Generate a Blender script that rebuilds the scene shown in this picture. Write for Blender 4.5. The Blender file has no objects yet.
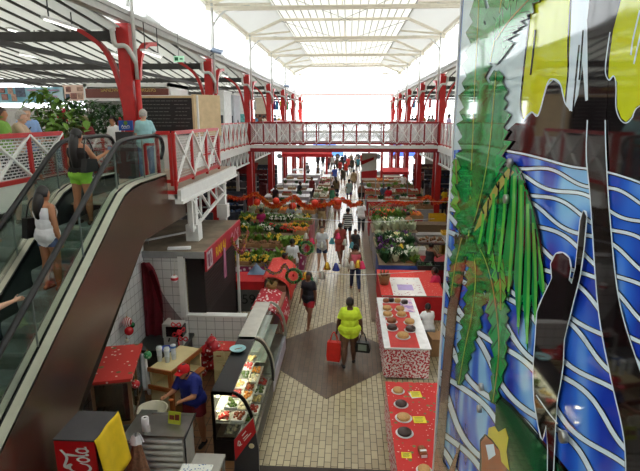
import bpy, bmesh, math, random
from mathutils import Vector, Matrix, noise
from mathutils.geometry import tessellate_polygon
import numpy as np

S = bpy.context.scene
COL = S.collection
random.seed(7)
R = math.radians
# ---------------------------------------------------------------- camera
CH = 5.7; FPX = 500.0; TH = R(13.33); YW = R(3.23)
cd = bpy.data.cameras.new('camera'); cam = bpy.data.objects.new('camera', cd); COL.objects.link(cam)
cam.location = (0, 0, CH); cam.rotation_euler = (R(90) - TH, 0, YW)
cd.sensor_fit = 'HORIZONTAL'; cd.sensor_width = 36; cd.lens = 36 * FPX / 640; cd.clip_start = .05; cd.clip_end = 500
S.camera = cam
# ---------------------------------------------------------------- sky, exposure
w = bpy.data.worlds.new('sky'); S.world = w; w.use_nodes = True
wn = w.node_tree.nodes; wl = w.node_tree.links
bg = wn['Background']; bg.inputs[0].default_value = (.93, .97, 1, 1); bg.inputs[1].default_value = 3.2
sd = bpy.data.lights.new('sun', 'SUN'); sd.energy = 3.0; sd.angle = R(3); sd.color = (1, .96, .88)
so = bpy.data.objects.new('sun', sd); COL.objects.link(so); so.rotation_euler = (R(28), R(20), 0)
S.view_settings.view_transform = 'Standard'; S.view_settings.look = 'None'
S.view_settings.gamma = 1; S.view_settings.use_curve_mapping = False
S.view_settings.exposure = 0.8

# ---------------------------------------------------------------- pixel -> point on a known plane
_f = Vector((-math.sin(YW)*math.cos(TH), math.cos(YW)*math.cos(TH), -math.sin(TH)))
_r = Vector((math.cos(YW), math.sin(YW), 0)); _u = _r.cross(_f)
def at(px, py, X=None, Y=None, z=None):
    d = _f*FPX + _r*(px-320) - _u*(py-235.5)
    if X is not None: t = X/d[0]
    elif Y is not None: t = Y/d[1]
    else: t = (z-CH)/d[2]
    return Vector((0, 0, CH)) + d*t
# ---------------------------------------------------------------- materials
MC = {}
def lin(c): return tuple((x/12.92 if x <= .04045 else ((x+.055)/1.055)**2.4) for x in [v/255 for v in c])
def mat(name, rgb, rough=.6, metal=0, noise_amt=.12, scale=6, spec=.5, trans=0, bump=0, coat=0, emit=0):
    if name in MC: return MC[name]
    m = bpy.data.materials.new(name); m.use_nodes = True; MC[name] = m
    n = m.node_tree.nodes; l = m.node_tree.links; b = n['Principled BSDF']
    c = lin(rgb)
    tc = n.new('ShaderNodeTexCoord'); nz = n.new('ShaderNodeTexNoise'); nz.inputs['Scale'].default_value = scale
    nz.inputs['Detail'].default_value = 4
    l.new(tc.outputs['Object'], nz.inputs['Vector'])
    rp = n.new('ShaderNodeMapRange'); rp.inputs['From Min'].default_value = .3; rp.inputs['From Max'].default_value = .7
    rp.inputs['To Min'].default_value = 1-noise_amt; rp.inputs['To Max'].default_value = 1+noise_amt*.6
    l.new(nz.outputs['Fac'], rp.inputs['Value'])
    mx = n.new('ShaderNodeVectorMath'); mx.operation = 'SCALE'; mx.inputs[0].default_value = c
    l.new(rp.outputs[0], mx.inputs['Scale']); l.new(mx.outputs[0], b.inputs['Base Color'])
    b.inputs['Roughness'].default_value = rough; b.inputs['Metallic'].default_value = metal
    b.inputs['Specular IOR Level'].default_value = spec
    b.inputs['Transmission Weight'].default_value = trans
    b.inputs['Coat Weight'].default_value = coat; b.inputs['Coat Roughness'].default_value = .04
    if emit: b.inputs['Emission Color'].default_value = (*c, 1); b.inputs['Emission Strength'].default_value = emit
    if bump:
        bp = n.new('ShaderNodeBump'); bp.inputs['Strength'].default_value = bump; bp.inputs['Distance'].default_value = .01
        l.new(nz.outputs['Fac'], bp.inputs['Height']); l.new(bp.outputs[0], b.inputs['Normal'])
    return m
def patmat(name, rgb1, rgb2, kind='voronoi', scale=10, thr=.3, rough=.7, vec=(1, 1, 1), soft=.04, rgb3=None):
    """two printed colours: kind voronoi = dots, noise = blotches, wave = stripes, checker"""
    if name in MC: return MC[name]
    m = bpy.data.materials.new(name); m.use_nodes = True; MC[name] = m
    n = m.node_tree.nodes; l = m.node_tree.links; b = n['Principled BSDF']; b.inputs['Roughness'].default_value = rough
    tc = n.new('ShaderNodeTexCoord'); mp = n.new('ShaderNodeMapping'); mp.inputs['Scale'].default_value = vec
    l.new(tc.outputs['Object'], mp.inputs[0])
    if kind == 'voronoi': t = n.new('ShaderNodeTexVoronoi'); o = 'Distance'
    elif kind == 'noise': t = n.new('ShaderNodeTexNoise'); o = 'Fac'; t.inputs['Detail'].default_value = 3
    elif kind == 'wave': t = n.new('ShaderNodeTexWave'); o = 'Fac'; t.inputs['Distortion'].default_value = 0
    elif kind == 'petal': t = n.new('ShaderNodeTexWave'); o = 'Fac'; t.inputs['Distortion'].default_value = 9; t.inputs['Detail'].default_value = 1
    else: t = n.new('ShaderNodeTexChecker'); o = 'Fac'
    if kind == 'wave' and vec == (0, 0, 1): t.bands_direction = 'Z'
    t.inputs['Scale'].default_value = scale; l.new(mp.outputs[0], t.inputs['Vector'])
    cr = n.new('ShaderNodeValToRGB'); e = cr.color_ramp.elements
    e[0].position = max(0, thr-soft); e[0].color = (*lin(rgb1), 1); e[1].position = min(1, thr+soft); e[1].color = (*lin(rgb2), 1)
    l.new(t.outputs[o], cr.inputs[0]); src = cr.outputs[0]
    if rgb3:
        t2 = n.new('ShaderNodeTexVoronoi'); t2.inputs['Scale'].default_value = scale*.55; l.new(mp.outputs[0], t2.inputs['Vector'])
        c2 = n.new('ShaderNodeValToRGB'); c2.color_ramp.elements[0].position = .2; c2.color_ramp.elements[0].color = (1, 1, 1, 1)
        c2.color_ramp.elements[1].position = .24; c2.color_ramp.elements[1].color = (0, 0, 0, 1); l.new(t2.outputs['Distance'], c2.inputs[0])
        mx = n.new('ShaderNodeMix'); mx.data_type = 'RGBA'; l.new(c2.outputs[0], mx.inputs[0]); l.new(src, mx.inputs[6]); mx.inputs[7].default_value = (*lin(rgb3), 1)
        src = mx.outputs[2]
    l.new(src, b.inputs['Base Color'])
    return m
def brickmat(name, c1, c2, mortar, bw, rh, ms=.006, rot=(0, 0, 0), rough=.35, offset=.5, bump=.3, nz=.1):
    if name in MC: return MC[name]
    m = bpy.data.materials.new(name); m.use_nodes = True; MC[name] = m
    n = m.node_tree.nodes; l = m.node_tree.links; b = n['Principled BSDF']; b.inputs['Roughness'].default_value = rough
    tc = n.new('ShaderNodeTexCoord'); mp = n.new('ShaderNodeMapping'); mp.inputs['Rotation'].default_value = rot
    l.new(tc.outputs['Object'], mp.inputs[0]); t = n.new('ShaderNodeTexBrick'); l.new(mp.outputs[0], t.inputs['Vector'])
    t.offset = offset
    t.inputs['Scale'].default_value = 1; t.inputs['Brick Width'].default_value = bw; t.inputs['Row Height'].default_value = rh
    t.inputs['Mortar Size'].default_value = ms; t.inputs['Mortar Smooth'].default_value = .2
    t.inputs['Color1'].default_value = (*lin(c1), 1); t.inputs['Color2'].default_value = (*lin(c2), 1); t.inputs['Mortar'].default_value = (*lin(mortar), 1)
    no = n.new('ShaderNodeTexNoise'); no.inputs['Scale'].default_value = 1.3; no.inputs['Detail'].default_value = 5; l.new(tc.outputs['Object'], no.inputs['Vector'])
    rp = n.new('ShaderNodeMapRange'); rp.inputs[1].default_value = .3; rp.inputs[2].default_value = .7; rp.inputs[3].default_value = 1-nz; rp.inputs[4].default_value = 1+nz*.5
    l.new(no.outputs['Fac'], rp.inputs[0]); mx = n.new('ShaderNodeVectorMath'); mx.operation = 'SCALE'
    l.new(t.outputs['Color'], mx.inputs[0]); l.new(rp.outputs[0], mx.inputs['Scale']); l.new(mx.outputs[0], b.inputs['Base Color'])
    bp = n.new('ShaderNodeBump'); bp.inputs['Strength'].default_value = bump; bp.inputs['Distance'].default_value = .004; bp.invert = True
    l.new(t.outputs['Fac'], bp.inputs['Height']); l.new(bp.outputs[0], b.inputs['Normal'])
    return m
def glassmat(name, tint=(235, 245, 240), clear=.8, rough=.02):
    if name in MC: return MC[name]
    m = bpy.data.materials.new(name); m.use_nodes = True; MC[name] = m
    n = m.node_tree.nodes; l = m.node_tree.links; n.remove(n['Principled BSDF']); out = n['Material Output']
    tr = n.new('ShaderNodeBsdfTransparent'); tr.inputs[0].default_value = (*lin(tint), 1)
    gl = n.new('ShaderNodeBsdfGlossy'); gl.inputs['Roughness'].default_value = rough
    fr = n.new('ShaderNodeFresnel'); fr.inputs[0].default_value = 1.5
    mr = n.new('ShaderNodeMath'); mr.operation = 'MULTIPLY_ADD'; mr.inputs[1].default_value = .45; mr.inputs[2].default_value = (1-clear)*.3
    l.new(fr.outputs[0], mr.inputs[0])
    mx = n.new('ShaderNodeMixShader'); l.new(mr.outputs[0], mx.inputs[0]); l.new(tr.outputs[0], mx.inputs[1]); l.new(gl.outputs[0], mx.inputs[2])
    l.new(mx.outputs[0], out.inputs[0]); return m
def sheermat(name, rgb, transp=.5, translucent=True):
    if name in MC: return MC[name]
    m = bpy.data.materials.new(name); m.use_nodes = True; MC[name] = m
    n = m.node_tree.nodes; l = m.node_tree.links; n.remove(n['Principled BSDF']); out = n['Material Output']
    tr = n.new('ShaderNodeBsdfTransparent'); df = n.new('ShaderNodeBsdfDiffuse'); tl = n.new('ShaderNodeBsdfTranslucent')
    for q in (df, tl): q.inputs[0].default_value = (*lin(rgb), 1)
    a = n.new('ShaderNodeMixShader'); a.inputs[0].default_value = .5 if translucent else 0
    l.new(df.outputs[0], a.inputs[1]); l.new(tl.outputs[0], a.inputs[2])
    mx = n.new('ShaderNodeMixShader'); mx.inputs[0].default_value = transp; l.new(a.outputs[0], mx.inputs[1]); l.new(tr.outputs[0], mx.inputs[2])
    l.new(mx.outputs[0], out.inputs[0]); return m

RED = mat('red_paint', (186, 34, 32), .4); REDD = mat('dark_red_paint', (140, 28, 32), .5)
WHT = mat('white_paint', (232, 233, 230), .5, noise_amt=.06); CRM = mat('cream_paint', (235, 228, 210), .5, noise_amt=.06)
GREY = mat('grey_paint', (150, 152, 150), .5); DKG = mat('dark_grey', (58, 60, 62), .5); BLK = mat('black', (20, 20, 22), .4)
STEEL = mat('brushed_steel', (175, 175, 170), .3, .9); SILV = mat('silver_trim', (200, 198, 188), .35, .6)
RUB = mat('black_rubber', (15, 15, 17), .45); CONC = mat('concrete', (140, 135, 125), .85, noise_amt=.2, bump=.3)
GLASS = glassmat('clear_glass'); GLSG = glassmat('greenish_glass', (236, 246, 242))
WOOD = mat('brown_wood', (140, 88, 45), .5, noise_amt=.25, scale=12); PLY = mat('plywood', (205, 180, 140), .6, noise_amt=.12)
LEAF = mat('green_leaf', (66, 112, 48), .55, noise_amt=.35, scale=9); LEAF2 = mat('light_green_leaf', (105, 145, 50), .55, noise_amt=.35)
LEAF3 = mat('dark_green_leaf', (44, 88, 46), .55, noise_amt=.35); YEL = mat('yellow_cloth', (240, 205, 30), .7); GOLD = mat('gold_foil', (215, 170, 60), .25, .8)
SKW = mat('white_fabric', (238, 238, 240), .8)

# ---------------------------------------------------------------- mesh builder
class MB:
    def __init__(s): s.v = []; s.f = []; s.m = []; s.k = 0; s.smooth = []; s.sm = False
    def add(s, vs, fs, sm=None):
        o = len(s.v); s.v += [tuple(p) for p in vs]
        for f in fs: s.f.append([i+o for i in f]); s.m.append(s.k); s.smooth.append(s.sm if sm is None else sm)
        return s
    def mi(s, k): s.k = k; return s
    def box(s, x0, x1, y0, y1, z0, z1):
        return s.add([(x, y, z) for z in (z0, z1) for x, y in ((x0, y0), (x1, y0), (x1, y1), (x0, y1))],
                     [(3, 2, 1, 0), (4, 5, 6, 7), (0, 1, 5, 4), (1, 2, 6, 5), (2, 3, 7, 6), (3, 0, 4, 7)])
    def cbox(s, c, d, rz=0, rx=0, ry=0):
        M = Matrix.Translation(c) @ Matrix.Rotation(rz, 4, 'Z') @ Matrix.Rotation(ry, 4, 'Y') @ Matrix.Rotation(rx, 4, 'X')
        x, y, z = d[0]/2, d[1]/2, d[2]/2
        vs = [M @ Vector(p) for p in [(a, b, c2) for c2 in (-z, z) for a, b in ((-x, -y), (x, -y), (x, y), (-x, y))]]
        return s.add(vs, [(3, 2, 1, 0), (4, 5, 6, 7), (0, 1, 5, 4), (1, 2, 6, 5), (2, 3, 7, 6), (3, 0, 4, 7)])
    def bar(s, p0, p1, wd, h, up=(0, 0, 1)):
        p0 = Vector(p0); p1 = Vector(p1); d = (p1-p0).normalized(); u = Vector(up)
        if abs(d.dot(u)) > .98: u = Vector((0, 1, 0))
        a = d.cross(u).normalized(); b = a.cross(d).normalized()
        vs = []
        for p in (p0, p1):
            for x, y in ((-1, -1), (1, -1), (1, 1), (-1, 1)): vs.append(p + a*x*wd/2 + b*y*h/2)
        return s.add(vs, [(0, 1, 2, 3), (7, 6, 5, 4), (0, 4, 5, 1), (1, 5, 6, 2), (2, 6, 7, 3), (3, 7, 4, 0)])
    def tube(s, pts, r, n=8, cap=True):
        pts = [Vector(p) for p in pts]; rs = r if isinstance(r, (list, tuple)) else [r]*len(pts)
        vs = []; pa = None
        for i, p in enumerate(pts):
            d = (pts[min(i+1, len(pts)-1)] - pts[max(i-1, 0)]).normalized()
            if pa is None:
                a = d.cross(Vector((0, 0, 1)))
                if a.length < .1: a = Vector((1, 0, 0))
            else: a = pa - d*pa.dot(d)
            a.normalize(); pa = a; b = d.cross(a)
            for k in range(n): t = 2*math.pi*k/n; vs.append(p + (a*math.cos(t) + b*math.sin(t))*rs[i])
        fs = []
        for i in range(len(pts)-1):
            for k in range(n): fs.append((i*n+k, i*n+(k+1) % n, (i+1)*n+(k+1) % n, (i+1)*n+k))
        s.add(vs, fs, True)
        if cap:
            o = len(s.v)-len(vs)
            s.f.append([o+k for k in range(n)][::-1]); s.m.append(s.k); s.smooth.append(False)
            s.f.append([o+(len(pts)-1)*n+k for k in range(n)]); s.m.append(s.k); s.smooth.append(False)
        return s
    def cyl(s, p0, p1, r0, r1=None, n=12): return s.tube([p0, p1], [r0, r0 if r1 is None else r1], n)
    def ell(s, c, r, n=12, m=8, M=None):
        c = Vector(c); vs = []; fs = []
        if not isinstance(r, (tuple, list)): r = (r, r, r)
        for i in range(m+1):
            ph = math.pi*i/m
            for k in range(n):
                t = 2*math.pi*k/n; p = Vector((r[0]*math.sin(ph)*math.cos(t), r[1]*math.sin(ph)*math.sin(t), r[2]*math.cos(ph)))
                vs.append(c + (M @ p if M else p))
        for i in range(m):
            for k in range(n): fs.append((i*n+k, (i+1)*n+k, (i+1)*n+(k+1) % n, i*n+(k+1) % n))
        return s.add(vs, fs, True)
    def lathe(s, prof, c=(0, 0, 0), n=16):
        vs = []; fs = []
        for r, z in prof:
            for k in range(n): t = 2*math.pi*k/n; vs.append((c[0]+r*math.cos(t), c[1]+r*math.sin(t), c[2]+z))
        for i in range(len(prof)-1):
            for k in range(n): fs.append((i*n+k, i*n+(k+1) % n, (i+1)*n+(k+1) % n, (i+1)*n+k))
        return s.add(vs, fs, True)
    def prism(s, pts, ax, a0, a1):
        """extrude polygon along axis; pts are the two other coords in order"""
        def mk(p, a): return {'x': (a, p[0], p[1]), 'y': (p[0], a, p[1]), 'z': (p[0], p[1], a)}[ax]
        n = len(pts); vs = [mk(p, a0) for p in pts] + [mk(p, a1) for p in pts]
        tri = tessellate_polygon([[Vector((p[0], p[1], 0)) for p in pts]])
        fs = [tuple(t) for t in tri] + [tuple(i+n for i in t)[::-1] for t in tri] + [(i, (i+1) % n, (i+1) % n+n, i+n) for i in range(n)]
        return s.add(vs, fs)
    def quad(s, *p): return s.add(p, [tuple(range(len(p)))])
    def grid(s, fn, nu, nv, sm=True):
        vs = [fn(i/nu, j/nv) for j in range(nv+1) for i in range(nu+1)]
        fs = [(j*(nu+1)+i, j*(nu+1)+i+1, (j+1)*(nu+1)+i+1, (j+1)*(nu+1)+i) for j in range(nv) for i in range(nu)]
        return s.add(vs, fs, sm)
    def build(s, name, mats, parent=None, world=False, solid=0, **tags):
        if not isinstance(mats, (list, tuple)): mats = [mats]
        vs = [Vector(v) for v in s.v]; loc = None
        if parent is None and vs:
            xs = [v.x for v in vs]; ys = [v.y for v in vs]; loc = Vector(((min(xs)+max(xs))/2, (min(ys)+max(ys))/2, min(v.z for v in vs)))
            vs = [v-loc for v in vs]
        elif world:
            root = parent
            while root.parent: root = root.parent
            I = (Matrix.Translation(root.location) @ root.rotation_euler.to_matrix().to_4x4()).inverted(); vs = [I @ v for v in vs]
        me = bpy.data.meshes.new(name); me.from_pydata(vs, [], s.f)
        for m in mats: me.materials.append(m)
        for p, k, q in zip(me.polygons, s.m, s.smooth): p.material_index = k; p.use_smooth = q
        bm = bmesh.new(); bm.from_mesh(me); bmesh.ops.recalc_face_normals(bm, faces=bm.faces); bm.to_mesh(me); bm.free()
        o = bpy.data.objects.new(name, me); COL.objects.link(o)
        if loc is not None: o.location = loc
        o.parent = parent
        if solid:
            md = o.modifiers.new('solid', 'SOLIDIFY'); md.thickness = solid; md.offset = 0
        for k, v in tags.items(): o['category' if k == 'cat' else k] = v
        return o
def thing(name, label, cat, loc=(0, 0, 0), rz=0, group=None):
    o = bpy.data.objects.new(name, None); COL.objects.link(o); o.location = loc; o.rotation_euler = (0, 0, rz)
    o['label'] = label; o['category'] = cat; o.empty_display_size = .1
    if group: o['group'] = group
    return o
def struct(name, mb, m, **k): return mb.build(name, m, kind='structure', **k)
KIDS = {}
def copy_tree(o, loc=None, rz=None, label=None, group=None, scale=None, kids=None):
    c = o.copy(); COL.objects.link(c)
    def rec(a, b):
        for ch in a.children:
            d = ch.copy(); COL.objects.link(d); d.parent = b; rec(ch, d)
    rec(o, c)
    if loc is not None: c.location = loc
    if rz is not None: c.rotation_euler = (0, 0, rz)
    if label: c['label'] = label
    if group: c['group'] = group
    if scale: c.scale = (scale,)*3 if not isinstance(scale, tuple) else scale
    return c
def recolor(o, part, m):
    for c in o.children_recursive if hasattr(o, 'children_recursive') else o.children:
        if c.name.split('.')[0] == part:
            c.material_slots[0].link = 'OBJECT'; c.material_slots[0].material = m
def strokes(mb, polys, fn, wd):
    """ribbons of given width along 2-D polylines mapped through fn"""
    for pl in polys:
        n = len(pl)
        L = []
        for i, p in enumerate(pl):
            a = pl[max(i-1, 0)]; b = pl[min(i+1, n-1)]; dx, dy = b[0]-a[0], b[1]-a[1]; q = math.hypot(dx, dy) or 1
            ww = wd(i/(n-1)) if callable(wd) else wd
            L.append(((p[0]-dy/q*ww/2, p[1]+dx/q*ww/2), (p[0]+dy/q*ww/2, p[1]-dx/q*ww/2)))
        for i in range(n-1): mb.quad(fn(L[i][0]), fn(L[i][1]), fn(L[i+1][1]), fn(L[i+1][0]))
def smoothpl(pts, n=6):
    """Catmull-Rom"""
    out = []
    P = [pts[0]] + list(pts) + [pts[-1]]
    for i in range(1, len(P)-2):
        for k in range(n):
            t = k/n; out.append(tuple(.5*((2*P[i][c]) + (-P[i-1][c]+P[i+1][c])*t + (2*P[i-1][c]-5*P[i][c]+4*P[i+1][c]-P[i+2][c])*t*t + (-P[i-1][c]+3*P[i][c]-3*P[i+1][c]+P[i+2][c])*t**3) for c in range(len(P[i]))))
    out.append(tuple(pts[-1])); return out
def text(mb_name, txt, size, M, m, parent, depth=.003, world=True):
    cu = bpy.data.curves.new('t', 'FONT'); cu.body = txt; cu.size = size; cu.extrude = depth; cu.align_x = 'CENTER'; cu.align_y = 'CENTER'
    to = bpy.data.objects.new('t', cu); COL.objects.link(to)
    me = bpy.data.meshes.new_from_object(to.evaluated_get(bpy.context.evaluated_depsgraph_get())); bpy.data.objects.remove(to)
    mb = MB(); mb.add([M @ v.co for v in me.vertices], [tuple(p.vertices) for p in me.polygons])
    return mb.build(mb_name, m, parent, world=world)
# ================================================================ STRUCTURE
XL, XR = -5.5, 4.9          # column lines of the nave
CY = [-9.75, -2.25, 5.25, 12.75, 20.25, 27.75, 35.25, 42.75, 50.25, 57.75]
FU = 4.2                    # upper floor level
TILE = brickmat('beige_floor_tile', (184, 170, 138), (166, 152, 122), (76, 68, 56), .23, .115, .007, (0, 0, R(90)), .27)
TILEB = brickmat('brown_floor_tile', (96, 76, 58), (82, 64, 50), (48, 38, 32), .23, .115, .005, (0, 0, R(90)), .4)
KTILE = brickmat('kitchen_floor_tile', (140, 98, 62), (122, 84, 52), (60, 44, 32), .2, .2, .008, (0, 0, 0), .45, offset=0)
struct('floor', MB().box(-22, 22, -12, 64, -.2, 0), TILE)
struct('floor_diamond_inlay', MB().prism([(-.39, 9.32), (1.55, 11.25), (-.39, 13.33), (-2.36, 11.34)], 'z', 0, .004), TILEB)
struct('floor_drain_strip', MB().box(-1.5, .78, 6.85, 7.22, 0, .006), mat('grate', (48, 38, 32), .7))
struct('floor_border_right', MB().box(.72, 1.02, 13.4, 60, 0, .01), mat('border_brown', (120, 98, 78), .6))
struct('floor_kitchen', MB().box(-4.7, -1.75, 4, 10.6, 0, .008), KTILE)
struct('ground_outside', MB().box(-60, 60, 64, 140, -.25, -.05), mat('street', (190, 190, 188), .8))
# upper decks
CEILU = mat('deck_underside', (95, 92, 88), .8); UPF = mat('upper_floor_tile', (190, 178, 160), .45)
struct('floor_upper_left', MB().box(-22, XL-.0, -2, 60, FU-.25, FU).box(XL, -5.2, 11.2, 15.6, FU-.25, FU), UPF)
struct('floor_upper_landing', MB().box(-5.2, -3.62, 10.35, 15.6, FU-.06, FU), mat('landing_floor', (150, 128, 105), .4))
struct('floor_upper_right', MB().box(XR, 22, -2, 60, FU-.25, FU), UPF)
struct('floor_upper_end', MB().box(XL, XR, 56, 60, FU-.25, FU), UPF)
struct('floor_upper_front', MB().box(XL, 4.9, -9, -.6, FU-.25, FU), UPF)
# outer walls
WOUT = mat('outer_wall', (170, 168, 165), .8)
struct('wall_left', MB().box(-22.2, -22, -12, 62, 0, 6.3), WOUT)
struct('wall_right', MB().box(22, 22.2, -12, 62, 0, 6.3), WOUT)
struct('wall_back_unseen', MB().box(-22, 22, -12.2, -12, 0, 11.4), mat('back_wall', (120, 116, 110), .8))  # unseen back wall, added with the roof's rear stretch to shut out sky light
struct('wall_end_left', MB().box(-22, -9, 60, 60.2, 0, 4.2), WOUT)
struct('wall_end_right', MB().box(9, 22, 60, 60.2, 0, 4.2), WOUT)
# clerestory: gutter, mullions, panes
GUT = mat('gutter_grey', (176, 176, 172), .5)
for nm, x, s in (('left', XL, -1), ('right', XR, 1)):
    struct('trim_gutter_'+nm, MB().box(x-.12, x+.12, -12, 60, 7.95, 8.22).box(x-s*.12-.04, x-s*.12+.04, -12, 60, 8.1, 8.2), GUT)
    struct('trim_eave_'+nm, MB().box(x-.12, x+.12, -12, 53, 9.86, 10.04), CRM)
    b = MB()
    y = -12
    while y < 53: b.box(x-.012, x+.012, y-.012, y+.012, 8.22, 9.86); y += .9375
    struct('trim_mullions_'+nm, b, mat('mullion', (205, 206, 205), .5))
    b = MB().box(x-.005, x+.005, -12, 53, 8.22, 9.86)
    struct('window_clerestory_'+nm, b, sheermat('fibreglass_sheet', (250, 252, 252), .5))
# high roof: sloped flanks and a shallow crown with seams
ROOFM = sheermat('roof_sheet', (226, 225, 220), 0.0); FLK = sheermat('roof_flank_sheet', (205, 205, 202), 0.0)
struct('ceiling_crown', MB().box(-3.65, 3.05, -12, 53, 10.76, 10.78), ROOFM)
struct('ceiling_flank_left', MB().quad((XL-.1, -12, 9.98), (-3.6, -12, 10.76), (-3.6, 53, 10.76), (XL-.1, 53, 9.98)), FLK, solid=.02)
struct('ceiling_flank_right', MB().quad((XR+.1, -12, 9.98), (3.0, -12, 10.76), (3.0, 53, 10.76), (XR+.1, 53, 9.98)), FLK, solid=.02)
b = MB(); x = -3.5
while x < 3.0: b.box(x-.018, x+.018, -12, 53, 10.73, 10.76); x += .36
struct('trim_roof_seams', b, mat('seam', (140, 138, 130), .6))
# roof trusses, one thing per frame line
tr0 = None
for i, y in enumerate(CY[:9]):
    t = thing('roof_truss', 'cream steel roof truss spanning the hall', 'truss', (-.3, y, 9.8), 0, 'cream roof trusses over the central hall')
    lab = {12.75: 'cream roof truss above the nearest red columns, over the top edge of the photo', 20.25: 'topmost cream roof truss seen in the photo, above the second red columns',
           27.75: 'cream roof truss directly above the footbridge', 35.25: 'first cream roof truss beyond the footbridge', 42.75: 'second cream roof truss beyond the footbridge',
           50.25: 'farthest cream roof truss at the bright far end'}.get(y, 'cream roof truss behind the viewpoint, %s from the back wall' % ['nearest', 'second', 'third'][min(i, 2)])
    t['label'] = lab
    MB().box(XL, XR, y-.06, y+.06, 9.64, 9.74).box(XL, XR, y-.1, y+.1, 9.74, 9.78).build('tie_beam', CRM, t, world=True)
    MB().box(-3.65, 3.05, y-.05, y+.05, 10.56, 10.68).build('top_chord', CRM, t, world=True)
    for a, c in (((XL, y, 9.8), (-3.6, y, 10.6)), ((XR, y, 9.8), (3.0, y, 10.6))):
        MB().bar(a, c, .12, .14).build('rafter', CRM, t, world=True)
    if 0 < i < 8:
        for a, c in (((XL, y, 9.85), (-3.6, y+3.75, 10.62)), ((XR, y, 9.85), (3.0, y+3.75, 10.62))):
            MB().bar(a, c, .09, .1).build('brace', CRM, t, world=True)
        for a, c in (((-3.6, y, 10.55), (0, y+7.5, 10.55)), ((3.0, y, 10.55), (-.6, y+7.5, 10.55))):
            MB().cyl(a, c, .015, n=5).build('tie_rod', GREY, t, world=True)
    MB().cyl((-.3, y, 9.76), (-.3, y, 10.6), .02, n=5).build('hanger', CRM, t, world=True)
# far end: low cross roof with red frame
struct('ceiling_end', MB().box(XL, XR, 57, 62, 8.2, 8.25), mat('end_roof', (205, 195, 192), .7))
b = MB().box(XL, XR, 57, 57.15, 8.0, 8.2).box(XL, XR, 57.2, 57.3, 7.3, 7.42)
struct('trim_end_beam', b, mat('pale_red', (205, 140, 135), .6))  # paler red than the columns
# side aisle roofs: saw-tooth gables with ribs
SR = sheermat('side_roof_sheet', (205, 205, 200), 0.0); SRD = mat('side_roof_beam', (62, 60, 58), .6)
for nm, xa, xb in (('left', -22.2, XL-.05), ('right', XR+.05, 22.2)):
    b = MB(); r = MB()
    for i in range(len(CY)-1):
        y0, y1 = CY[i], CY[i+1]; ym = y0+1.6
        zr, zv = 8.45, 7.8
        b.quad((xa, y0, zv), (xb, y0, zv), (xb, ym, zr), (xa, ym, zr)); b.quad((xa, ym, zr), (xb, ym, zr), (xb, y1, zv), (xa, y1, zv))
        x = xa+.3
        while x < xb:
            r.bar((x, ym, zr-.05), (x, y1, zv-.05), .035, .05); x += .5
        r.box(xa, xb, y1-.08, y1+.08, zv-.28, zv-.06)
        for xx in ([XL-2.2, XL-6, XL-10] if nm == 'left' else [XR+2.2, XR+6, XR+10]): r.bar((xx, y0, zv-.5), (xx, y1, zv-.5), .09, .12)
    struct('ceiling_side_'+nm, b, SR, solid=.03); struct('trim_side_beams_'+nm, r, SRD)
# ---------------------------------------------------------------- red columns (each a thing)
def column(x, y, s, label, full=True):
    t = thing('red_column', label, 'column', (x, y, 0), 0, None)
    MB().box(-.15, .15, -.16, .16, 0, 7.9).box(-.22, .22, -.22, .22, 0, .12).build('shaft', RED, t)
    for sg in (1,):                       # curved forked arm along the hall
        pts = [(-s*.24, 0, 6.6), (-s*.22, .2, 7.1), (-s*.2, .7, 7.5), (-s*.2, 1.4, 7.62)]
        P = smoothpl(pts, 5); b = MB()
        for p, q in zip(P[:-1], P[1:]): b.bar(p, q, .1, .16, up=(1, 0, 0))
        b.build('arm', RED, t)
    P = smoothpl([(s*.1, 0, 5.6), (s*.28, 0, 6.7), (s*.6, 0, 7.4), (s*1.25, 0, 7.85)], 5); b = MB()
    for p, q in zip(P[:-1], P[1:]): b.bar(p, q, .1, .17, up=(0, 1, 0))
    b.build('arm', RED, t)
    MB().cyl((-s*.24, -.05, 0), (-s*.24, -.05, 6.6), .07, n=10).build('downpipe', RED, t)
    MB().cyl((-s*.24, -.05, 6.6), (-s*.24, -.05, 9.9), .05, n=8).build('upper_pipe', mat('pale_pipe', (205, 205, 200), .5), t)
    MB().tube(smoothpl([(-s*.24, -.05, 7.0), (-s*.1, -.2, 7.35), (s*.15, -.25, 7.4), (s*.2, -.25, 7.75)], 5), .06, 8).build('gutter_pipe', mat('pale_pipe', (205, 205, 200), .5), t)
    P = smoothpl([(-s*.12, 0, 8.3), (-s*.25, 0, 9.1), (-s*.8, 0, 9.65), (-s*1.7, 0, 9.8)], 5); b = MB()
    for p, q in zip(P[:-1], P[1:]): b.bar(p, q, .06, .08, up=(0, 1, 0))
    b.build('upper_bracket', mat('pale_pipe', (205, 205, 200), .5), t)
    return t
nth = {12.75: 'nearest the escalator landing', 20.25: 'second along, behind the white snack stands', 27.75: 'where the footbridge meets the gallery', 35.25: 'first beyond the footbridge', 42.75: 'second beyond the footbridge', 50.25: 'third beyond the footbridge', 57.75: 'at the far end of the hall'}
nthr = dict(nth); nthr[20.25] = 'one bay this side of the footbridge, hidden by the mural'; nthr[12.75] = 'behind the painted panel'
for y in CY[3:]:
    column(XL, y, -1, 'red forked steel column on left of the hall, ' + nth[y])
    column(XR, y, 1, 'red forked steel column on right of the hall, ' + nthr[y])
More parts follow.
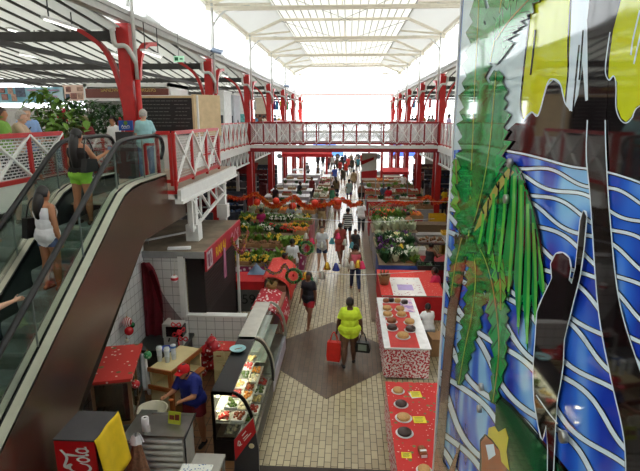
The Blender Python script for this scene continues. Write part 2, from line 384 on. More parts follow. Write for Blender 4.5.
# inner row of red columns at ground level under the galleries
for x, y, n in ((-8.5, 27.75, 'under left gallery by the footbridge'), (-8.5, 35.25, 'under left gallery beyond the footbridge'), (7.9, 27.75, 'under right gallery by the footbridge'), (7.9, 35.25, 'under right gallery beyond the footbridge')):
    t = thing('red_post', 'plain red ground floor post ' + n, 'post', (x, y, 0))
    MB().box(-.14, .14, -.14, .14, 0, 3.95).build('shaft', RED, t); MB().bar((0, 0, 2.9), (.9, 0, 3.9), .08, .12).build('brace', RED, t)
for x, y, n in ((-3.3, 38, 'left'), (2.7, 41, 'right'), (-1.9, 44, 'left, farther'), (1.9, 47, 'right, farther')):
    t = thing('red_post', 'slim red post standing among far stalls, ' + n, 'post', (x, y, 0))
    MB().box(-.09, .09, -.09, .09, 0, 4.0).build('shaft', RED, t); MB().box(-.15, .15, -.15, .15, 0, .06).build('foot', REDD, t)
# ---------------------------------------------------------------- railings
MESH = patmat('lattice_panel', (232, 232, 232), (130, 132, 134), 'checker', 26, .5, .6)
def railing(t, p0, p1, z0, z1, n, xs=True, panel=True, fr=.06, red=RED, endposts=True, xmat=WHT, latt=None):
    p0 = Vector((p0[0], p0[1], 0)); p1 = Vector((p1[0], p1[1], 0)); zz = lambda p, z: Vector((p.x, p.y, z))
    MB().bar(zz(p0, z1), zz(p1, z1), fr, fr).build('top_rail', red, t, world=True)
    MB().bar(zz(p0, z0), zz(p1, z0), fr*.8, fr).build('bottom_rail', red, t, world=True)
    for i in range(n+1):
        if not endposts and i in (0, n): continue
        q = p0.lerp(p1, i/n); MB().bar(zz(q, z0-.1), zz(q, z1), fr*.8, fr*.8).build('post', red, t, world=True)
    d = (p1-p0).normalized(); nn = Vector((d.y, -d.x, 0))*.02
    if xs:
        for i in range(n):
            a = p0.lerp(p1, i/n); c = p0.lerp(p1, (i+1)/n)
            MB().bar(zz(a, z0)+nn, zz(c, z1)+nn, .035, .05, up=nn).bar(zz(a, z1)+nn*1.5, zz(c, z0)+nn*1.5, .035, .05, up=nn).build('cross_brace', xmat, t, world=True)
    if panel:
        a, c = p0-nn, p1-nn
        MB().quad(zz(a, z0), zz(c, z0), zz(c, z1), zz(a, z1)).build('lattice_panel', latt or LATT, t, world=True)
# lattice: real see-through weave
LATT = bpy.data.materials.new('white_lattice'); LATT.use_nodes = True
_n = LATT.node_tree.nodes; _l = LATT.node_tree.links; _b = _n['Principled BSDF']; _b.inputs['Base Color'].default_value = (.62, .62, .62, 1); _b.inputs['Roughness'].default_value = .5
_t = _n.new('ShaderNodeTexCoord'); _br = _n.new('ShaderNodeTexBrick'); _mp = _n.new('ShaderNodeMapping'); _mp.inputs['Rotation'].default_value = (R(90), R(0), R(45))
_cx = _n.new('ShaderNodeSeparateXYZ'); _cc = _n.new('ShaderNodeCombineXYZ'); _ad = _n.new('ShaderNodeMath'); _ad.operation = 'ADD'
_l.new(_t.outputs['Object'], _cx.inputs[0]); _l.new(_cx.outputs[0], _ad.inputs[0]); _l.new(_cx.outputs[1], _ad.inputs[1]); _l.new(_ad.outputs[0], _cc.inputs[0]); _l.new(_cx.outputs[2], _cc.inputs[1])
_l.new(_cc.outputs[0], _br.inputs['Vector']); _br.inputs['Scale'].default_value = 1; _br.inputs['Brick Width'].default_value = .11; _br.inputs['Row Height'].default_value = .05; _br.inputs['Mortar Size'].default_value = .011; _br.inputs['Mortar Smooth'].default_value = 0
_l.new(_br.outputs['Fac'], _b.inputs['Alpha'])
LATT2 = LATT.copy(); LATT2.name = 'open_lattice'
for _q in LATT2.node_tree.nodes:
    if _q.type == 'TEX_BRICK': _q.inputs['Mortar Size'].default_value = .005; _q.inputs['Row Height'].default_value = .06
# footbridge
t = thing('footbridge', 'red and white footbridge crossing the hall between the two galleries', 'footbridge', (-.3, 27.75, 0))
MB().box(XL, XR, 27.6, 29.6, FU-.32, FU-.1).build('deck', CONC, t, world=True)
MB().box(XL, XR, 27.48, 27.6, FU-.36, FU-.16).build('edge_beam', REDD, t, world=True)
MB().box(XL, XR, 27.5, 27.6, FU-.16, FU+.02).build('white_fascia', WHT, t, world=True)
railing(t, (XL+.15, 27.5), (XR-.15, 27.5), FU+.1, FU+1.2, 14, fr=.09, red=REDD)
railing(t, (XL+.15, 29.6), (XR-.15, 29.6), FU+.1, FU+1.2, 14, fr=.09, red=REDD)
# gallery railings between columns + white fascia and lattice girder below
def gal(x, y0, y1, lab, n, s):
    t = thing('gallery_railing', lab, 'railing', (x, (y0+y1)/2, FU))
    railing(t, (x, y0), (x, y1), FU+.1, FU+1.2, n)
for i, (y0, y1) in enumerate(zip([15.75, 20.45, 29.7, 35.45, 42.95, 50.45], [20.05, 27.5, 35.05, 42.55, 50.05, 57.5])):
    w_ = ['between the first and second columns', 'from the second column to the footbridge', 'just beyond the footbridge', 'one bay beyond the footbridge', 'two bays beyond the footbridge', 'at the far end of the hall'][i]
    gal(XL, y0, y1, 'red and white railing on the left gallery edge, '+w_, max(4, int((y1-y0)/.85)), -1)
    gal(XR, y0, y1, 'red and white railing on the right gallery edge, '+w_, max(4, int((y1-y0)/.85)), 1)
for nm, x in (('left', XL), ('right', XR)):
    y0 = 15.6 if nm == 'left' else 6
    b = MB().box(x-.12, x+.12, y0, 60, FU-.3, FU+.02)
    struct('trim_fascia_'+nm, b, WHT)
    b = MB(); b.box(x-.05, x+.05, y0, 60, FU-1.0, FU-.92); y = y0; k = 0
    while y < 58:
        b.bar((x, y, FU-.95), (x, y+.45, FU-.3), .05, .06); b.bar((x, y+.45, FU-.3), (x, y+.9, FU-.95), .05, .06); b.bar((x, y, FU-.95), (x, y, FU-.3), .04, .05); y += .9
    struct('trim_girder_'+nm, b, WHT)
# landing balcony: railing boxes and bracket
t = thing('landing_balcony', 'white and red landing balcony beside the top of the escalator', 'balcony', (-3.62, 13, FU))
railing(t, (-3.62, 10.33), (-3.62, 13.9), FU+.18, FU+1.18, 3, fr=.075, latt=LATT2)
railing(t, (-3.97, 10.33), (-3.7, 10.33), FU+.18, FU+1.18, 1, xs=False, fr=.075, panel=False)
MB().bar((-3.97, 10.3, FU-.05), (-3.6, 10.3, FU-.05), .05, .07).bar((-3.97, 10.3, FU-.05), (-3.97, 10.3, FU+.2), .05, .05).bar((-3.62, 10.3, FU-.05), (-3.62, 10.3, FU+.2), .05, .05).build('lower_frame', RED, t, world=True)
MB().box(-3.66, -3.52, 10.29, 15.6, FU-.24, FU).box(-3.66, -3.48, 10.29, 15.6, FU-.3, FU-.24).build('fascia', WHT, t, world=True)
MB().box(-3.97, -3.6, 10.29, 10.31, FU-.2, FU-.02).build('end_fascia', WHT, t, world=True)
MB().bar((-4.2, 10.25, FU+.15), (-4.2, 10.25, FU+.95), .05, .05).bar((-4.2, 10.25, FU+.95), (-4.0, 10.25, FU+.95), .05, .05).bar((-4.2, 10.25, FU+.15), (-4.0, 10.25, FU+.15), .05, .05).build('side_guard', RED, t, world=True)
for y in (11.5, 14.35):
    b = MB().box(-3.78, -3.58, y-.1, y+.1, 2.83 if y < 12 else 0, FU-.28)
    for z in (3.1, 3.45, 3.8): b.box(-3.8, -3.56, y-.12, y+.12, z, z+.03)
    b.build('steel_post', WHT, t, world=True)
    MB().box(-3.82, -3.52, y-.16, y+.16, 2.83, 3.22).build('post_shoe', WHT, t, world=True)
MB().box(-3.71, -3.65, 11.335, 11.338, 3.06, 3.13).build('round_mark', mat('orange_mark', (200, 70, 40), .6), t, world=True)
b = MB(); P = [(11.15, 3.2), (12.2, 3.25), (13.3, 3.3), (14.2, 3.35)]
b.bar((-3.6, 11.15, 3.15), (-3.6, 14.25, 3.55), .07, .07)
for i in range(4):
    ya = 11.2+i*.75; b.bar((-3.6, ya, FU-.3), (-3.6, ya+.7, 3.2+.13*(ya-11+.7)), .05, .05); b.bar((-3.6, ya+.7, FU-.3), (-3.6, ya+.7, 3.15+.13*(ya-11+.7)), .05, .05)
b.bar((-3.6, 11.15, 3.1), (-3.6, 11.15, 3.9), .07, .07)
b.build('bracket_truss', WHT, t, world=True)
# gallery railing left of the escalator on a white wall
struct('wall_escalator_left', MB().box(-5.62, -5.5, -2, 10.5, 0, FU+.42), mat('white_cladding', (222, 222, 214), .5, noise_amt=.05))
t = thing('gallery_railing', 'red and white cross braced railing at left above the escalator', 'railing', (-5.5, 7.5, FU+.4))
railing(t, (-5.52, 4.4), (-5.52, 9.5), FU+.45, FU+1.2, 5, fr=.075)
# ================================================================ PEOPLE
dg = lambda: bpy.context.evaluated_depsgraph_get()
SK = {'tan': mat('tan_skin', (178, 122, 88), .55, noise_amt=.05), 'brown': mat('brown_skin', (128, 82, 58), .55, noise_amt=.05), 'dark': mat('dark_skin', (92, 60, 44), .55, noise_amt=.05), 'light': mat('light_skin', (214, 168, 140), .55, noise_amt=.05)}
HR = {'black': mat('black_hair', (26, 20, 18), .45, noise_amt=.3, scale=30), 'brown': mat('brown_hair', (60, 40, 28), .5, noise_amt=.3, scale=30), 'grey': mat('grey_hair', (170, 165, 158), .6, noise_amt=.2, scale=30)}
def cm(rgb): return mat('cloth_%d_%d_%d' % rgb, rgb, .85, noise_amt=.12, scale=9)
PCACHE = {}
def _fk(p):
    """joint positions for a pose, facing +Y, 1.7 m tall"""
    J = {}; lean = R(p.get('lean', 0)); hipz = p.get('hip', .93)
    def tr(v): # lean torso about the hips
        y, z = v[1], v[2]; return Vector((v[0], y*math.cos(lean)+z*math.sin(lean), z*math.cos(lean)-y*math.sin(lean))) + Vector((0, 0, hipz))
    J['pel'] = tr((0, 0, .02)); J['wai'] = tr((0, 0, .16)); J['che'] = tr((0, .0, .36)); J['nec'] = tr((0, -.01, .52)); J['hed'] = tr((0, .015, .64))
    J['hed'] += Vector((0, p.get('headfwd', 0), -abs(p.get('headfwd', 0))*.35))
    for s, n in ((-1, 'L'), (1, 'R')):
        sh = tr((s*.175, 0, .455)); J['sh'+n] = sh
        a = R(p.get('arm'+n, 0)); ab = R(p.get('ab'+n, 9)); el = R(p.get('el'+n, 12)); inn = R(p.get('in'+n, 0))
        d = Vector((s*math.sin(ab), math.sin(a)*math.cos(ab), -math.cos(a)*math.cos(ab))); e = sh + d*.28; J['el'+n] = e
        f = Vector((s*math.sin(ab-inn)*.6, math.sin(a+el), -math.cos(a+el))).normalized(); J['wr'+n] = e + f*.25; J['ha'+n] = e + f*.33; J['fi'+n] = e+f*.41
        J['hd'+n] = f
        hp = Vector((s*.09, 0, hipz-.02)); J['hp'+n] = hp; t = R(p.get('leg'+n, 0)); k = R(p.get('kn'+n, 4)); sp = R(p.get('sp'+n, 2))
        d = Vector((s*math.sin(sp), math.sin(t), -math.cos(t))).normalized(); kn = hp+d*.43; J['kn'+n] = kn
        f = Vector((s*math.sin(sp)*.6, math.sin(t-k), -math.cos(t-k))).normalized(); J['an'+n] = kn+f*.42
        toe = Vector((s*.15, math.cos(min(0, t-k)*.6), math.sin(min(0, t-k))*.6)); toe.normalize(); J['to'+n] = J['an'+n]+toe*.15+Vector((0, 0, -.035))
        J['he'+n] = J['an'+n]+Vector((0, -.045, -.03))
    m = min(J['to'+n].z-.03 for n in 'LR') if not p.get('sit') else None
    if m is not None:
        for k_ in J:
            if not k_.startswith('hd'): J[k_] = J[k_] - Vector((0, 0, m))
    return J
def _caps(mb, a, b, ra, rb, n=10):
    a = Vector(a); b = Vector(b); L = 4
    d = (b-a).normalized(); pts = [a-d*ra*.7, a-d*ra*.35, a, a.lerp(b, .5), b, b+d*rb*.4, b+d*rb*.75]
    mb.tube(pts, [ra*.6, ra*.9, ra, (ra+rb)/2, rb, rb*.88, rb*.5], n)
def _body(p, vox, build=1.0, fem=False):
    J = _fk(p); mb = MB(); g = build
    sx = 1.0 if not fem else .93
    def disc(c, rx, ry, rz): mb.ell(c, (rx*g, ry*g, rz), 14, 8, Matrix.Rotation(-R(p.get('lean', 0)), 3, 'X'))
    disc(J['pel'], .17 if not fem else .185, .13, .15); disc(J['wai'], .148*sx, .115, .15); disc(J['che'], .18*sx, .125, .18); disc(J['che'].lerp(J['pel'], .5), .152*sx, .12, .2)
    disc(J['che']+(J['nec']-J['che'])*.5, .165*sx, .085, .085)
    if fem:
        for s in (-1, 1): mb.ell(J['che']+Vector((s*.07, .09, .0)), (.06, .05, .06), 8, 6)
    mb.tube([J['nec']-Vector((0, 0, .06)), J['nec'], J['hed']-Vector((0, 0, .03))], [.065, .052, .05], 10)
    h = J['hed']; mb.ell(h+Vector((0, 0, .015)), (.084, .102, .116), 14, 10); mb.ell(h+Vector((0, .03, -.055)), (.055, .06, .06), 10, 7)
    mb.ell(h+Vector((0, .1, -.01)), (.014, .022, .026), 6, 5)
    for s in (-1, 1): mb.ell(h+Vector((s*.077, 0, -.005)), (.012, .02, .03), 6, 5)
    for n in 'LR':
        s = -1 if n == 'L' else 1
        _caps(mb, J['sh'+n]-Vector((s*.04, 0, 0)), J['el'+n], .056*g, .038*g); _caps(mb, J['el'+n], J['wr'+n], .04*g, .026)
        _caps(mb, J['hp'+n], J['kn'+n], .088*g, .056*g, 12); mb.ell(J['hp'+n]+Vector((0, -.03, 0)), (.09*g, .1*g, .1), 10, 7)
        _caps(mb, J['kn'+n], J['kn'+n].lerp(J['an'+n], .4)-Vector((0, .012, 0)), .052*g, .056*g); _caps(mb, J['kn'+n].lerp(J['an'+n], .4)-Vector((0, .012, 0)), J['an'+n], .056*g, .034)
        _caps(mb, J['he'+n], J['to'+n], .036, .03)
        f = J['hd'+n]; side = Vector((0, 1, 0)) if abs(f.y) < .7 else Vector((0, 0, 1)); side = (side - f*side.dot(f)).normalized(); nrm = f.cross(side)
        wr = J['wr'+n]
        if vox < .014:
            mb.tube([wr, wr+f*.04, wr+f*.09], [.022, .03, .028], 8)
            for q, (o, ln) in enumerate(((-.03, .062), (-.01, .075), (.01, .07), (.029, .052))):
                a = wr+f*.085+side*o; bq = a+f*ln*.5+nrm*s*.008; _caps(mb, a, bq, .0095, .009, 6); _caps(mb, bq, bq+f*ln*.35-nrm*s*-.02, .009, .0075, 6)
            a = wr+f*.03+side*.03; _caps(mb, a, a+f*.03+side*.03, .011, .01, 6); _caps(mb, a+f*.03+side*.03, a+f*.06+side*.035, .01, .008, 6)
        else:
            _caps(mb, wr, wr+f*.09, .026, .03, 6); _caps(mb, wr+f*.09, wr+f*.15, .026, .016, 6); _caps(mb, wr+f*.03, wr+f*.07+side*.04, .014, .01, 5)
    o = mb.build('tmp', SK['tan'], thing('tmpp', 'x', 'x'))
    md = o.modifiers.new('r', 'REMESH'); md.mode = 'VOXEL'; md.voxel_size = vox; md.use_smooth_shade = True
    ms = o.modifiers.new('s', 'SMOOTH'); ms.factor = .5; ms.iterations = 2 if vox < .014 else 1
    me = bpy.data.meshes.new_from_object(o.evaluated_get(dg())); par = o.parent; bpy.data.objects.remove(o); bpy.data.objects.remove(par)
    return me, J
def _segd(P, a, b):
    a = np.array(a); b = np.array(b); d = b-a; t = np.clip((P-a)@d/(d@d), 0, 1); return np.linalg.norm(P-(a+t[:, None]*d), axis=1), t
def _cloth(me, J, name, spec, off=.012, flare=0):
    """clothing = the body surface under it, pushed outward. spec: {bone: (t0,t1)}"""
    n = len(me.vertices); P = np.empty(n*3); me.vertices.foreach_get('co', P); P = P.reshape(-1, 3); N = np.array([v.normal[:] for v in me.vertices])
    bones = {'torso': (J['pel']-(J['wai']-J['pel'])*.6, J['nec'])}
    for s in 'LR':
        bones['ua'+s] = (J['sh'+s], J['el'+s]); bones['fa'+s] = (J['el'+s], J['wr'+s]); bones['hd'+s] = (J['wr'+s], J['fi'+s])
        bones['th'+s] = (J['hp'+s], J['kn'+s]); bones['sh_'+s] = (J['kn'+s], J['an'+s]); bones['ft'+s] = (J['he'+s], J['to'+s])
    bones['head'] = (J['nec']+Vector((0, 0, .05)), J['hed']+Vector((0, 0, .05)))
    names = list(bones); rad = {'torso': .13, 'head': .08, 'th': .07, 'ua': .045, 'fa': .03, 'sh': .045, 'hd': .03, 'ft': .03}
    D = []; T = []
    for k in names: d, t = _segd(P, *bones[k]); D.append(d/rad.get(k, rad.get(k[:2]))); T.append(t)
    D = np.array(D); T = np.array(T); bi = D.argmin(0); t = T[bi, np.arange(n)]
    keep = np.zeros(n, bool)
    for i, k in enumerate(names):
        for sk, (t0, t1) in spec.items():
            if k.startswith(sk): keep |= (bi == i) & (t >= t0) & (t <= t1)
            if sk == 'torso' == k and t1 > .94: keep |= (bi == i) & (t > .9) & (np.abs(P[:, 0]-J['nec'].x) > .062)
    fs = [tuple(p.vertices) for p in me.polygons if all(keep[v] for v in p.vertices)]
    if not fs: return None
    used = sorted({v for f in fs for v in f}); mp = {v: i for i, v in enumerate(used)}
    Q = P[used] + N[used]*off
    if flare:
        z0 = Q[:, 2].min(); z1 = Q[:, 2].max(); c = Q.mean(0); k = 1+flare*((z1-Q[:, 2])/(z1-z0))**1.5
        Q[:, 0] = c[0]+(Q[:, 0]-c[0])*k; Q[:, 1] = c[1]+(Q[:, 1]-c[1])*k
    m2 = bpy.data.meshes.new(name); m2.from_pydata([tuple(q) for q in Q], [], [tuple(mp[v] for v in f) for f in fs])
    for p in m2.polygons: p.use_smooth = True
    return m2
TOPS = {'tee': {'torso': (.0, .965), 'uaL': (0, .72), 'uaR': (0, .72), 'thL': (0, .22), 'thR': (0, .22)}, 'tank': {'torso': (.14, .88)}, 'long tank': {'torso': (.0, .88), 'th': (0, .06)}, 'long': {'torso': (.08, .965), 'ua': (0, 1), 'fa': (0, .9)}, 'shirt': {'torso': (.0, .965), 'ua': (0, .85), 'th': (0, .12)}}
BOTS = {'shorts': {'torso': (0, .3), 'th': (0, .66)}, 'brief': {'torso': (0, .32), 'th': (0, .38)}, 'trousers': {'torso': (0, .3), 'th': (0, 1), 'sh_': (0, .95)}, 'skirt': {'torso': (0, .3), 'th': (0, .85)}, 'long skirt': {'torso': (0, .3), 'th': (0, 1), 'sh_': (0, .6)}}
def person(label, loc, rz=0, h=1.7, pose=None, skin='brown', hair='black', top=('tee', (200, 200, 200)), bot=('shorts', (40, 50, 80)), vox=.03, build=1.14, fem=False, hairlen=0, shoes=None, cap=None, group=None, shirtmat=None):
    pose = pose or {}; key = (tuple(sorted(pose.items())), vox, build, fem)
    if key not in PCACHE: PCACHE[key] = _body(pose, vox, build, fem) + ({},)
    me, J, cc = PCACHE[key]
    t = thing('person', label, 'person', loc, rz, group); t.scale = (h/1.7,)*3
    def part(name, mesh, m):
        o = bpy.data.objects.new(name, mesh); COL.objects.link(o); o.parent = t
        if not mesh.materials: mesh.materials.append(m)
        o.material_slots[0].link = 'OBJECT'; o.material_slots[0].material = m; return o
    part('body', me, SK[skin])
    ck = (top[0],)
    if ck not in cc: cc[ck] = _cloth(me, J, 'shirt', TOPS[top[0]], .016, .1 if 'tank' not in top[0] else 0)
    if cc[ck]: part('shirt' if 'tank' not in top[0] else 'tank_top', cc[ck], shirtmat or cm(top[1]))
    ck = (bot[0],)
    if ck not in cc: cc[ck] = _cloth(me, J, bot[0].replace(' ', '_'), BOTS[bot[0]], .015, .35 if 'skirt' in bot[0] else .12 if bot[0] == 'shorts' else 0)
    if cc[ck]: part(bot[0].replace(' ', '_'), cc[ck], cm(bot[1]))
    if shoes:
        for q_ in 'LR':
            if 'sh'+q_ not in cc: cc['sh'+q_] = _cloth(me, J, 'shoe', {'ft'+q_: (0, 1), 'sh_'+q_: (.97, 1)}, .008)
            if cc['sh'+q_]: part('shoe', cc['sh'+q_], cm(shoes))
    hd = J['hed']; ks = ('hair', hairlen, bool(cap))
    if ks not in cc:
        b = MB(); nn = 14 if vox < .02 else 8
        def hf(u, v):
            th = 2*math.pi*u; ph = v*math.pi*.62
            x = math.sin(ph)*math.cos(th); y = math.sin(ph)*math.sin(th); z = math.cos(ph)
            if y > .15 and z < .45: z = .45+(z-.45)*.1
            return hd + Vector((x*.098, y*.114-.012, z*.13+.022))
        b.grid(hf, nn+2, nn)
        if hairlen:
            L = hairlen; bk = hd+Vector((0, -.07, .02)); pts = [bk, bk+Vector((0, -.045, -.12)), bk+Vector((0, -.06, -.12-L*.45)), bk+Vector((0, -.05, -.12-L)), bk+Vector((0, -.045, -.16-L))]
            b.tube(pts, [.075, .082, .085, .06, .02], 8)
        b.build('tmp', HR['black'], t); ob = [c for c in t.children if c.name.startswith('tmp')][0]; cc[ks] = ob.data; bpy.data.objects.remove(ob)
    part('hair', cc[ks], HR[hair])
    if vox < .02:
        for s in (-1, 1):
            MB().ell(hd+Vector((s*.03, .083, .015)), (.013, .009, .008), 8, 6).build('eye', mat('eye_white', (225, 222, 215), .3), t)
        MB().ell(hd+Vector((0, .09, -.055)), (.026, .008, .008), 8, 5).build('mouth', mat('lips', (150, 80, 72), .5), t)
    if cap:
        b = MB(); b.lathe([(.108, -.01), (.11, .02), (.1, .07), (.062, .108), (.001, .122)], (hd.x, hd.y-.008, hd.z+.03), 14)
        b.add([hd+Vector(v) for v in ((-.075, .07, .025), (.075, .07, .025), (.06, .165, .01), (-.06, .165, .01), (-.075, .07, .035), (.075, .07, .035), (.06, .165, .018), (-.06, .165, .018))], [(0, 1, 2, 3), (7, 6, 5, 4), (0, 4, 5, 1), (1, 5, 6, 2), (2, 6, 7, 3), (3, 7, 4, 0)])
        c_ = b.build('cap', cm(cap), t)
    return t, J
def px_person(label, px, py, zf=0.0, **k):
    p = at(px, py, z=zf); p.z = zf; return person(label, p, **k)
WALK = dict(legL=20, knL=8, legR=-14, knR=22, armL=-18, armR=18, elL=15, elR=20)
WALK2 = dict(legL=-16, knL=24, legR=18, knR=8, armL=18, armR=-16, elL=20, elR=15)
STAND = dict(spL=3, spR=3, elL=14, elR=14)
REACH = dict(armL=35, elL=55, armR=30, elR=60, lean=8, spL=4, spR=4)
SIT = dict(sit=1, hip=.5, legL=82, knL=85, legR=80, knR=84, spL=8, spR=8, armL=35, elL=55, armR=35, elR=50, lean=8)

# ================================================================ ESCALATOR
HX, LX = -3.95, -4.97
def hz(y): return 4.6+.64*(y-7.4)
BRZ = mat('bronze_steel_cladding', (150, 130, 116), .26, .85, noise_amt=.1, scale=1.5)
DECK = mat('silver_deck', (200, 196, 178), .3, .55, noise_amt=.06)
esc = thing('escalator', 'up escalator with glass sides, black handrails and bronze steel side cladding', 'escalator', (-4.45, 5, 0))
def hr_path(y_end):
    pts = [(1.0, .62), (.72, .7), (.62, .9), (.78, 1.05), (1.3, 1.06), (1.75, 1.1), (2.3, hz(2.3))]
    y = 3.0
    while y < 8.0: pts.append((y, hz(y))); y += .8
    pts += [(8.1, hz(8.1)), (8.5, 5.26), (8.95, 5.32), (9.6, 5.33), (y_end, 5.32), (y_end+.24, 5.22), (y_end+.28, 5.02), (y_end+.12, 4.85)]
    return smoothpl(pts, 5)
for X_, ye in ((HX, 10.3), (LX, 10.2)):
    P = hr_path(ye); b = MB()
    for p, q in zip(P[:-1], P[1:]): b.bar((X_, p[0], p[1]), (X_, q[0], q[1]), .085, .045, up=(1, 0, 0)) if 0 else None
    b.tube([(X_, p[0], p[1]) for p in P], .042, 8); b.build('handrail', RUB, esc, world=True)
    def dk(y): return max(.3, min(hz(y)-.68, 4.55))
    low = dk
    Q = [p for i, p in enumerate(P) if 4 < i < len(P)-6]
    b = MB(); n = len(Q)
    b.add([(X_, p[0], p[1]-.03) for p in Q]+[(X_, p[0], low(p[0])) for p in Q], [(i, i+1, n+i+1, n+i) for i in range(n-1)])
    b.add([(X_+.012, p[0], p[1]-.03) for p in Q]+[(X_+.012, p[0], low(p[0])) for p in Q], [(n+i, n+i+1, i+1, i) for i in range(n-1)])
    g_ = b.build('glass_balustrade', GLSG, esc, world=True)
    for yj in (3.1, 4.4, 5.7, 7.0, 8.3, 9.5): MB().box(X_-.008, X_+.02, yj-.006, yj+.006, low(yj), min(hz(yj), 5.3)-.03).build('glass_joint', mat('joint_grey', (120, 130, 125), .4), esc, world=True)
    # decks
    lp = [(.3, .3), (1.6, .3), (1.9, .36)]+[(2.4+.5*i_, dk(2.4+.5*i_)) for i_ in range(12)]+[(8.25, 4.44), (8.6, 4.53), (9.0, 4.56), (10.3, 4.56)]
    s = 1 if X_ == HX else -1
    for x0, x1, mm, nm in ((s*.035, s*.15, DECK, 'outer_deck'), (s*.01, s*.035, RUB, 'rubber_seal'), (-s*.01, -s*.1, DECK, 'inner_deck'), (-s*.1, -s*.125, RUB, 'skirt_brush')):
        b = MB(); a = [(X_+x0, y, z) for y, z in lp]; c = [(X_+x1, y, z-(.0 if 'outer' not in nm else .02)) for y, z in lp]; d = [(X_+x1, y, z-.07) for y, z in lp]
        n = len(lp); b.add(a+c+d, [(i, i+1, n+i+1, n+i) for i in range(n-1)]+[(n+i, n+i+1, 2*n+i+1, 2*n+i) for i in range(n-1)]); b.build(nm, mm, esc, world=True)
    b = MB(); n = len(lp); x_ = X_-s*.125
    b.add([(x_, y, z-.02) for y, z in lp]+[(x_, y, z-.6) for y, z in lp], [(i, i+1, n+i+1, n+i) for i in range(n-1)]); b.build('skirt_panel', mat('skirt_dark', (70, 80, 78), .35, .6), esc, world=True)
clad = [(.3, .02)]+[(y_, z_-.03) for y_, z_ in lp]+[(10.3, FU-.1), (11.4, FU-.1), (11.4, 3.45), (8.93, 3.45), (6.46, 1.87), (5.57, 1.12), (4.1, .02)]
MB().prism(clad, 'x', -3.84, -3.80).build('side_cladding', BRZ, esc, world=True)
MB().quad((-5.2, 8.93, 3.46), (-3.8, 8.93, 3.46), (-3.8, 4.1, .02), (-5.2, 4.1, .02)).build('underside', BRZ, esc, world=True)
MB().box(-5.2, -3.82, 8.93, 11.4, 3.46, 3.5).build('underside', BRZ, esc, world=True)
STEPM = mat('step_green_grey', (128, 146, 140), .5, .1, noise_amt=.15)
k = 0; y = 1.9
while y < 8.3:
    z = min(FU, hz(y)-1.0)
    b = MB(); x0, x1 = LX+.13, HX-.13
    pr = [(0, 0), (.40, 0), (.40, -.05), (.06, -.06), (.035, -.26), (-.005, -.26), (-.03, -.16), (-.028, -.05), (-.015, -.012)]
    b.prism([(y+a, z+c) for a, c in pr], 'x', x0, x1)
    xx = x0+.01
    while xx < x1: b.box(xx, xx+.012, y, y+.4, z, z+.008); xx += .03
    b.build('step', STEPM, esc, world=True); y += .4; k += 1
MB().box(LX+.1, HX-.1, 8.4, 10.4, FU, FU+.03).build('comb_plate', DECK, esc, world=True)
MB().box(LX+.1, HX-.1, .3, 1.9, .0, .05).build('comb_plate', DECK, esc, world=True)
struct('trim_escalator_base_left', MB().prism([(.3, 0)]+[(y_, z_-.06) for y_, z_ in lp]+[(10.3, FU), (8.4, 0)], 'x', -5.5, -5.14), mat('white_cladding', (222, 222, 214), .5))
struct('trim_escalator_filler', MB().quad((-5.5, 1.5, .0), (-5.22, 1.5, .0), (-5.22, 8.3, FU), (-5.5, 8.3, FU)).quad((-5.5, 8.3, FU), (-5.22, 8.3, FU), (-5.22, 10.6, FU), (-5.5, 10.6, FU)), mat('white_cladding', (222, 222, 214), .5), solid=.02)

# ---- riders
def on_step(y): 
    n = int((y-1.9)/.4); yy = 1.9+.4*n; return yy+.2, hz(yy)-1.0
yy, zz_ = on_step(7.9)
t, J = person('woman with very long black hair in lime green shorts riding up the escalator', (-4.45, yy, zz_), R(-8), 1.58, dict(spL=4, spR=4, armR=35, elR=75, armL=8, elL=20), 'tan', 'black', ('tank', (30, 24, 24)), ('brief', (150, 215, 70)), .012, fem=True, hairlen=.42, shoes=(70, 50, 40))
b = MB(); b.prism([(-.16, .93), (.14, .93), (.11, 1.1), (-.11, 1.12)], 'x', .17, .26); bg1 = thing('handbag', 'black shoulder bag worn by the woman in green shorts', 'bag', (t.location.x, t.location.y, t.location.z), R(-8))
MB().prism([(-.2, .9), (.16, .9), (.12, 1.1), (-.14, 1.12)], 'x', .15, .25).build('bag_body', BLK, bg1)
MB().tube(smoothpl([(.2, -.12, 1.1), (.19, -.1, 1.3), (.17, .0, 1.44), (.19, .1, 1.3), (.2, .1, 1.1)], 5), .012, 6).build('strap', BLK, bg1)
ph = thing('phone', 'small dark phone held up by the woman in green shorts', 'phone', tuple(t.location + Matrix.Rotation(R(-8), 3, 'Z') @ ((J['fiR'])*1.58/1.7)))
MB().cbox((0, 0, .02), (.07, .012, .13), rx=R(-20)).build('case', mat('phone_red', (150, 30, 40), .4), ph); MB().cbox((0, -.008, .02), (.06, .003, .11), rx=R(-20)).build('screen', mat('screen_grey', (120, 140, 160), .2), ph)
yy, zz_ = on_step(6.85)
t, J = person('woman in white tank top and denim shorts standing on the escalator', (-4.42, yy+.05, zz_), R(-18), 1.56, dict(spL=2, spR=2, armR=-5, elR=12, armL=5, elL=14, legR=4, knR=8), 'tan', 'black', ('long tank', (240, 240, 244)), ('brief', (70, 90, 130)), .012, fem=True, hairlen=.25)
bg2 = thing('handbag', 'black bag hanging at left side of the woman in white', 'bag', tuple(t.location), R(-18))
MB().prism([(-.14, .8), (.16, .8), (.13, 1.08), (-.1, 1.1)], 'x', -.36, -.25).build('bag_body', BLK, bg2)
MB().tube(smoothpl([(-.3, -.08, 1.08), (-.24, -.06, 1.3), (-.19, 0, 1.4), (-.24, .1, 1.3), (-.3, .1, 1.08)], 5), .01, 6).build('strap', BLK, bg2)
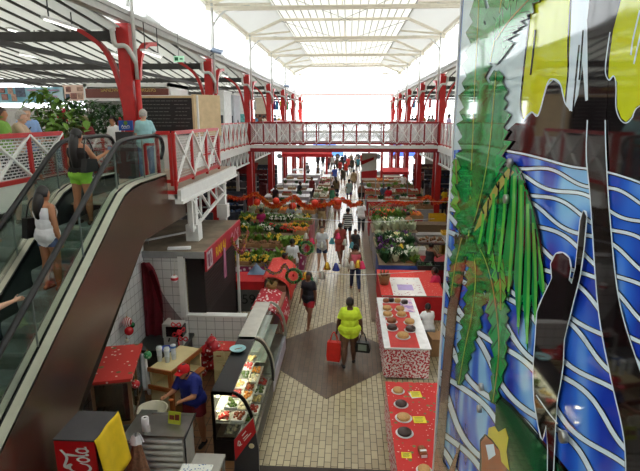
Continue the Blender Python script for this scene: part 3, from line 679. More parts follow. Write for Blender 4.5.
# rider whose hand is on the rail, body outside the frame
yy, zz_ = on_step(5.1); yy = 5.14; zz_ = hz(5.1)-1.0
t, J = person('rider at left edge with an arm stretched to the escalator handrail, blue and white clothes', (-4.5, yy, zz_), R(0), 1.66, dict(spL=3, spR=3, armR=86, abR=30, elR=6, inR=0), 'light', 'brown', ('tee', (40, 70, 120)), ('shorts', (225, 225, 225)), .012)
# ================================================================ UPPER LEFT GALLERY
def up(px, py, Y): return at(px, py, Y=Y)
def upper_person(label, px, Y, **k):
    p = at(px, 120, Y=Y); p.z = FU; return person(label, p, **k)
upper_person('older man in light blue checked shirt and jeans seen from behind at the escalator top', 143.5, 11.9, rz=R(8), h=1.66, pose=dict(armL=20, elL=50, armR=20, elR=50, spL=3, spR=3), skin='light', hair='grey', top=('shirt', (150, 195, 200)), bot=('trousers', (95, 120, 155)), vox=.014, build=1.08, shoes=(70, 60, 50))
upper_person('person in plain green shirt at far left behind the gallery railing', 1, 9.2, rz=R(-60), h=1.66, pose=dict(armR=30, elR=60), skin='tan', hair='brown', top=('tee', (120, 165, 70)), bot=('trousers', (60, 60, 60)), vox=.02, build=1.1)
upper_person('grey haired woman in beige top leaning at the gallery railing', 13, 9.6, rz=R(-75), h=1.62, pose=dict(lean=14, armR=30, elR=60, armL=30, elL=50), skin='light', hair='grey', top=('tee', (190, 165, 140)), bot=('long skirt', (60, 60, 60)), vox=.018, build=1.1, fem=True)
t, J = upper_person('man in light blue shirt with dark strap across his chest behind the railing', 27, 10.4, rz=R(-150), h=1.68, pose=dict(armR=25, elR=70, armL=10), skin='light', hair='grey', top=('shirt', (140, 170, 215)), bot=('trousers', (60, 65, 80)), vox=.018, build=1.12)
MB().tube(smoothpl([(-.16, .0, 1.44), (-.05, .14, 1.3), (.1, .15, 1.1), (.2, .06, .95)], 4), .018, 6).build('strap', BLK, t)
upper_person('seated person in white shirt and pale cap among the plants', 113, 12.6, rz=R(160), h=1.5, pose=dict(STAND), skin='tan', hair='black', top=('tee', (240, 240, 240)), bot=('trousers', (50, 50, 60)), vox=.03)
upper_person('person in olive cap partly behind the long haired woman at the escalator top', 84, 11.6, rz=R(20), h=1.5, pose=dict(STAND), skin='brown', hair='black', top=('tee', (120, 40, 45)), bot=('trousers', (40, 40, 45)), vox=.03, cap=(130, 125, 85))
# plants: pots with stems and individual leaves
def leafy(label, px, Y, h, w_, n, m, leafsize=.16, seed=1, group=None, X=None):
    p = at(px, 117, Y=Y); random.seed(seed)
    t = thing('potted_plant', label, 'plant', (p.x if X is None else X, Y, FU), 0, group)
    MB().lathe([(0.001, 0), (.16, 0), (.22, .36), (.24, .38), (.21, .38), (.2, .33), (.001, .33)], n=14).build('pot', mat('terracotta', (150, 85, 60), .8), t)
    s = MB(); f = MB()
    for i in range(7):
        a = random.uniform(0, 6.28); q = random.uniform(.1, .5)*w_; s.tube([(0, 0, .33), (math.cos(a)*q*.4, math.sin(a)*q*.4, h*.5), (math.cos(a)*q, math.sin(a)*q, h*random.uniform(.8, 1))], [.018, .013, .006], 5)
    s.build('stems', mat('stem_brown', (90, 75, 45), .8), t)
    for i in range(n):
        ph = random.uniform(0, 6.28); rr = random.random()**.5*w_; z = random.uniform(.35, 1)*h; rr *= math.sin(min(1, (1.12-z/h)*2)*1.57)
        c = Vector((math.cos(ph)*rr, math.sin(ph)*rr, z)); L = leafsize*random.uniform(.6, 1.2)
        M = Matrix.Rotation(random.uniform(0, 6.28), 3, 'Z') @ Matrix.Rotation(random.uniform(-1.0, .6), 3, 'X')
        vs = [(0, 0, 0), (L*.3, L*.35, L*.06), (L*.25, L*.75, L*.03), (0, L*1.1, -L*.08), (-L*.25, L*.75, L*.03), (-L*.3, L*.35, L*.06), (0, L*.5, -L*.02)]
        f.add([c + M @ Vector(v) for v in vs], [(0, 1, 6), (1, 2, 6), (2, 3, 6), (3, 4, 6), (4, 5, 6), (5, 0, 6)])
    f.build('foliage', m, t); return t
leafy('tall bright broad leaved plant behind the railing beside the man in blue', 45, 12.2, 2.15, .55, 230, LEAF2, .24, 3)
leafy('dense dark green shrub in the middle of the gallery plants', 62, 12.8, 1.95, .75, 420, LEAF, .17, 4)
leafy('dark green bushy plant left of the long haired woman', 76, 13.3, 1.9, .8, 420, LEAF3, .15, 5)
leafy('rounded green shrub in the row of plants below the brown sign', 93, 13.2, 1.9, .8, 420, LEAF, .15, 6)
leafy('dark shrub at the right end of the plant row beside the red column', 110, 13.4, 1.85, .75, 400, LEAF3, .15, 7)
leafy('palm like plant with drooping pale leaves near the railing end', 68, 11.2, 1.7, .5, 110, LEAF2, .24, 8)
leafy('low dark plant just behind the railing end', 50, 10.6, 1.15, .5, 220, LEAF3, .14, 9)
b = MB()
for i in range(14): b.ell((random.gauss(0, .08), random.gauss(0, .1), random.gauss(0, .1)), .03, 6, 4)
p = at(66, 113, Y=12.0); b2 = MB(); b2.v = [(v[0]+p.x, v[1]+p.y, v[2]+p.z) for v in b.v]; b2.f = b.f; b2.m = b.m; b2.smooth = b.smooth
b2.build('red_flowers', mat('red_petals', (190, 30, 60), .6), label='cluster of red flowers blooming among the gallery plants', cat='flowers', kind='stuff')
# banners and food stands behind
def board(name, label, cat, px0, px1, py0, py1, Y, m, th=.06):
    a = at(px0, py1, Y=Y); c = at(px1, py0, Y=Y); return thing(name, label, cat, ((a.x+c.x)/2, Y, a.z)), a, c
t, a, c = board('banner', 'long turquoise banner with small photos and pink lettering at far left', 'banner', -8, 64, 87, 103, 18, None)
MB().box(a.x, c.x, 17.98, 18.02, a.z, c.z).build('sheet', patmat('turquoise_banner', (90, 170, 195), (190, 215, 225), 'noise', 1.2, .5, soft=.15), t, world=True)
for i, (x0, x1, y0, y1) in enumerate(((-3, 4, 88, 93), (8, 12, 87, 94), (16, 24, 87, 97), (2, 7, 94, 100), (12, 16, 94, 101))):
    p, q = at(x0, y1, Y=17.95), at(x1, y0, Y=17.95); MB().box(p.x, q.x, 17.95, 17.98, p.z, q.z).build('photo_print', mat('photo_%d' % (i % 3), ((150, 100, 90), (190, 150, 130), (80, 90, 110))[i % 3], .5, noise_amt=.5, scale=14), t, world=True)
def fn_(x, y): p = at(x, y, Y=17.94); return p
b = MB()
for line, n, y0 in ((0, 9, 91), (1, 6, 97)):
    for i in range(n):
        x = 27+i*3.6+line*9; pl = smoothpl([(x, y0), (x+1, y0-1.6), (x+1.8, y0), (x+2.7, y0-1.2), (x+3.3, y0)], 3); strokes(b, [pl], lambda q: at(q[0], q[1], Y=17.94), .5)
b.build('script_lettering', mat('pink_ink', (205, 120, 160), .6), t, world=True)
t, a, c = board('banner', 'short pale orange banner with food photos next to the turquoise banner', 'banner', 64.5, 84.5, 85, 101, 18, None)
MB().box(a.x, c.x, 17.98, 18.02, a.z, c.z).build('sheet', mat('pale_orange', (235, 205, 190), .6), t, world=True)
for i, (x0, x1, y0, y1) in enumerate(((66, 70, 87, 92), (77, 83, 87, 91), (66, 69, 94, 99), (71, 76, 93, 99), (78, 82, 93, 99))):
    p, q = at(x0, y1, Y=17.95), at(x1, y0, Y=17.95); MB().box(p.x, q.x, 17.95, 17.98, p.z, q.z).build('photo_print', mat('photo_%d' % (i % 3), (1, 1, 1)), t, world=True)
t, a, c = board('snack_stand', 'white snack stand with brown sign board over its counter behind the plants', 'stand', 84.5, 170, 83, 101, 17.5, None)
MB().box(a.x, c.x, 17.5, 19.5, at(100, 87, Y=17.5).z, c.z).box(a.x, a.x+.12, 17.5, 19.5, FU, c.z).box(c.x-.12, c.x, 17.5, 19.5, FU, c.z).box(a.x, c.x, 19.4, 19.5, FU, c.z).box(a.x, c.x, 17.46, 17.6, at(100, 101, Y=17.5).z, at(100, 98, Y=17.5).z).build('frame', WHT, t, world=True)
p = at(86.5, 98, Y=17.45); q = at(168, 88.5, Y=17.45); MB().box(p.x, q.x, 17.42, 17.5, p.z, q.z).build('sign_board', mat('sign_brown', (110, 55, 45), .5), t, world=True)
M = Matrix.Translation((at(128, 89.8, Y=17.4).x, 17.41, at(128, 90.2, Y=17.4).z)) @ Matrix.Rotation(R(90), 4, 'X')
text('sign_lettering', 'SANDWICHES - BURGERS', .17, M, mat('gold_letters', (190, 160, 90), .5), t)
MB().box(a.x+.1, c.x-.1, 17.5, 18.0, FU, FU+1.05).build('counter', WHT, t, world=True)
# menu board kiosk at landing
t = thing('menu_kiosk', 'plywood kiosk with large black chalk menu board behind the man in blue shirt', 'kiosk', (at(170, 117, Y=14.9).x, 15.2, FU))
a = at(143, 129, Y=14.6); c = at(192, 98, Y=14.6); z1 = c.z+.08
MB().box(a.x-.1, at(192, 0, Y=14.6).x, 14.62, 14.72, FU+.35, z1).build('back_board', WHT, t, world=True)
MB().box(a.x-.06, c.x, 14.56, 14.62, FU+1.0, c.z).build('menu_board', mat('chalkboard', (34, 34, 36), .35), t, world=True)
MB().box(a.x-.08, c.x+.04, 14.54, 14.62, c.z, c.z+.06).build('board_frame', PLY, t, world=True)
x = c.x; MB().prism([(x, 14.55), (x+.06, 14.55), (x+.62, 15.35), (x+.56, 15.35)], 'z', FU+.95, z1+.02).build('plywood_side', PLY, t, world=True)
b = MB(); random.seed(5)
for i in range(8):
    z = c.z-.08-i*.1; x = a.x+.02
    while x < c.x-.15:
        l_ = random.uniform(.04, .14); 
        if not (.55 < (x-a.x)/(c.x-a.x) < .6): b.box(x, x+l_, 14.55, 14.56, z-.008, z+.008)
        x += l_+.03
b.build('chalk_writing', mat('chalk', (120, 120, 118), .8), t, world=True)
MB().box(a.x, c.x-.05, 14.8, 15.3, FU, FU+.95).build('white_counter', WHT, t, world=True)
MB().box(a.x-.3, -5.6, 15.65, 16.8, FU, FU+2.15).build('white_cabin', WHT, t, world=True)
# blue ice-cream sign box + bin
p = at(125.5, 131, Y=12.3)
t = thing('sign_box', 'small blue sign on a dark stand beside the nearest red column', 'sign', (p.x, 12.3, FU))
MB().box(-.22, .22, -.1, .1, 0, p.z-FU-.02).build('dark_stand', DKG, t)
a, c = at(119, 130.5, Y=12.15), at(132, 120.5, Y=12.15); MB().box(a.x, c.x, 12.15, 12.2, a.z, c.z).build('blue_panel', mat('sign_blue', (25, 80, 170), .4), t, world=True)
b = MB(); strokes(b, [smoothpl([(121.5, 127.5), (122.5, 125), (123.5, 127.5), (125, 125.6), (126, 127.3), (128, 125.5), (129.5, 126.8)], 4)], lambda q: at(q[0], q[1], Y=12.14), .6); strokes(b, [[(122, 128.6), (130, 127.8)]], lambda q: at(q[0], q[1], Y=12.14), .4)
b.build('white_script', WHT, t, world=True)
MB().ell(at(125.5, 123, Y=12.14), (.05, .008, .05)).build('leaf_mark', LEAF2, t, world=True)
p = at(122.5, 117, Y=12.9)
t = thing('fire_extinguisher', 'red fire extinguisher fixed near the nearest red column', 'extinguisher', (p.x, 12.75, FU+.95))
MB().lathe([(.001, 0), (.07, .01), (.075, .1), (.075, .42), (.03, .5), (.03, .55), (.001, .55)], n=12).build('cylinder', RED, t); MB().tube([(0, 0, .55), (.08, -.02, .5), (.1, -.03, .25)], .012, 6).build('hose', BLK, t)
# far white stands & souvenir goods on left gallery
for i, (px0, px1, py, Y, lab, c_) in enumerate(((214, 223, 92, 24.2, 'white souvenir cabin just past the second red column', (228, 230, 228)), (224, 233, 95, 26.6, 'grey fronted cabin with dark window on the left gallery', (188, 194, 200)), (235, 245, 94, 29.8, 'tall white cabinet with turquoise screen on the left gallery', (236, 238, 238)), (254, 268, 98, 38, 'cream souvenir wall beyond the footbridge on the left gallery', (215, 205, 185)))):
    a = at(px0, py, Y=Y); c = at(px1, py, Y=Y)
    t = thing('souvenir_cabin', lab, 'cabin', ((a.x+c.x)/2, Y+.6, FU)); w2 = (c.x-a.x)/2
    MB().box(-w2, w2, -.5, 1.0, 0, a.z-FU).build('cabin_body', mat('cabin_%d' % i, c_, .6), t); MB().box(-w2*.7, w2*.7, -.53, -.5, .3, (a.z-FU)*.6).build('display_window', mat('cab_win_%d' % i, ((60, 70, 75), (40, 50, 70), (110, 190, 190), (120, 80, 60))[i], .3, noise_amt=.5, scale=8), t)
    MB().box(-w2-.05, w2+.05, -.6, 1.05, a.z-FU, a.z-FU+.08).build('roof_slab', WHT, t)
# hanging pareos / shirts
cols = [(200, 60, 110), (50, 70, 150), (220, 90, 50), (70, 140, 90), (90, 50, 120), (220, 200, 60), (40, 120, 170), (210, 60, 60), (235, 235, 235), (60, 60, 70)]
names = ['pink', 'blue', 'orange', 'green', 'purple', 'yellow', 'teal', 'red', 'white', 'dark']
def cloth_hang(px, py0, py1, wpx, Y, ci, where):
    a = at(px-wpx/2, py1, Y=Y); c = at(px+wpx/2, py0, Y=Y); w2 = (c.x-a.x)/2; h = c.z-a.z
    b = MB().grid(lambda u, v: ((u-.5)*2*w2*(1-.15*v), .04*math.sin(u*12), h*v), 8, 4)
    t = thing('hanging_cloth', '%s cloth hanging %s' % (names[ci], where), 'cloth', ((a.x+c.x)/2, Y, a.z)); b.build('cloth', cm(cols[ci]), t, solid=.01); MB().cyl((0, 0, h), (0, 0, 7.75-a.z), .01, n=4).build('cord', GREY, t)
for px, ci, w_ in ((247, 0, 5), (240, 1, 3)): cloth_hang(px, 101, 108, w_, 31, ci, 'in the white stand before the footbridge, left gallery')
for i, px in enumerate((255, 259, 262, 266, 274, 277, 281, 287)): cloth_hang(px, 101, 110, 3, 3400/(349-px)+1, (8, 1, 9, 2, 4, 6, 5, 3)[i], 'on the left gallery beyond the footbridge')
for i, px in enumerate((414, 423, 430, 446)): cloth_hang(px, 99, 108, 3, 3000/(px-349)+1, (6, 5, 7, 0)[i], 'on the right gallery')
# people far on galleries
gp = [(228, 22.5, (40, 60, 90)), (236, 26.2, (70, 70, 75)), (252, 31, (190, 90, 60)), (256, 33, (60, 110, 140)), (260, 31, (120, 70, 50)), (264, 34, (220, 210, 190)), (268, 32.5, (150, 60, 70)), (275, 36, (60, 60, 80)), (279, 38, (200, 160, 80))]
for i, (px, Y, c_) in enumerate(gp):
    lab = ['person in dark blue', 'person in grey', 'person in orange brown', 'person in teal', 'person in brown', 'person in cream', 'person in wine red', 'person in navy', 'person in ochre'][i]
    upper_person(lab+' top far along the left gallery railing', px, 3050/(349-px)+.6, rz=R(-90+30*(i % 3)), h=1.62+.03*(i % 4), pose=WALK if i % 2 else STAND, top=('tee', c_), bot=('trousers', (50, 50, 65)), vox=.045)
gp = [(405, 35, (60, 90, 150)), (413, 33, (60, 62, 72)), (416, 34, (45, 45, 52)), (425, 32, (150, 100, 60)), (429, 30.5, (80, 85, 75)), (433, 31, (130, 135, 130)), (449, 23.5, (205, 190, 225))]
for i, (px, Y, c_) in enumerate(gp):
    lab = ['person in blue top', 'person in slate top', 'person in black top', 'person in tan top', 'person in olive top', 'person in grey top', 'person in lilac top'][i]
    upper_person(lab+' leaning near the right gallery railing', px, 3000/(px-349)+.6, rz=R(90+25*(i % 3)), h=1.6+.03*(i % 4), pose=dict(lean=10, armL=40, elL=40, armR=40, elR=40) if i % 2 else STAND, top=('tee', c_), bot=('trousers', (50, 50, 65)), vox=.045)
# fluorescent tubes and exit sign
tb = mat('tube_white', (250, 250, 245), .4, emit=1.0)
for i, (px, py, Y, n) in enumerate(((61, 24, 11, 'nearest the red column'), (24, 33, 13, 'over the far left plants'), (111, 53, 18, 'behind the nearest column'), (105, 61, 22, 'above the snack stand'), (30, 56, 19, 'far left above the turquoise banner'), (152, 54, 13.5, 'right of the nearest red column'), (200, 66, 22, 'left of the second column'), (225, 76, 26, 'between second and third columns'), (228, 86, 34, 'low in the distance on left'), (239, 83, 31, 'beside the third column'))):
    p = at(px, py, Y=Y); t = thing('ceiling_light', 'white fluorescent tube light ' + n, 'light', tuple(p))
    MB().box(-.06, .06, -.62, .62, 0, .05).build('housing', WHT, t); MB().cyl((0, -.6, -.02), (0, .6, -.02), .02, n=8).build('tube', tb, t)
    for q_ in (-.44, .44): MB().box(-.01, .01, q_-.01, q_+.01, .05, max(.2, 8.0-p.z)).build('rod', DKG, t)
p = at(179, 59, Y=16)
t = thing('exit_sign', 'small green and white exit sign hanging under the left roof', 'sign', tuple(p))
MB().box(-.16, .16, -.02, .02, -.09, .09).build('panel', mat('exit_green', (170, 220, 190), .4, emit=.3), t); MB().box(-.13, -.02, -.024, -.02, -.05, .05).box(.03, .12, -.024, -.02, -.02, .02).build('pictogram', mat('exit_dark', (20, 120, 70), .4), t)
MB().box(-.01, .01, -.01, .01, .09, 8.2-p.z).build('rod', GREY, t)
for px, py, Y, n in ((217, 51, 19.9, 'on the second left column'), (287, 86, 42, 'on a far left column')):
    p = at(px, py, Y=Y); t = thing('floodlight', 'grey floodlight aimed at the hall '+n, 'light', tuple(p))
    MB().cbox((0, 0, 0), (.42, .28, .08), rx=R(25), ry=R(15)).build('lamp_head', mat('lamp_grey', (130, 145, 170), .4), t); MB().bar((0, 0, 0), (-.3, .1, -.15), .04, .04).build('bracket', GREY, t)
# ================================================================ KITCHEN STALL, LEFT FOREGROUND
WT = brickmat('white_wall_tile', (226, 226, 222), (220, 221, 218), (150, 150, 148), .2, .2, .006, (R(90), 0, 0), .25, offset=0, bump=.2, nz=.04)
WTX = brickmat('white_wall_tile_side', (222, 224, 222), (218, 219, 218), (150, 150, 148), .2, .2, .006, (0, R(90), 0), .25, offset=0, bump=.2, nz=.04)
struct('wall_kitchen_side', MB().prism([(3.6, 0), (10.5, 0), (10.5, 3.4), (8.6, 3.2), (4.2, .1)], 'x', -4.62, -4.52), WTX)
struct('wall_kitchen_back', MB().box(-4.52, -3.68, 10.42, 10.52, 0, 2.68), WT)
struct('wall_kitchen_low', MB().box(-3.68, -2.27, 10.42, 10.56, 0, 1.3), WT)
struct('trim_low_wall_cap', MB().box(-3.68, -2.25, 10.4, 10.6, 1.3, 1.34), WHT)
struct('trim_kitchen_post', MB().box(-3.72, -3.6, 10.36, 10.5, 1.3, 2.72), WHT)
# snack kiosk with flat brown roof
t = thing('snack_kiosk', 'kiosk with flat dirty brown roof and red sign strip behind the tiled wall', 'kiosk', (-4, 12, 0))
MB().box(-5.1, -3.12, 10.4, 13.9, 2.74, 2.82).build('roof', mat('dirty_roof', (122, 108, 90), .85, noise_amt=.35, scale=3, bump=.3), t, world=True)
MB().box(-5.1, -3.12, 10.38, 10.4, 2.68, 2.83).build('roof_edge', GREY, t, world=True)
MB().box(-3.4, -3.2, 10.6, 13.6, .0, 2.74).build('dark_shutter', mat('shutter_dark', (46, 38, 38), .6), t, world=True)
b = MB(); z = 1.3
while z < 2.7: b.box(-3.2, -3.19, 10.62, 13.58, z, z+.015); z += .08
b.build('shutter_slats', mat('slat', (60, 50, 48), .5), t, world=True)
MB().box(-3.6, -3.2, 10.56, 10.62, 1.34, 2.7).build('interior_shade_panel', mat('interior_shade', (36, 30, 30), .7), t, world=True)  # flat dark panel painted to stand in for the shaded shop interior
MB().box(-3.14, -3.08, 13.5, 13.6, 0, 2.7).build('white_post', WHT, t, world=True)
MB().box(-3.12, -3.08, 10.38, 13.9, 2.38, 2.84).build('sign_board', mat('sign_red', (185, 40, 60), .5, noise_amt=.2), t, world=True)
MB().box(-3.08, -3.07, 10.42, 10.85, 2.42, 2.8).build('white_sign_panel', mat('sign_white_print', (215, 200, 205), .5, noise_amt=.4, scale=12), t, world=True)
b = MB(); b.box(-3.07, -3.065, 10.5, 10.62, 2.46, 2.74).box(-3.07, -3.065, 10.68, 10.74, 2.5, 2.76); b.build('figure_print', mat('plum_print', (120, 50, 80), .5), t, world=True)
text('yellow_lettering', 'RAKAI', .34, Matrix.Translation((-3.065, 11.6, 2.6)) @ Matrix.Rotation(R(90), 4, 'Z') @ Matrix.Rotation(R(90), 4, 'X'), mat('letter_yellow', (235, 190, 40), .5), t)
b = MB(); strokes(b, [smoothpl([(12.6, 2.5), (12.8, 2.7), (13.0, 2.52), (13.2, 2.72), (13.4, 2.55), (13.6, 2.7)], 4)], lambda q: (-3.064, q[0], q[1]), .05)
b.build('white_flower_scroll', mat('pale_pink_print', (225, 170, 190), .5), t, world=True)
# debris on the roof: wire rack
t = thing('wire_rack', 'small metal wire rack lying at the near left corner of the brown roof', 'rack', (-4.85, 10.75, 2.83))
b = MB()
for i in range(6): b.bar((-.22+i*.09, -.25, .1), (-.22+i*.09, .25, .1), .01, .01)
for s in (-.25, 0, .25): b.bar((-.24, s, .1), (.24, s, .1), .012, .012)
b.build('grid', STEEL, t); MB().bar((-.24, -.25, 0), (-.24, -.25, .12), .015, .015).bar((.24, -.25, 0), (.24, -.25, .12), .015, .015).bar((.24, .25, 0), (.24, .25, .12), .015, .015).bar((-.24, .25, 0), (-.24, .25, .12), .015, .015).build('feet', STEEL, t)
MB().cbox((-4.3, 11.9, 2.85), (.05, 1.6, .04), rz=R(-38)).build('plank', WHT, label='white strip lying diagonally on the brown kiosk roof', cat='strip')
MB().cbox((-3.75, 10.62, 2.85), (.5, .12, .05), rz=R(12)).build('crumpled_strip', SKW, label='crumpled white strip on the roof in front of the white post', cat='strip')  # crumpled white strip, no light source
# fridge with cola lettering
FX0, FX1, FY0, FY1, FZ = -3.53, -3.02, 5.14, 5.74, 1.9
t = thing('drinks_fridge', 'red drinks fridge with white script lettering and dark grey top', 'fridge', ((FX0+FX1)/2, (FY0+FY1)/2, 0))
MB().box(FX0, FX1, FY0, FY1, 0, FZ-.02).build('cabinet', mat('cola_red', (190, 18, 28), .35, noise_amt=.05), t, world=True)
MB().box(FX0-.005, FX1+.005, FY0-.005, FY1+.005, FZ-.02, FZ).build('top_panel', mat('fridge_top', (64, 62, 66), .6), t, world=True)
MB().box(FX1-.0, FX1+.02, FY0+.02, FY1-.02, .1, FZ-.1).build('door', mat('fridge_door_dark', (25, 22, 24), .3), t, world=True)
# script lettering: reads bottom to top on the near face
u0, v0 = (FX0+FX1)/2+.0, 1.79
def cf(q): return (u0+.155-q[1]*.215, FY0-.004, .97+q[0]*.096)
def arc(cx, cy, rx, ry, a0, a1, n=10): return [(cx+rx*math.cos(R(a0+(a1-a0)*i/n)), cy+ry*math.sin(R(a0+(a1-a0)*i/n))) for i in range(n+1)]
L_ = []
def word(x, big):
    L_.append(arc(x+.75, .55, .7, .62, 50, 320, 14)+[(x+1.35, .35), (x+1.5, .5)])
    if big: L_.append(smoothpl([(x+1.3, 1.02), (x+1.0, 1.28), (x+.6, 1.2), (x+.9, 1.45), (x+2.2, 1.25), (x+3.3, 1.55)], 5))
word(0, 0); L_.append(arc(2.0, .3, .35, .33, 0, 360)); L_.append(arc(2.9, .3, .35, .33, 50, 320)); L_.append(arc(3.8, .3, .33, .33, 0, 360)); L_.append([(4.15, .6), (4.2, .05), (4.4, .1)])
L_.append([(4.5, .35), (4.85, .38)])
word(4.9, 1); L_.append(arc(6.85, .3, .33, .33, 0, 360)); L_.append(smoothpl([(7.25, .2), (7.6, 1.1), (7.5, 1.25), (7.38, .9), (7.5, .05), (7.75, .1)], 5)); L_.append(arc(8.15, .3, .32, .33, 0, 360)); L_.append([(8.48, .6), (8.52, .05), (8.75, .12)])
b = MB(); strokes(b, L_, lambda q: cf(q), .17); b.build('white_script_lettering', WHT, t, world=True)
MB().grid(lambda u, v: (FX1-.03+(.05 if v < .12 else .06+(v-.12)*.12)+.01*math.sin(u*9), FY0-.03+u*.62, FZ+.015 if v < .1 else FZ+.015-(v-.1)*.75-.04*math.sin(u*2.5)*v), 10, 12).build('yellow_cloth', YEL, solid=.012, label='yellow cloth draped over the right side of the red fridge', cat='cloth')
# glass food cabinet, red christmas cloth
XMAS = patmat('red_christmas_cloth', (228, 205, 185), (196, 52, 44), 'voronoi', 9, .19, .7, soft=.02, rgb3=(110, 105, 60))
cA = at(90, 381, z=1.6); ang = R(15)
t = thing('food_cabinet', 'old glass fronted food cabinet with brown frame between the fridge and tiled wall', 'cabinet', (cA.x, cA.y, 0), ang)
W_, D_ = .60, 1.25
b = MB()
for x in (0.02, W_-.02):
    for y in (.02, D_/2, D_-.02): b.box(x-.025, x+.025, y-.025, y+.025, 0, 1.55)
for z in (.0, .75, 1.5): b.box(0, W_, 0, .05, z, z+.06).box(0, W_, D_-.05, D_, z, z+.06).box(0, .05, 0, D_, z, z+.06).box(W_-.05, W_, 0, D_, z, z+.06)
b.build('frame', mat('frame_brown', (120, 95, 70), .5), t)
MB().box(.02, W_-.02, .02, D_-.02, .74, .77).box(.02, W_-.02, .02, D_-.02, 1.1, 1.12).box(.02, .04, .02, D_, .1, 1.5).build('shelves', STEEL, t)
MB().box(.01, W_-.01, .008, .014, .8, 1.5).box(W_-.014, W_-.008, .02, D_-.02, .8, 1.5).build('glass_panes', glassmat('cab_glass', (200, 215, 212), .6), t)
MB().box(.0, W_, .0, D_, .05, .74).build('lower_panel', mat('cab_lower', (110, 118, 116), .4, .3), t)
tc = thing('table_covering', 'red christmas patterned cloth covering the top of the food cabinet', 'tablecloth', (cA.x, cA.y, 1.57), ang)
MB().box(-.03, W_+.03, -.03, D_+.03, .0, .02).box(-.03, W_+.03, -.035, -.03, -.03, .02).box(W_+.03, W_+.035, -.03, D_+.03, -.03, .02).build('cloth', XMAS, tc)
def worldp(t, v): return t.matrix_basis @ Vector(v)
POLK = patmat('red_polka', (240, 235, 230), (190, 20, 30), 'voronoi', 22, .3, .4)
def ball(label, p, r, m, n='christmas_ball'):
    t = thing(n, label, 'ornament', tuple(p)); MB().ell((0, 0, 0), r, 14, 10).build('ball', m, t); MB().cyl((0, 0, r), (0, 0, r+.02), .012, n=8).build('cap', GOLD, t); MB().cyl((0, 0, r+.02), (0, 0, r+.1), .003, n=4).build('string', GOLD, t); return t
ball('red and white dotted ball hanging in the glass food cabinet', worldp(t, (W_+.06, .12, 1.4)), .07, POLK)
p = at(127, 329, X=-4.4)
ball('red striped round ornament hanging on the tiled wall beside the maroon fabric', at(127, 322, X=-4.4), .1, patmat('striped_ball', (235, 225, 225), (170, 30, 45), 'wave', 9, .5, .3))
ball('glossy red ball in the ornament bunch on the tiled wall', at(129, 331, X=-4.36), .09, mat('gloss_red', (200, 15, 25), .12))
ball('green foil ornament in the bunch on the tiled wall', at(132, 325, X=-4.38), .06, mat('foil_green', (40, 110, 60), .2, .5))
ball('small silver ornament at the bottom of the wall bunch', at(127, 341, X=-4.38), .05, SILV)
ball('red and white banded ball hanging on the white wall under the kiosk roof', at(174.5, 278.5, Y=10.3), .085, patmat('banded_ball', (200, 25, 35), (235, 230, 230), 'wave', 2.9, .62, .3, vec=(0, 0, 1)))
MB().cyl(at(174.5, 261, Y=10.3), at(174.5, 275, Y=10.3), .008, n=5).build('ribbon', SILV, label='thin white ribbon holding the banded red ball', cat='ribbon')
ball('green foil ornament at far corner of the red covered food cabinet', at(147.5, 355, z=1.45), .075, patmat('green_white_foil', (220, 235, 225), (40, 140, 80), 'voronoi', 20, .25, .3))
# maroon tulle drape
SHEER = sheermat('maroon_tulle', (120, 18, 38), .35)
b = MB()
def dr(u, v):
    w2 = .12+.34*v**.7*(1.4-v); z = 2.6-1.75*v
    return (-4.5+w2*u*1.5+.03*math.sin(u*17), 10.26-.05*math.sin(u*14)-.08*v, z)
b.grid(dr, 26, 14); b.build('tulle_drape', mat('maroon_fabric', (112, 14, 34), .8, noise_amt=.3, scale=8), label='long maroon tulle fabric hanging in the corner of the tiled wall', cat='fabric')
b = MB(); b.grid(lambda u, v: (-4.3+.28*v+u*(.1+.4*v*v), 10.2-.05*math.sin(u*8), 2.45-1.25*v-.08*(1-u)*v), 14, 12)
b.build('tulle_veil', SHEER, label='sheer dark red veil flaring from the maroon drape onto the low wall', cat='fabric')
# cream shelf unit with orange-brown edges
WED = mat('orange_wood_edge', (160, 88, 38), .45, noise_amt=.2)
CRL = mat('cream_laminate', (216, 200, 150), .45, noise_amt=.06)
q0, q1, q2 = at(149, 367, z=1.2), at(171, 371, z=1.2), at(188, 347, z=1.2)
ang = math.atan2(q1.y-q0.y, q1.x-q0.x); W_ = (q1-q0).length; D_ = 1.0
t = thing('shelf_unit', 'cream shelf unit with orange wooden edges beside the man in blue', 'shelf', (q0.x, q0.y, 0), ang)
MB().box(0, W_, 0, D_, 1.14, 1.18).build('top', CRL, t)
MB().box(-.02, W_+.02, -.03, 0, 1.12, 1.2).box(W_, W_+.03, 0, D_, 1.12, 1.2).box(-.02, W_+.02, -.05, -.02, .78, .86).box(W_-.06, W_+.02, -.03, .03, 0, 1.14).box(W_-.02, W_+.03, D_*.5, D_*.5+.06, .8, 1.14).build('wood_edge', WED, t)
MB().box(0, .04, 0, D_, 0, 1.14).box(0, W_, D_-.04, D_, 0, 1.14).box(0, W_+.0, -.02, D_, .78, .82).box(0, W_-.04, 0, .04, 0, .78).build('cream_panel', CRL, t)
MB().box(W_+.03, W_+.16, D_*.4, D_*.9, .8, .84).build('side_ledge', WED, t)
SHELF = t
cupm = mat('clear_plastic', (205, 212, 215), .25, noise_amt=.1)
for i, (px, py, lab) in enumerate(((160, 361, 'leftmost clear plastic cup tower'), (167.5, 362, 'middle clear plastic cup tower'), (174, 359, 'right cup tower with blue rim'))):
    p = at(px, py, z=1.18); t = thing('cup_stack', lab+' on the cream shelf unit', 'cups', tuple(p), 0)
    MB().lathe([(.04, 0), (.05, .12), (.052, .125), (.045, .13), (.055, .26), (.05, .3), (.001, .3)], n=12).build('cups', cupm, t)
    MB().lathe([(.054, .24), (.058, .26), (.054, .28)], n=12).build('rim', mat('rim_blue', (70, 120, 190), .4) if i == 2 else WHT, t)
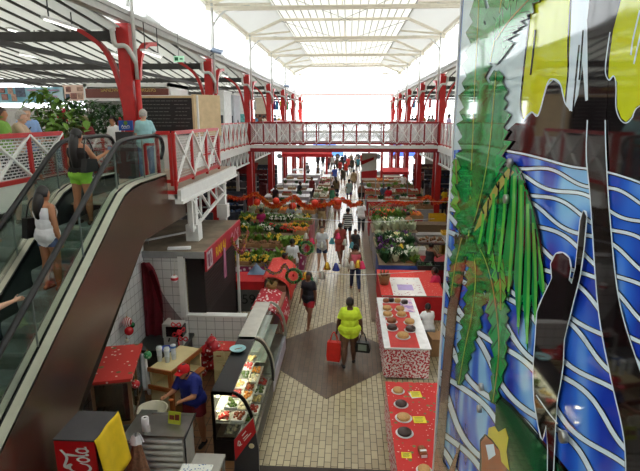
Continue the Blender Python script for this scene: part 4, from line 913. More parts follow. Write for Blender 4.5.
p = at(167, 353, z=1.18); t = thing('bowl', 'deep blue plastic bowl behind the cup towers', 'bowl', tuple(p))
MB().lathe([(.05, 0), (.1, .1), (.115, .12), (.1, .115), (.05, .02), (.001, .02)], n=16).build('bowl_body', mat('bowl_blue', (30, 70, 165), .3), t)
p = at(180.5, 374, z=.98); t = thing('carton', 'small yellow and white carton beside the man in blue', 'box', tuple(p), R(20))
MB().box(-.05, .05, -.04, .04, 0, .14).build('carton_body', YEL, t); MB().box(-.045, .045, -.045, -.04, .03, .1).build('white_label', WHT, t)
p = at(145, 370, z=1.1); b = MB().grid(lambda u, v: (p.x+(u-.5)*(.12+.08*v), p.y-.05+.03*math.sin(u*14), 1.42-.75*v+.05*math.sin(u*5)), 10, 10)
b.build('towel', SKW, solid=.01, label='white towel hanging at the corner of the cream shelf unit', cat='towel')
# juice machine on dark counter
p = at(150, 358, z=.9)
t = thing('dark_counter', 'dark counter in the tiled corner beneath the juice machine', 'counter', (-4.05, 9.9, 0)); MB().box(-4.45, -3.5, 9.5, 10.35, 0, .86).build('body', mat('dark_cupboard', (60, 55, 50), .5), t, world=True); MB().box(-4.48, -3.45, 9.45, 10.38, .86, .92).build('top', mat('dark_top', (50, 60, 58), .3), t, world=True)
t = thing('juice_machine', 'white juice dispenser with dark drink tank on the counter in the tiled corner', 'machine', (-3.7, 9.9, .92)); JM = t
MB().box(-.26, .26, -.2, .24, 0, .22).box(-.28, -.2, -.2, .24, .2, .58).box(-.26, .26, .1, .24, .2, .5).box(-.24, .24, -.2, .1, .52, .58).build('housing', mat('machine_grey', (178, 176, 172), .4), t)
MB().box(-.19, .25, -.19, .1, .23, .5).build('drink_tank', mat('dark_drink', (40, 18, 22), .12), t)
MB().cyl((-.1, -.2, .2), (-.1, -.28, .14), .02, n=8).cyl((.12, -.2, .2), (.12, -.28, .14), .02, n=8).build('tap', BLK, t)
JM.scale = (.82,)*3
for i, (px, py) in enumerate(((176, 325), (181, 331), (179, 345), (183, 339), (177, 334))):
    p = at(px, py, Y=9.6); t = thing('ribbon_bow', 'shiny red bow on the juice machine, '+['topmost', 'right of the top one', 'lowest', 'second lowest', 'in the middle'][i], 'bow', tuple(p), i)
    b = MB()
    for s in (-1, 1): b.tube(smoothpl([(0, 0, 0), (s*.07, 0, .05), (s*.1, 0, 0), (s*.06, 0, -.04), (0, 0, 0)], 4), .014, 5)
    b.build('loops', mat('bow_red', (205, 30, 45), .4), t); MB().ell((0, 0, 0), .022, 6, 5).build('knot', mat('bow_red', (205, 30, 45), .4), t)
# steel worktop with fluted sides
a = at(141, 434, z=.95); c = at(181, 437, z=.95); d = at(187, 416, z=.95)
t = thing('serving_worktop', 'stainless worktop with fluted white front in front of the man in blue', 'counter', ((a.x+c.x)/2, a.y, 0))
x0, x1, y0, y1 = a.x, c.x+.02, a.y, a.y+.55
MB().box(x0-.04, x1+.02, y0-.03, y1, .92, .95).box(x0-.04, x1+.02, y1-.02, y1, .95, .98).build('steel_top', STEEL, t, world=True)
b = MB().box(x0, x1-.02, y0+.02, y1-.02, .12, .9)
for i in range(7): b.cyl((x0, y0+.015, .2+i*.105), (x1-.02, y0+.015, .2+i*.105), .045, n=10)
b.build('fluted_front', mat('flute_white', (205, 206, 200), .5), t, world=True)
MB().box(x0+.02, x1-.04, y0+.03, y1-.03, 0, .12).build('plinth', BLK, t, world=True); MB().tube([(x1+.03, y1, .98), (x1+.03, y0-.03, .9), (x1+.03, y0-.03, .2)], .015, 6).build('edge_rail', BLK, t, world=True)
p = at(175, 424, z=.96); t = thing('price_card', 'lime green card with food pictures standing on the steel worktop', 'card', tuple(p), R(-8))
MB().cbox((0, 0, .11), (.21, .012, .2), rx=R(-12)).build('card', mat('lime_card', (190, 200, 60), .5), t)
MB().cbox((-.04, -.012, .12), (.08, .004, .07), rx=R(-12)).cbox((.05, -.012, .13), (.07, .004, .09), rx=R(-12)).build('food_picture', mat('food_print', (120, 50, 40), .5, noise_amt=.5, scale=30), t); MB().cbox((0, -.0, .035), (.19, .01, .04), rx=R(-12)).build('white_strip', WHT, t)
p = at(152, 410, z=.75); t = thing('tub', 'white round plastic tub with a handle behind the steel worktop', 'tub', tuple(p), R(20))
MB().lathe([(.001, -.3), (.2, -.3), (.25, 0), (.27, .03), (.24, .02), (.19, -.27), (.001, -.27)], n=20).build('tub_body', mat('old_white_plastic', (222, 215, 190), .4), t)
p = at(139.5, 430, z=.955); p.x = max(p.x, x0+.04); t = thing('paper_roll', 'white kitchen paper roll standing upright beside the steel worktop', 'paper roll', tuple(p))
MB().lathe([(.02, .0), (.055, .0), (.057, .22), (.02, .22), (.02, 0)], n=16).build('roll', SKW, t); MB().lathe([(.018, .0), (.019, .222), (.012, .222)], n=10).build('core', DKG, t)
MB().cbox((.06, -.03, .05), (.05, .005, .12), rz=.4).build('loose_sheet', SKW, t)
t2 = thing('side_counter', 'narrow grey counter between the red fridge and the steel worktop', 'counter', (x0-.2, y0+.3, 0)); MB().box(-.12, .12, -.3, .5, 0, .8).build('body', mat('grey_green_counter', (115, 120, 112), .5), t2); MB().box(-.14, .14, -.32, .52, .8, .84).build('top', STEEL, t2)
# folded brown parasol
p = at(137, 437, z=1.2)
t = thing('folded_parasol', 'folded brown patterned parasol with white ruffled top between fridge and worktop', 'parasol', (p.x+.02, p.y-.06, 0), 0)
b = MB()
def pf(u, v):
    th = 2*math.pi*u; r = (.03+.2*v)*(1+.16*math.sin(th*6)); return (r*math.cos(th), r*math.sin(th)*.9-.1*v, 1.22-.85*v)
b.grid(pf, 36, 10); b.build('canopy', mat('brown_print', (140, 100, 75), .8, noise_amt=.35, scale=25), t)
b = MB().grid(lambda u, v: ((.05+.04*v)*(1+.25*math.sin(u*50))*math.cos(6.283*u), (.05+.04*v)*math.sin(6.283*u), 1.28-.12*v), 40, 3); b.build('white_ruffle', SKW, t)
MB().cyl((0, -.05, 0), (0, 0, 1.3), .02, n=8).build('pole', GREY, t)
# grey table and dotted cloth at bottom edge
p = at(196, 453, z=.95); q = at(220, 465, z=.95)
t = thing('side_table', 'pale grey topped table at the bottom edge beside the display case', 'table', ((p.x+q.x)/2, p.y-.3, 0)); MB().box(p.x, q.x+.02, p.y-.5, p.y, .91, .95).build('table_top', mat('grey_laminate', (165, 162, 155), .4), t, world=True)
for x in (p.x+.03, q.x-.01):
    for y in (p.y-.47, p.y-.03): MB().box(x-.02, x+.02, y-.02, y+.02, 0, .91).build('leg', GREY, t, world=True)
p2 = at(184, 464, z=.99); q2 = at(208, 471, z=.99)
t = thing('table', 'table under a white cloth with blue and green dots, cut by the bottom edge', 'table', ((p2.x+q2.x)/2, p2.y-.3, 0)); MB().box(p2.x, p.x-.01, p2.y-.6, p2.y, .95, .98).build('table_top', WHT, t, world=True)
for x in (p2.x+.03, p.x-.05):
    for y in (p2.y-.55, p2.y-.05): MB().box(x-.015, x+.015, y-.015, y+.015, 0, .95).build('leg', GREY, t, world=True)
DOT = patmat('dotted_cloth', (70, 110, 170), (232, 234, 228), 'voronoi', 26, .3, .7, rgb3=(120, 170, 60))
MB().box(p2.x-.02, q2.x+.04, p2.y-.62, p2.y+.01, .981, .99).build('tablecloth', DOT, label='white tablecloth with small blue and green dots at bottom of the photo', cat='tablecloth')
# blue shirted cook
t, J = person('man in dark blue shirt and red cap preparing food behind the counter', (-2.66, 7.75, 0), R(158), 1.66, dict(lean=14, armL=30, elL=70, armR=28, elR=72, inL=25, inR=25, spL=5, spR=5, headfwd=.05), 'tan', 'black', ('shirt', (28, 38, 120)), ('shorts', (120, 25, 35)), .012, build=1.3, shoes=(25, 25, 28), cap=(205, 25, 30))
MB().ell(J['hed']+Vector((0, .095, .07)), (.012, .006, .02), 8, 5).build('cap_mark', WHT, t)
f_ = thing('food_piece', 'orange coloured food piece held in the cook\'s hands', 'food', tuple(t.matrix_basis @ (J['haL'].lerp(J['haR'], .5)))); MB().ell((0, 0, 0), (.05, .03, .02), 8, 6).build('food', mat('orange_food', (200, 110, 50), .6), f_)
# chest of drawers, red bags
a = at(213, 350, z=.95); c = at(231, 352, z=.95)
t = thing('drawer_chest', 'cream chest of drawers against the low tiled wall', 'chest', ((a.x+c.x)/2, a.y, 0)); w2 = (c.x-a.x)+.1
MB().box(a.x, a.x+w2, a.y, a.y+.42, 0, .94).build('body', CRL, t, world=True)
for r_ in range(4):
    for k_ in ((0, 1) if r_ == 0 else (0,)):
        ww = w2/2 if r_ == 0 else w2
        d_ = MB().box(a.x+k_*ww+.015, a.x+k_*ww+ww-.015, a.y-.02, a.y, .94-.22*(r_+1), .94-.22*r_-.025).build('drawer', CRL, t, world=True)
        h_ = MB().box(a.x+k_*ww+ww/2-.05, a.x+k_*ww+ww/2+.05, a.y-.035, a.y-.02, .94-.22*r_-.12, .94-.22*r_-.1); h_.build('handle', WED, d_, world=True)
MB().box(a.x-.02, a.x+w2+.02, a.y-.02, a.y+.42, .942, .96).build('table_covering', XMAS, label='red patterned cloth on top of the cream chest of drawers', cat='tablecloth')
BAGR = patmat('red_white_bag', (235, 225, 225), (180, 22, 35), 'voronoi', 9, .25, .45)
random.seed(11)
for i, (px, py, z) in enumerate(((201, 372, .1), (205, 366, .12), (210, 364, .15), (203, 362, .35), (208, 356, .45), (199, 364, .3), (211, 350, .75), (206, 350, .7), (215, 346, .95), (212, 342, .95))):
    p = at(px, py, z=z+.03); t = thing('gift_bag', 'red and white crumpled bag in heap by tiled wall, '+['front left on the floor', 'front middle on the floor', 'front right on the floor', 'second layer middle', 'second layer right', 'second layer left', 'high at the chest edge', 'high left', 'on the chest, right', 'topmost of the heap'][i], 'bag', tuple(p), random.uniform(0, 3))
    b = MB().ell((0, 0, 0), (.15, .12, .13), 10, 7); b.v = [(v[0]*(1+.25*noise.noise(Vector(v)*9+Vector((i, 0, 0)))), v[1]*(1+.3*noise.noise(Vector(v)*8)), v[2]*(1+.25*noise.noise(Vector(v)*11))) for v in b.v]
    b.build('bag_body', BAGR, t); MB().tube(smoothpl([(-.04, 0, .1), (0, 0, .19), (.04, 0, .1)], 4), .008, 5).build('handle', mat('bow_red', (205, 30, 45), .4), t)
# curved glass display cases
def display_case(label, x0, x1, y0, y1, z1, frame, body, lit, foodseed):
    t = thing('display_case', label, 'display case', ((x0+x1)/2, (y0+y1)/2, 0))
    xt = x0+(x1-x0)*.5
    prof = [(xt, z1), (xt+.1, z1-.04), (xt+.2, z1-.15), (x1-.04, z1-.42), (x1, z1-.72)]
    P = smoothpl(prof, 4)
    MB().box(x0, x1, y0, y1, .08, .42).build('base', body, t, world=True); MB().box(x0+.05, x1-.05, y0+.05, y1-.05, 0, .08).build('plinth', BLK, t, world=True)
    MB().box(x0, xt, y0, y1, z1-.04, z1).build('top_panel', frame, t, world=True); MB().box(x0, x0+.04, y0, y1, .42, z1-.04).build('back_panel', frame, t, world=True)
    for y in (y0, y1-.04):
        b = MB()
        for p, q in zip(P[:-1], P[1:]): b.bar((p[0], y+.02, p[1]), (q[0], y+.02, q[1]), .05, .035, up=(0, 1, 0))
        b.bar((x1, y+.02, z1-.72), (x1, y+.02, .4), .05, .035, up=(0, 1, 0)); b.box(x0, x0+.05, y, y+.04, .4, z1).box(x0, xt, y, y+.04, z1-.05, z1).box(x0, x1, y, y+.04, .4, .44)
        b.build('end_frame', frame, t, world=True)
    n = len(P); b = MB(); Q = P+[(x1, .45)]; n = len(Q)
    b.add([(p[0], y0+.03, p[1]) for p in Q]+[(p[0], y1-.03, p[1]) for p in Q], [(i, i+1, n+i+1, n+i) for i in range(n-1)])
    b.add([(x0+.04, y0+.022, .44), (x1, y0+.022, .44)]+[(p[0], y0+.022, p[1]) for p in P[::-1]]+[(x0+.04, y0+.022, z1-.04)], [tuple(range(len(P)+3))])
    b.build('curved_glass', GLASS, t, world=True)
    for k, z in enumerate((.46, .72, .96)):
        xe = x1-.06-.12*k; MB().box(x0+.04, xe, y0+.05, y1-.05, z, z+.015).build('glass_shelf', STEEL if k == 0 else mat('shelf_white', (225, 225, 220), .3), t, world=True)
    if lit:
        for z in (.94, 1.2): MB().box(x0+.06, x0+.1, y0+.1, y1-.1, z-.03, z-.01).build('light_strip', mat('case_light', (255, 240, 205), .5, emit=14), t, world=True)
        MB().box(xt-.05, xt-.02, y0+.08, y1-.08, z1-.06, z1-.045).build('light_strip', mat('case_light', (255, 240, 205), .5, emit=14), t, world=True)
    return t
display_case('black curved glass display case lit inside, full of food trays', -2.2, -1.5, 7.25, 9.32, 1.32, BLK, BLK, True, 1)
display_case('silver curved glass display case beyond the black one, with pale base', -2.22, -1.5, 9.4, 11.45, 1.3, SILV, mat('pale_lilac_base', (195, 190, 205), .4), False, 2)
struct_food = [((225, 200, 130), 'yellow rice'), ((150, 70, 40), 'brown stew'), ((90, 120, 50), 'green salad'), ((235, 225, 200), 'white dessert'), ((200, 60, 50), 'red sauce'), ((225, 150, 60), 'orange curry')]
random.seed(3)
tray0 = {}
k = 0
for sh, z in (('bottom', .476), ('middle', .736), ('upper', .976)):
    for r_ in range(6):
        for c_ in range(2 if sh != 'upper' else 1):
            x = -1.68-.25*c_-(.12 if sh == 'middle' else .22 if sh == 'upper' else 0); y = 7.45+r_*.32
            col, nm = struct_food[(r_*2+c_*3+k) % 6]
            t = thing('food_tray', 'tray of %s, %s shelf of black display case, %s, %s' % (nm, sh, ['nearest end', 'second from near', 'third from near', 'third from far', 'second from far', 'far end'][r_], ['glass side', 'back side'][c_]), 'food tray', (x, y, z), 0)
            MB().box(-.11, .11, -.14, .14, 0, .012).box(-.11, -.1, -.14, .14, 0, .04).box(.1, .11, -.14, .14, 0, .04).box(-.11, .11, -.14, -.13, 0, .04).box(-.11, .11, .13, .14, 0, .04).build('tray', STEEL if (r_+c_) % 2 else SKW, t)
            b = MB()
            for q in range(16): b.ell((random.uniform(-.08, .08), random.uniform(-.11, .11), .035+random.uniform(0, .015)), random.uniform(.02, .032), 6, 4)
            b.build('food', mat('food_'+nm.replace(' ', '_'), col, .5, noise_amt=.3, scale=30), t)['kind'] = 'stuff'
    k += 1
p = at(239.5, 347, z=1.33); t = thing('dish', 'pale turquoise plastic dish on the far end of the black display case', 'dish', (p.x, p.y-.15, 1.325))
MB().lathe([(.001, 0), (.09, 0), (.15, .05), (.16, .055), (.145, .05), (.09, .012), (.001, .012)], n=20).build('bowl_body', mat('turq_plastic', (165, 215, 220), .3), t); MB().bar((-.06, 0, .03), (.08, .03, .05), .012, .008).build('spoon', WED, t)
# menu stand
t = thing('menu_stand', 'dark menu stand with slanted red label at the near end of the display case', 'menu stand', (-1.6, 6.72, 0))
a, b_, c, d = at(234, 440, Y=6.75), at(253, 418, Y=6.75), at(256, 432, Y=6.75), at(235.5, 460, Y=6.75)
pts = [(a.x, a.z), (b_.x, b_.z), (c.x+.03, c.z-.3), (c.x+.03, .1), (a.x-.02, .1)]
MB().prism(pts, 'y', 6.75, 6.80).build('board', mat('slate_board', (52, 54, 60), .45), t, world=True)
MB().prism([(p_.x, p_.z) for p_ in (a, b_, c, d)], 'y', 6.74, 6.75).build('red_label', mat('label_red', (190, 30, 40), .4), t, world=True)
b = MB(); strokes(b, [smoothpl([(238, 446), (238.5, 441), (240.5, 443), (239, 446), (242, 444)], 4), [(243, 439), (248, 434)], [(244, 441), (251, 433)], [(242, 436), (246, 431)]], lambda q: at(q[0], q[1], Y=6.735), .9); b.build('white_lettering', WHT, t, world=True)
e_ = at(251.5, 446, Y=6.74); MB().ell(e_, (.045, .006, .045), 14, 8).build('round_sticker', mat('sticker_cream', (210, 200, 160), .5), t, world=True)
MB().box(-1.8, -1.4, 6.6, 6.95, 0, .1).build('foot', BLK, t, world=True)
# cloth covered stands along the aisle
FLOR = patmat('red_white_floral', (238, 222, 220), (190, 24, 46), 'voronoi', 7, .34, .7, soft=.03, vec=(1.6, 1, 1))
REDW = patmat('red_orange_floral', (240, 200, 180), (222, 58, 50), 'voronoi', 12, .14, .7)
def cover(name, label, y0, y1, x0, x1, z, m, drop=.5):
    b = MB()
    def cf_(u, v):
        y = y0+(y1-y0)*v
        pr = [(x0, z-.02), (x0+.2, z+.02), (x0+(x1-x0)*.55, z), (x1-.06, z-.2), (x1+.02, z-.3-drop*.5), (x1+.04, z-.3-drop)]
        P = smoothpl(pr, 3); k_ = u*(len(P)-1); i = min(int(k_), len(P)-2); f = k_-i
        return (P[i][0]*(1-f)+P[i+1][0]*f, y, P[i][1]*(1-f)+P[i+1][1]*f+.01*math.sin(v*20))
    b.grid(cf_, 15, 10); return b.build(name, m, solid=.015, label=label, cat='cloth')
def plainstand(label, x0, x1, y0, y1, z, m):
    t = thing('counter', label, 'counter', ((x0+x1)/2, (y0+y1)/2, 0)); MB().box(x0, x1, y0, y1, .06, z).build('body', m, t, world=True); MB().box(x0+.05, x1-.05, y0+.05, y1-.05, 0, .06).build('plinth', BLK, t, world=True)
plainstand('counter beneath the white and red flowered cloth', -2.3, -1.66, 11.5, 12.95, 1.02, mat('pale_brown_front', (150, 95, 75), .6))
cover('flowered_cloth', 'red cloth with large white flowers over the counter past the silver display case', 11.4, 12.9, -2.35, -1.6, 1.12, FLOR, .35)
plainstand('counter beneath the sloping red dotted cloth', -2.3, -1.72, 13.3, 15.2, 1.05, mat('pale_brown_front', (150, 95, 75), .6))
cover('red_cloth', 'bright red cloth with small pale dots over the next aisle counter', 13.3, 15.3, -2.38, -1.62, 1.3, REDW, .35)
t = thing('flower_pot', 'small dried plant in a basket in front of the red dotted cloth', 'plant', (-2.05, 12.9, 1.13)); MB().lathe([(.001, 0), (.12, 0), (.16, .15), (.14, .15), (.001, .1)], n=12).build('basket', mat('basket_straw', (150, 120, 70), .8), t)
b = MB(); random.seed(2)
for i in range(26): a_ = random.uniform(0, 6.28); b.tube([(0, 0, .1), (.1*math.cos(a_), .1*math.sin(a_), .25), (.2*math.cos(a_), .2*math.sin(a_), .2+random.uniform(0, .15))], [.006, .005, .002], 4)
b.build('dried_leaves', mat('olive_dry', (110, 105, 60), .8), t)
# grey board 59 table with red cloth
t = thing('market_table', 'table with grey front board numbered 59 under a plain red cloth', 'table', (-2.85, 14.1, 0)); MB().box(-3.3, -2.42, 13.7, 14.5, 1.0, 1.05).box(-3.3, -3.25, 13.7, 14.5, 0, 1.0).box(-2.47, -2.42, 13.7, 14.5, 0, 1.0).build('frame', GREY, t, world=True)
MB().box(-3.35, -2.4, 13.62, 13.66, .15, .82).build('front_board', mat('board_grey', (92, 94, 92), .6), t, world=True)
text('number_lettering', '59', .42, Matrix.Translation((-2.85, 13.61, .52)) @ Matrix.Rotation(R(90), 4, 'X'), BLK, t)
b = MB().box(-3.35, -2.38, 13.64, 14.55, 1.05, 1.07).box(-3.35, -2.38, 13.62, 13.64, .82, 1.07).box(-3.36, -3.34, 13.62, 14.5, .8, 1.07)
b.build('red_tablecloth', mat('plain_red_cloth', (200, 28, 34), .8), label='plain red cloth over the table numbered 59', cat='tablecloth')
b = MB().grid(lambda u, v: (-3.0+.5*u, 14.2+.5*v, 1.09+.3*(1-abs(2*u-1))*(1-abs(2*v-1))), 8, 8); b.build('folded_tarp', mat('blue_grey_tarp', (110, 135, 165), .6), label='blue grey folded tarpaulin peaked on the red clothed table', cat='tarpaulin')
# ================================================================ MARKET STALLS
def leafs(f, n, rad, h, L, seed, up=.7):
    random.seed(seed)
    for i in range(n):
        ph = random.uniform(0, 6.28); rr = rad*random.random()**.5
        c = Vector((math.cos(ph)*rr*.6, math.sin(ph)*rr*.6, random.uniform(0, h*.6)))
        d = Vector((math.cos(ph)*(1-up), math.sin(ph)*(1-up), up*random.uniform(.5, 1.2))).normalized()*L*random.uniform(.7, 1.2); s = Vector((-math.sin(ph), math.cos(ph), .2))*L*.28
        f.add([c, c+d*.5+s, c+d, c+d*.5-s], [(0, 1, 2, 3)])
PROT = {}
FAR = (0, -300, 0)
def proto_bunch(key, mleaf, mflow=None, nleaf=26, nflow=0, rad=.16, h=.2, fr=.03, fruit=False, seed=1):
    t = thing({'fruit': 'fruit_crate', 'veg': 'vegetable_bunch'}.get(key.split('_')[0], 'flower_bouquet'), key, 'x', FAR)
    if nleaf:
        f = MB(); leafs(f, nleaf, rad, h, .17, seed); f.build('leaves', mleaf, t)
    if nflow:
        random.seed(seed+9); b = MB()
        for i in range(nflow):
            a = random.uniform(0, 6.28); r = rad*random.random()**.5; b.ell((r*math.cos(a), r*math.sin(a), h*(.55+.5*(1-r/rad))+random.uniform(0, .03)), fr*random.uniform(.8, 1.25), 6, 4)
        b.build('blossoms', mflow, t)
    if fruit:
        b = MB().box(-.22, .22, -.16, .16, 0, .02).box(-.22, -.2, -.16, .16, 0, .12).box(.2, .22, -.16, .16, 0, .12).box(-.22, .22, -.16, -.14, 0, .12).box(-.22, .22, .14, .16, 0, .12); b.build('crate_body', mleaf, t)
        random.seed(seed+3); b = MB()
        for i in range(30): b.ell((random.uniform(-.17, .17), random.uniform(-.12, .12), .1+random.uniform(0, .06)), fr*random.uniform(.8, 1.2), 6, 5)
        b.build('fruit', mflow, t)['kind'] = 'stuff'
    PROT[key] = t; return t
fm = lambda n, c: mat('flower_'+n, c, .6, noise_amt=.25, scale=20)
proto_bunch('veg_dark', LEAF3, nleaf=40, seed=1); proto_bunch('veg_light', LEAF2, nleaf=40, seed=2); proto_bunch('veg_pale', mat('pale_leek', (200, 210, 178), .6, noise_amt=.3), nleaf=44, seed=3)
for n, c in (('white', (236, 236, 225)), ('yellow', (225, 190, 50)), ('purple', (88, 40, 100)), ('pink', (215, 90, 130)), ('red', (195, 35, 35)), ('orange', (225, 115, 35)), ('cream', (225, 215, 160))):
    proto_bunch('flower_'+n, LEAF, fm(n, c), nleaf=24, nflow=22, seed=hash(n) % 7 if 0 else len(n))
crw = mat('crate_wood', (165, 125, 85), .7)
for n, c, r in (('yellow', (220, 185, 55), .035), ('green', (110, 140, 55), .04), ('orange', (220, 120, 40), .035), ('red', (190, 50, 35), .03), ('brown', (140, 100, 65), .035), ('white', (225, 220, 205), .035)):
    proto_bunch('fruit_'+n, crw, fm(n+'_fruit', c), nleaf=0, rad=.2, fr=r, fruit=True)
used = set()
WORD = {'veg_dark': 'dark green leafy vegetable bunch', 'veg_light': 'light green vegetable bunch', 'veg_pale': 'pale leek coloured vegetable bunch'}
for k_ in list(PROT):
    if k_.startswith('flower'): WORD[k_] = k_.split('_')[1]+' flower bouquet'
    if k_.startswith('fruit'): WORD[k_] = 'wooden crate of %s fruit' % k_.split('_')[1]
ORD = ['first', 'second', 'third', 'fourth', 'fifth', 'sixth', 'seventh', 'eighth', 'ninth', 'tenth', '11th', '12th', '13th', '14th']
def scatter(x0, x1, y0, y1, z, kinds, dx, dy, where, sc=1.0, mound=.0, seed=0, zf=None):
    rnd = random.Random(seed); nx = max(1, round((x1-x0)/dx)); ny = max(1, round((y1-y0)/dy))
    for j in range(ny):
        for i in range(nx):
            k = kinds[(i//2+j+rnd.randint(0, 1)) % len(kinds)] if not callable(kinds) else kinds(i, j)
            if k is None: continue
            fx = (i+.5)/nx; x = x0+fx*(x1-x0)+rnd.uniform(-.03, .03); y = y0+(j+.5)/ny*(y1-y0)+rnd.uniform(-.03, .03)
            p = PROT[k]; zz = z + (zf(fx, (j+.5)/ny) if zf else 0)
            lab = '%s, %s from the aisle, %s, %s' % (WORD[k], ORD[(nx-1-i) if x1 < 0 else i], ['front line', 'second line', 'third line', 'fourth line', 'fifth line', 'sixth line'][j], where)
            loc = (x, y, zz); rz = rnd.uniform(-.3, .3) if k.startswith('fruit') else rnd.uniform(0, 6)
            s = sc*1.18*rnd.uniform(.85, 1.2)
            if k not in used: p.location = loc; p.rotation_euler = (0, 0, rz); p.scale = (s,)*3; used.add(k); p['label'] = lab; c = p
            else: c = copy_tree(p, loc, rz, lab, scale=s)
            c['group'] = WORD[k]+'s on '+where; c['category'] = 'fruit crate' if k.startswith('fruit') else 'vegetables' if k.startswith('veg') else 'flowers'
PURP = patmat('magenta_floral_cloth', (225, 205, 218), (150, 45, 95), 'voronoi', 6, .36, .75, soft=.06)
def mtable(label, x0, x1, y0, y1, z, topm, skirt=None, sk_all=True, tiers=0):
    t = thing('market_table', label, 'table', ((x0+x1)/2, (y0+y1)/2, 0))
    MB().box(x0, x1, y0, y1, z-.04, z).build('table_top', topm, t, world=True)
    if skirt:
        b = MB(); n = 40
        def sk(u, v):
            per = [(x0, y0), (x1, y0), (x1, y1)] if x1 < 0 else [(x1, y0), (x0, y0), (x0, y1)]
            L0 = abs(x1-x0); L = L0+abs(y1-y0); d = u*L
            if d < L0: f = d/L0; p = (per[0][0]+(per[1][0]-per[0][0])*f, y0-.02-.012*math.sin(d*22)*(1-v))
            else: f = (d-L0)/(L-L0); s_ = 1 if x1 < 0 else -1; p = (per[1][0]+s_*(.02+.012*math.sin(d*22)*(1-v)), y0+(y1-y0)*f)
            return (p[0], p[1], .06+(z-.02-.06)*v)
        b.grid(sk, n, 3); b.build('cloth_skirt', skirt, t, world=True)
    for x in (x0+.06, x1-.06):
        for y in (y0+.06, y1-.06): MB().box(x-.025, x+.025, y-.025, y+.025, 0, z-.04).build('leg', GREY, t, world=True)
    return t
WTOP = mat('white_top', (225, 225, 228), .5); GTOP = mat('grey_top', (150, 148, 145), .6); BTOP = mat('brown_top', (150, 128, 105), .7)
# ---- left rows
V = ['veg_light', 'flower_yellow', 'veg_dark', 'flower_white', 'fruit_yellow', 'flower_pink', 'veg_light']
mtable('nearest left produce table with magenta and white flowered skirt', -4.9, -1.75, 16.0, 17.2, .82, BTOP, PURP)
scatter(-4.8, -1.85, 16.1, 17.1, .82, ['veg_light', 'fruit_yellow', 'flower_yellow', 'veg_light', 'fruit_green'], .36, .36, 'nearest left table', 1.1, seed=1)
mtable('second left produce table from the viewer, its skirt also magenta flowered', -4.9, -1.65, 18.0, 19.3, .9, BTOP, PURP)
scatter(-4.8, -1.75, 18.1, 19.2, .9, ['veg_pale', 'flower_cream', 'fruit_brown', 'veg_light', 'flower_yellow', 'fruit_green', 'flower_white'], .36, .36, 'second left table', 1.15, seed=2)
mtable('third left table covered in flowers and greens, just this side of the red garland', -5.0, -1.65, 20.0, 21.3, .95, BTOP, mat('red_skirt', (165, 30, 40), .8))
scatter(-4.9, -1.75, 20.1, 21.2, .95, ['flower_yellow', 'veg_light', 'flower_white', 'veg_dark', 'flower_red', 'fruit_orange'], .36, .36, 'third left table', 1.15, seed=3)
mtable('fourth left table heaped with yellow produce, under the red garland', -5.1, -1.6, 22.2, 23.5, .95, BTOP, mat('pink_skirt', (195, 120, 130), .8))
scatter(-5.1, -1.7, 22.3, 23.4, .95, ['flower_yellow', 'fruit_yellow', 'veg_light', 'flower_white', 'fruit_green', 'veg_pale'], .38, .38, 'fourth left table', 1.15, seed=4)
mtable('fifth left table with grey top and produce, behind the red garland', -5.2, -1.6, 24.6, 25.9, .95, GTOP, mat('grey_skirt', (150, 145, 150), .8))
scatter(-5.1, -1.7, 24.7, 25.8, .95, ['fruit_brown', 'veg_pale', 'flower_yellow', 'fruit_orange', 'fruit_white'], .42, .42, 'fifth left table', 1.1, seed=5)
pos = ['sixth', 'seventh', 'eighth', 'ninth', 'tenth', 'eleventh', 'twelfth']
for i, y in enumerate((27.6, 30.2, 32.8, 35.6, 38.6, 42, 46)):
    mtable('long white topped market table, %s row on the left of the aisle' % pos[i], -5.15, -2.4, y, y+1.2, .95, WTOP, mat('pale_skirt', (185, 175, 185), .8) if i % 2 else None)
    mtable('white table beside the aisle on left, %s row' % pos[i], -2.2, -1.2, y-.3, y+1.6, .85, WTOP, mat('pale_skirt', (185, 175, 185), .8))
    if i < 5:
        scatter(-2.1, -1.3, y-.2, y+1.5, .85, [['fruit_brown', 'fruit_white', 'fruit_red'], ['veg_pale', 'fruit_white'], ['fruit_white', 'veg_light'], ['flower_pink', 'fruit_white'], ['fruit_red', 'fruit_white']][i], .42, .45, '%s small aisle table' % pos[i], 1, seed=20+i)
        scatter(-5.0, -2.6, y+.3, y+1.0, .95, [['veg_dark', None or 'fruit_brown'], ['fruit_red', 'veg_dark'], ['fruit_white', 'fruit_brown'], ['veg_dark', 'fruit_white'], ['fruit_red', 'fruit_white']][i], .95, .7, '%s long left table' % pos[i], .9, seed=30+i)
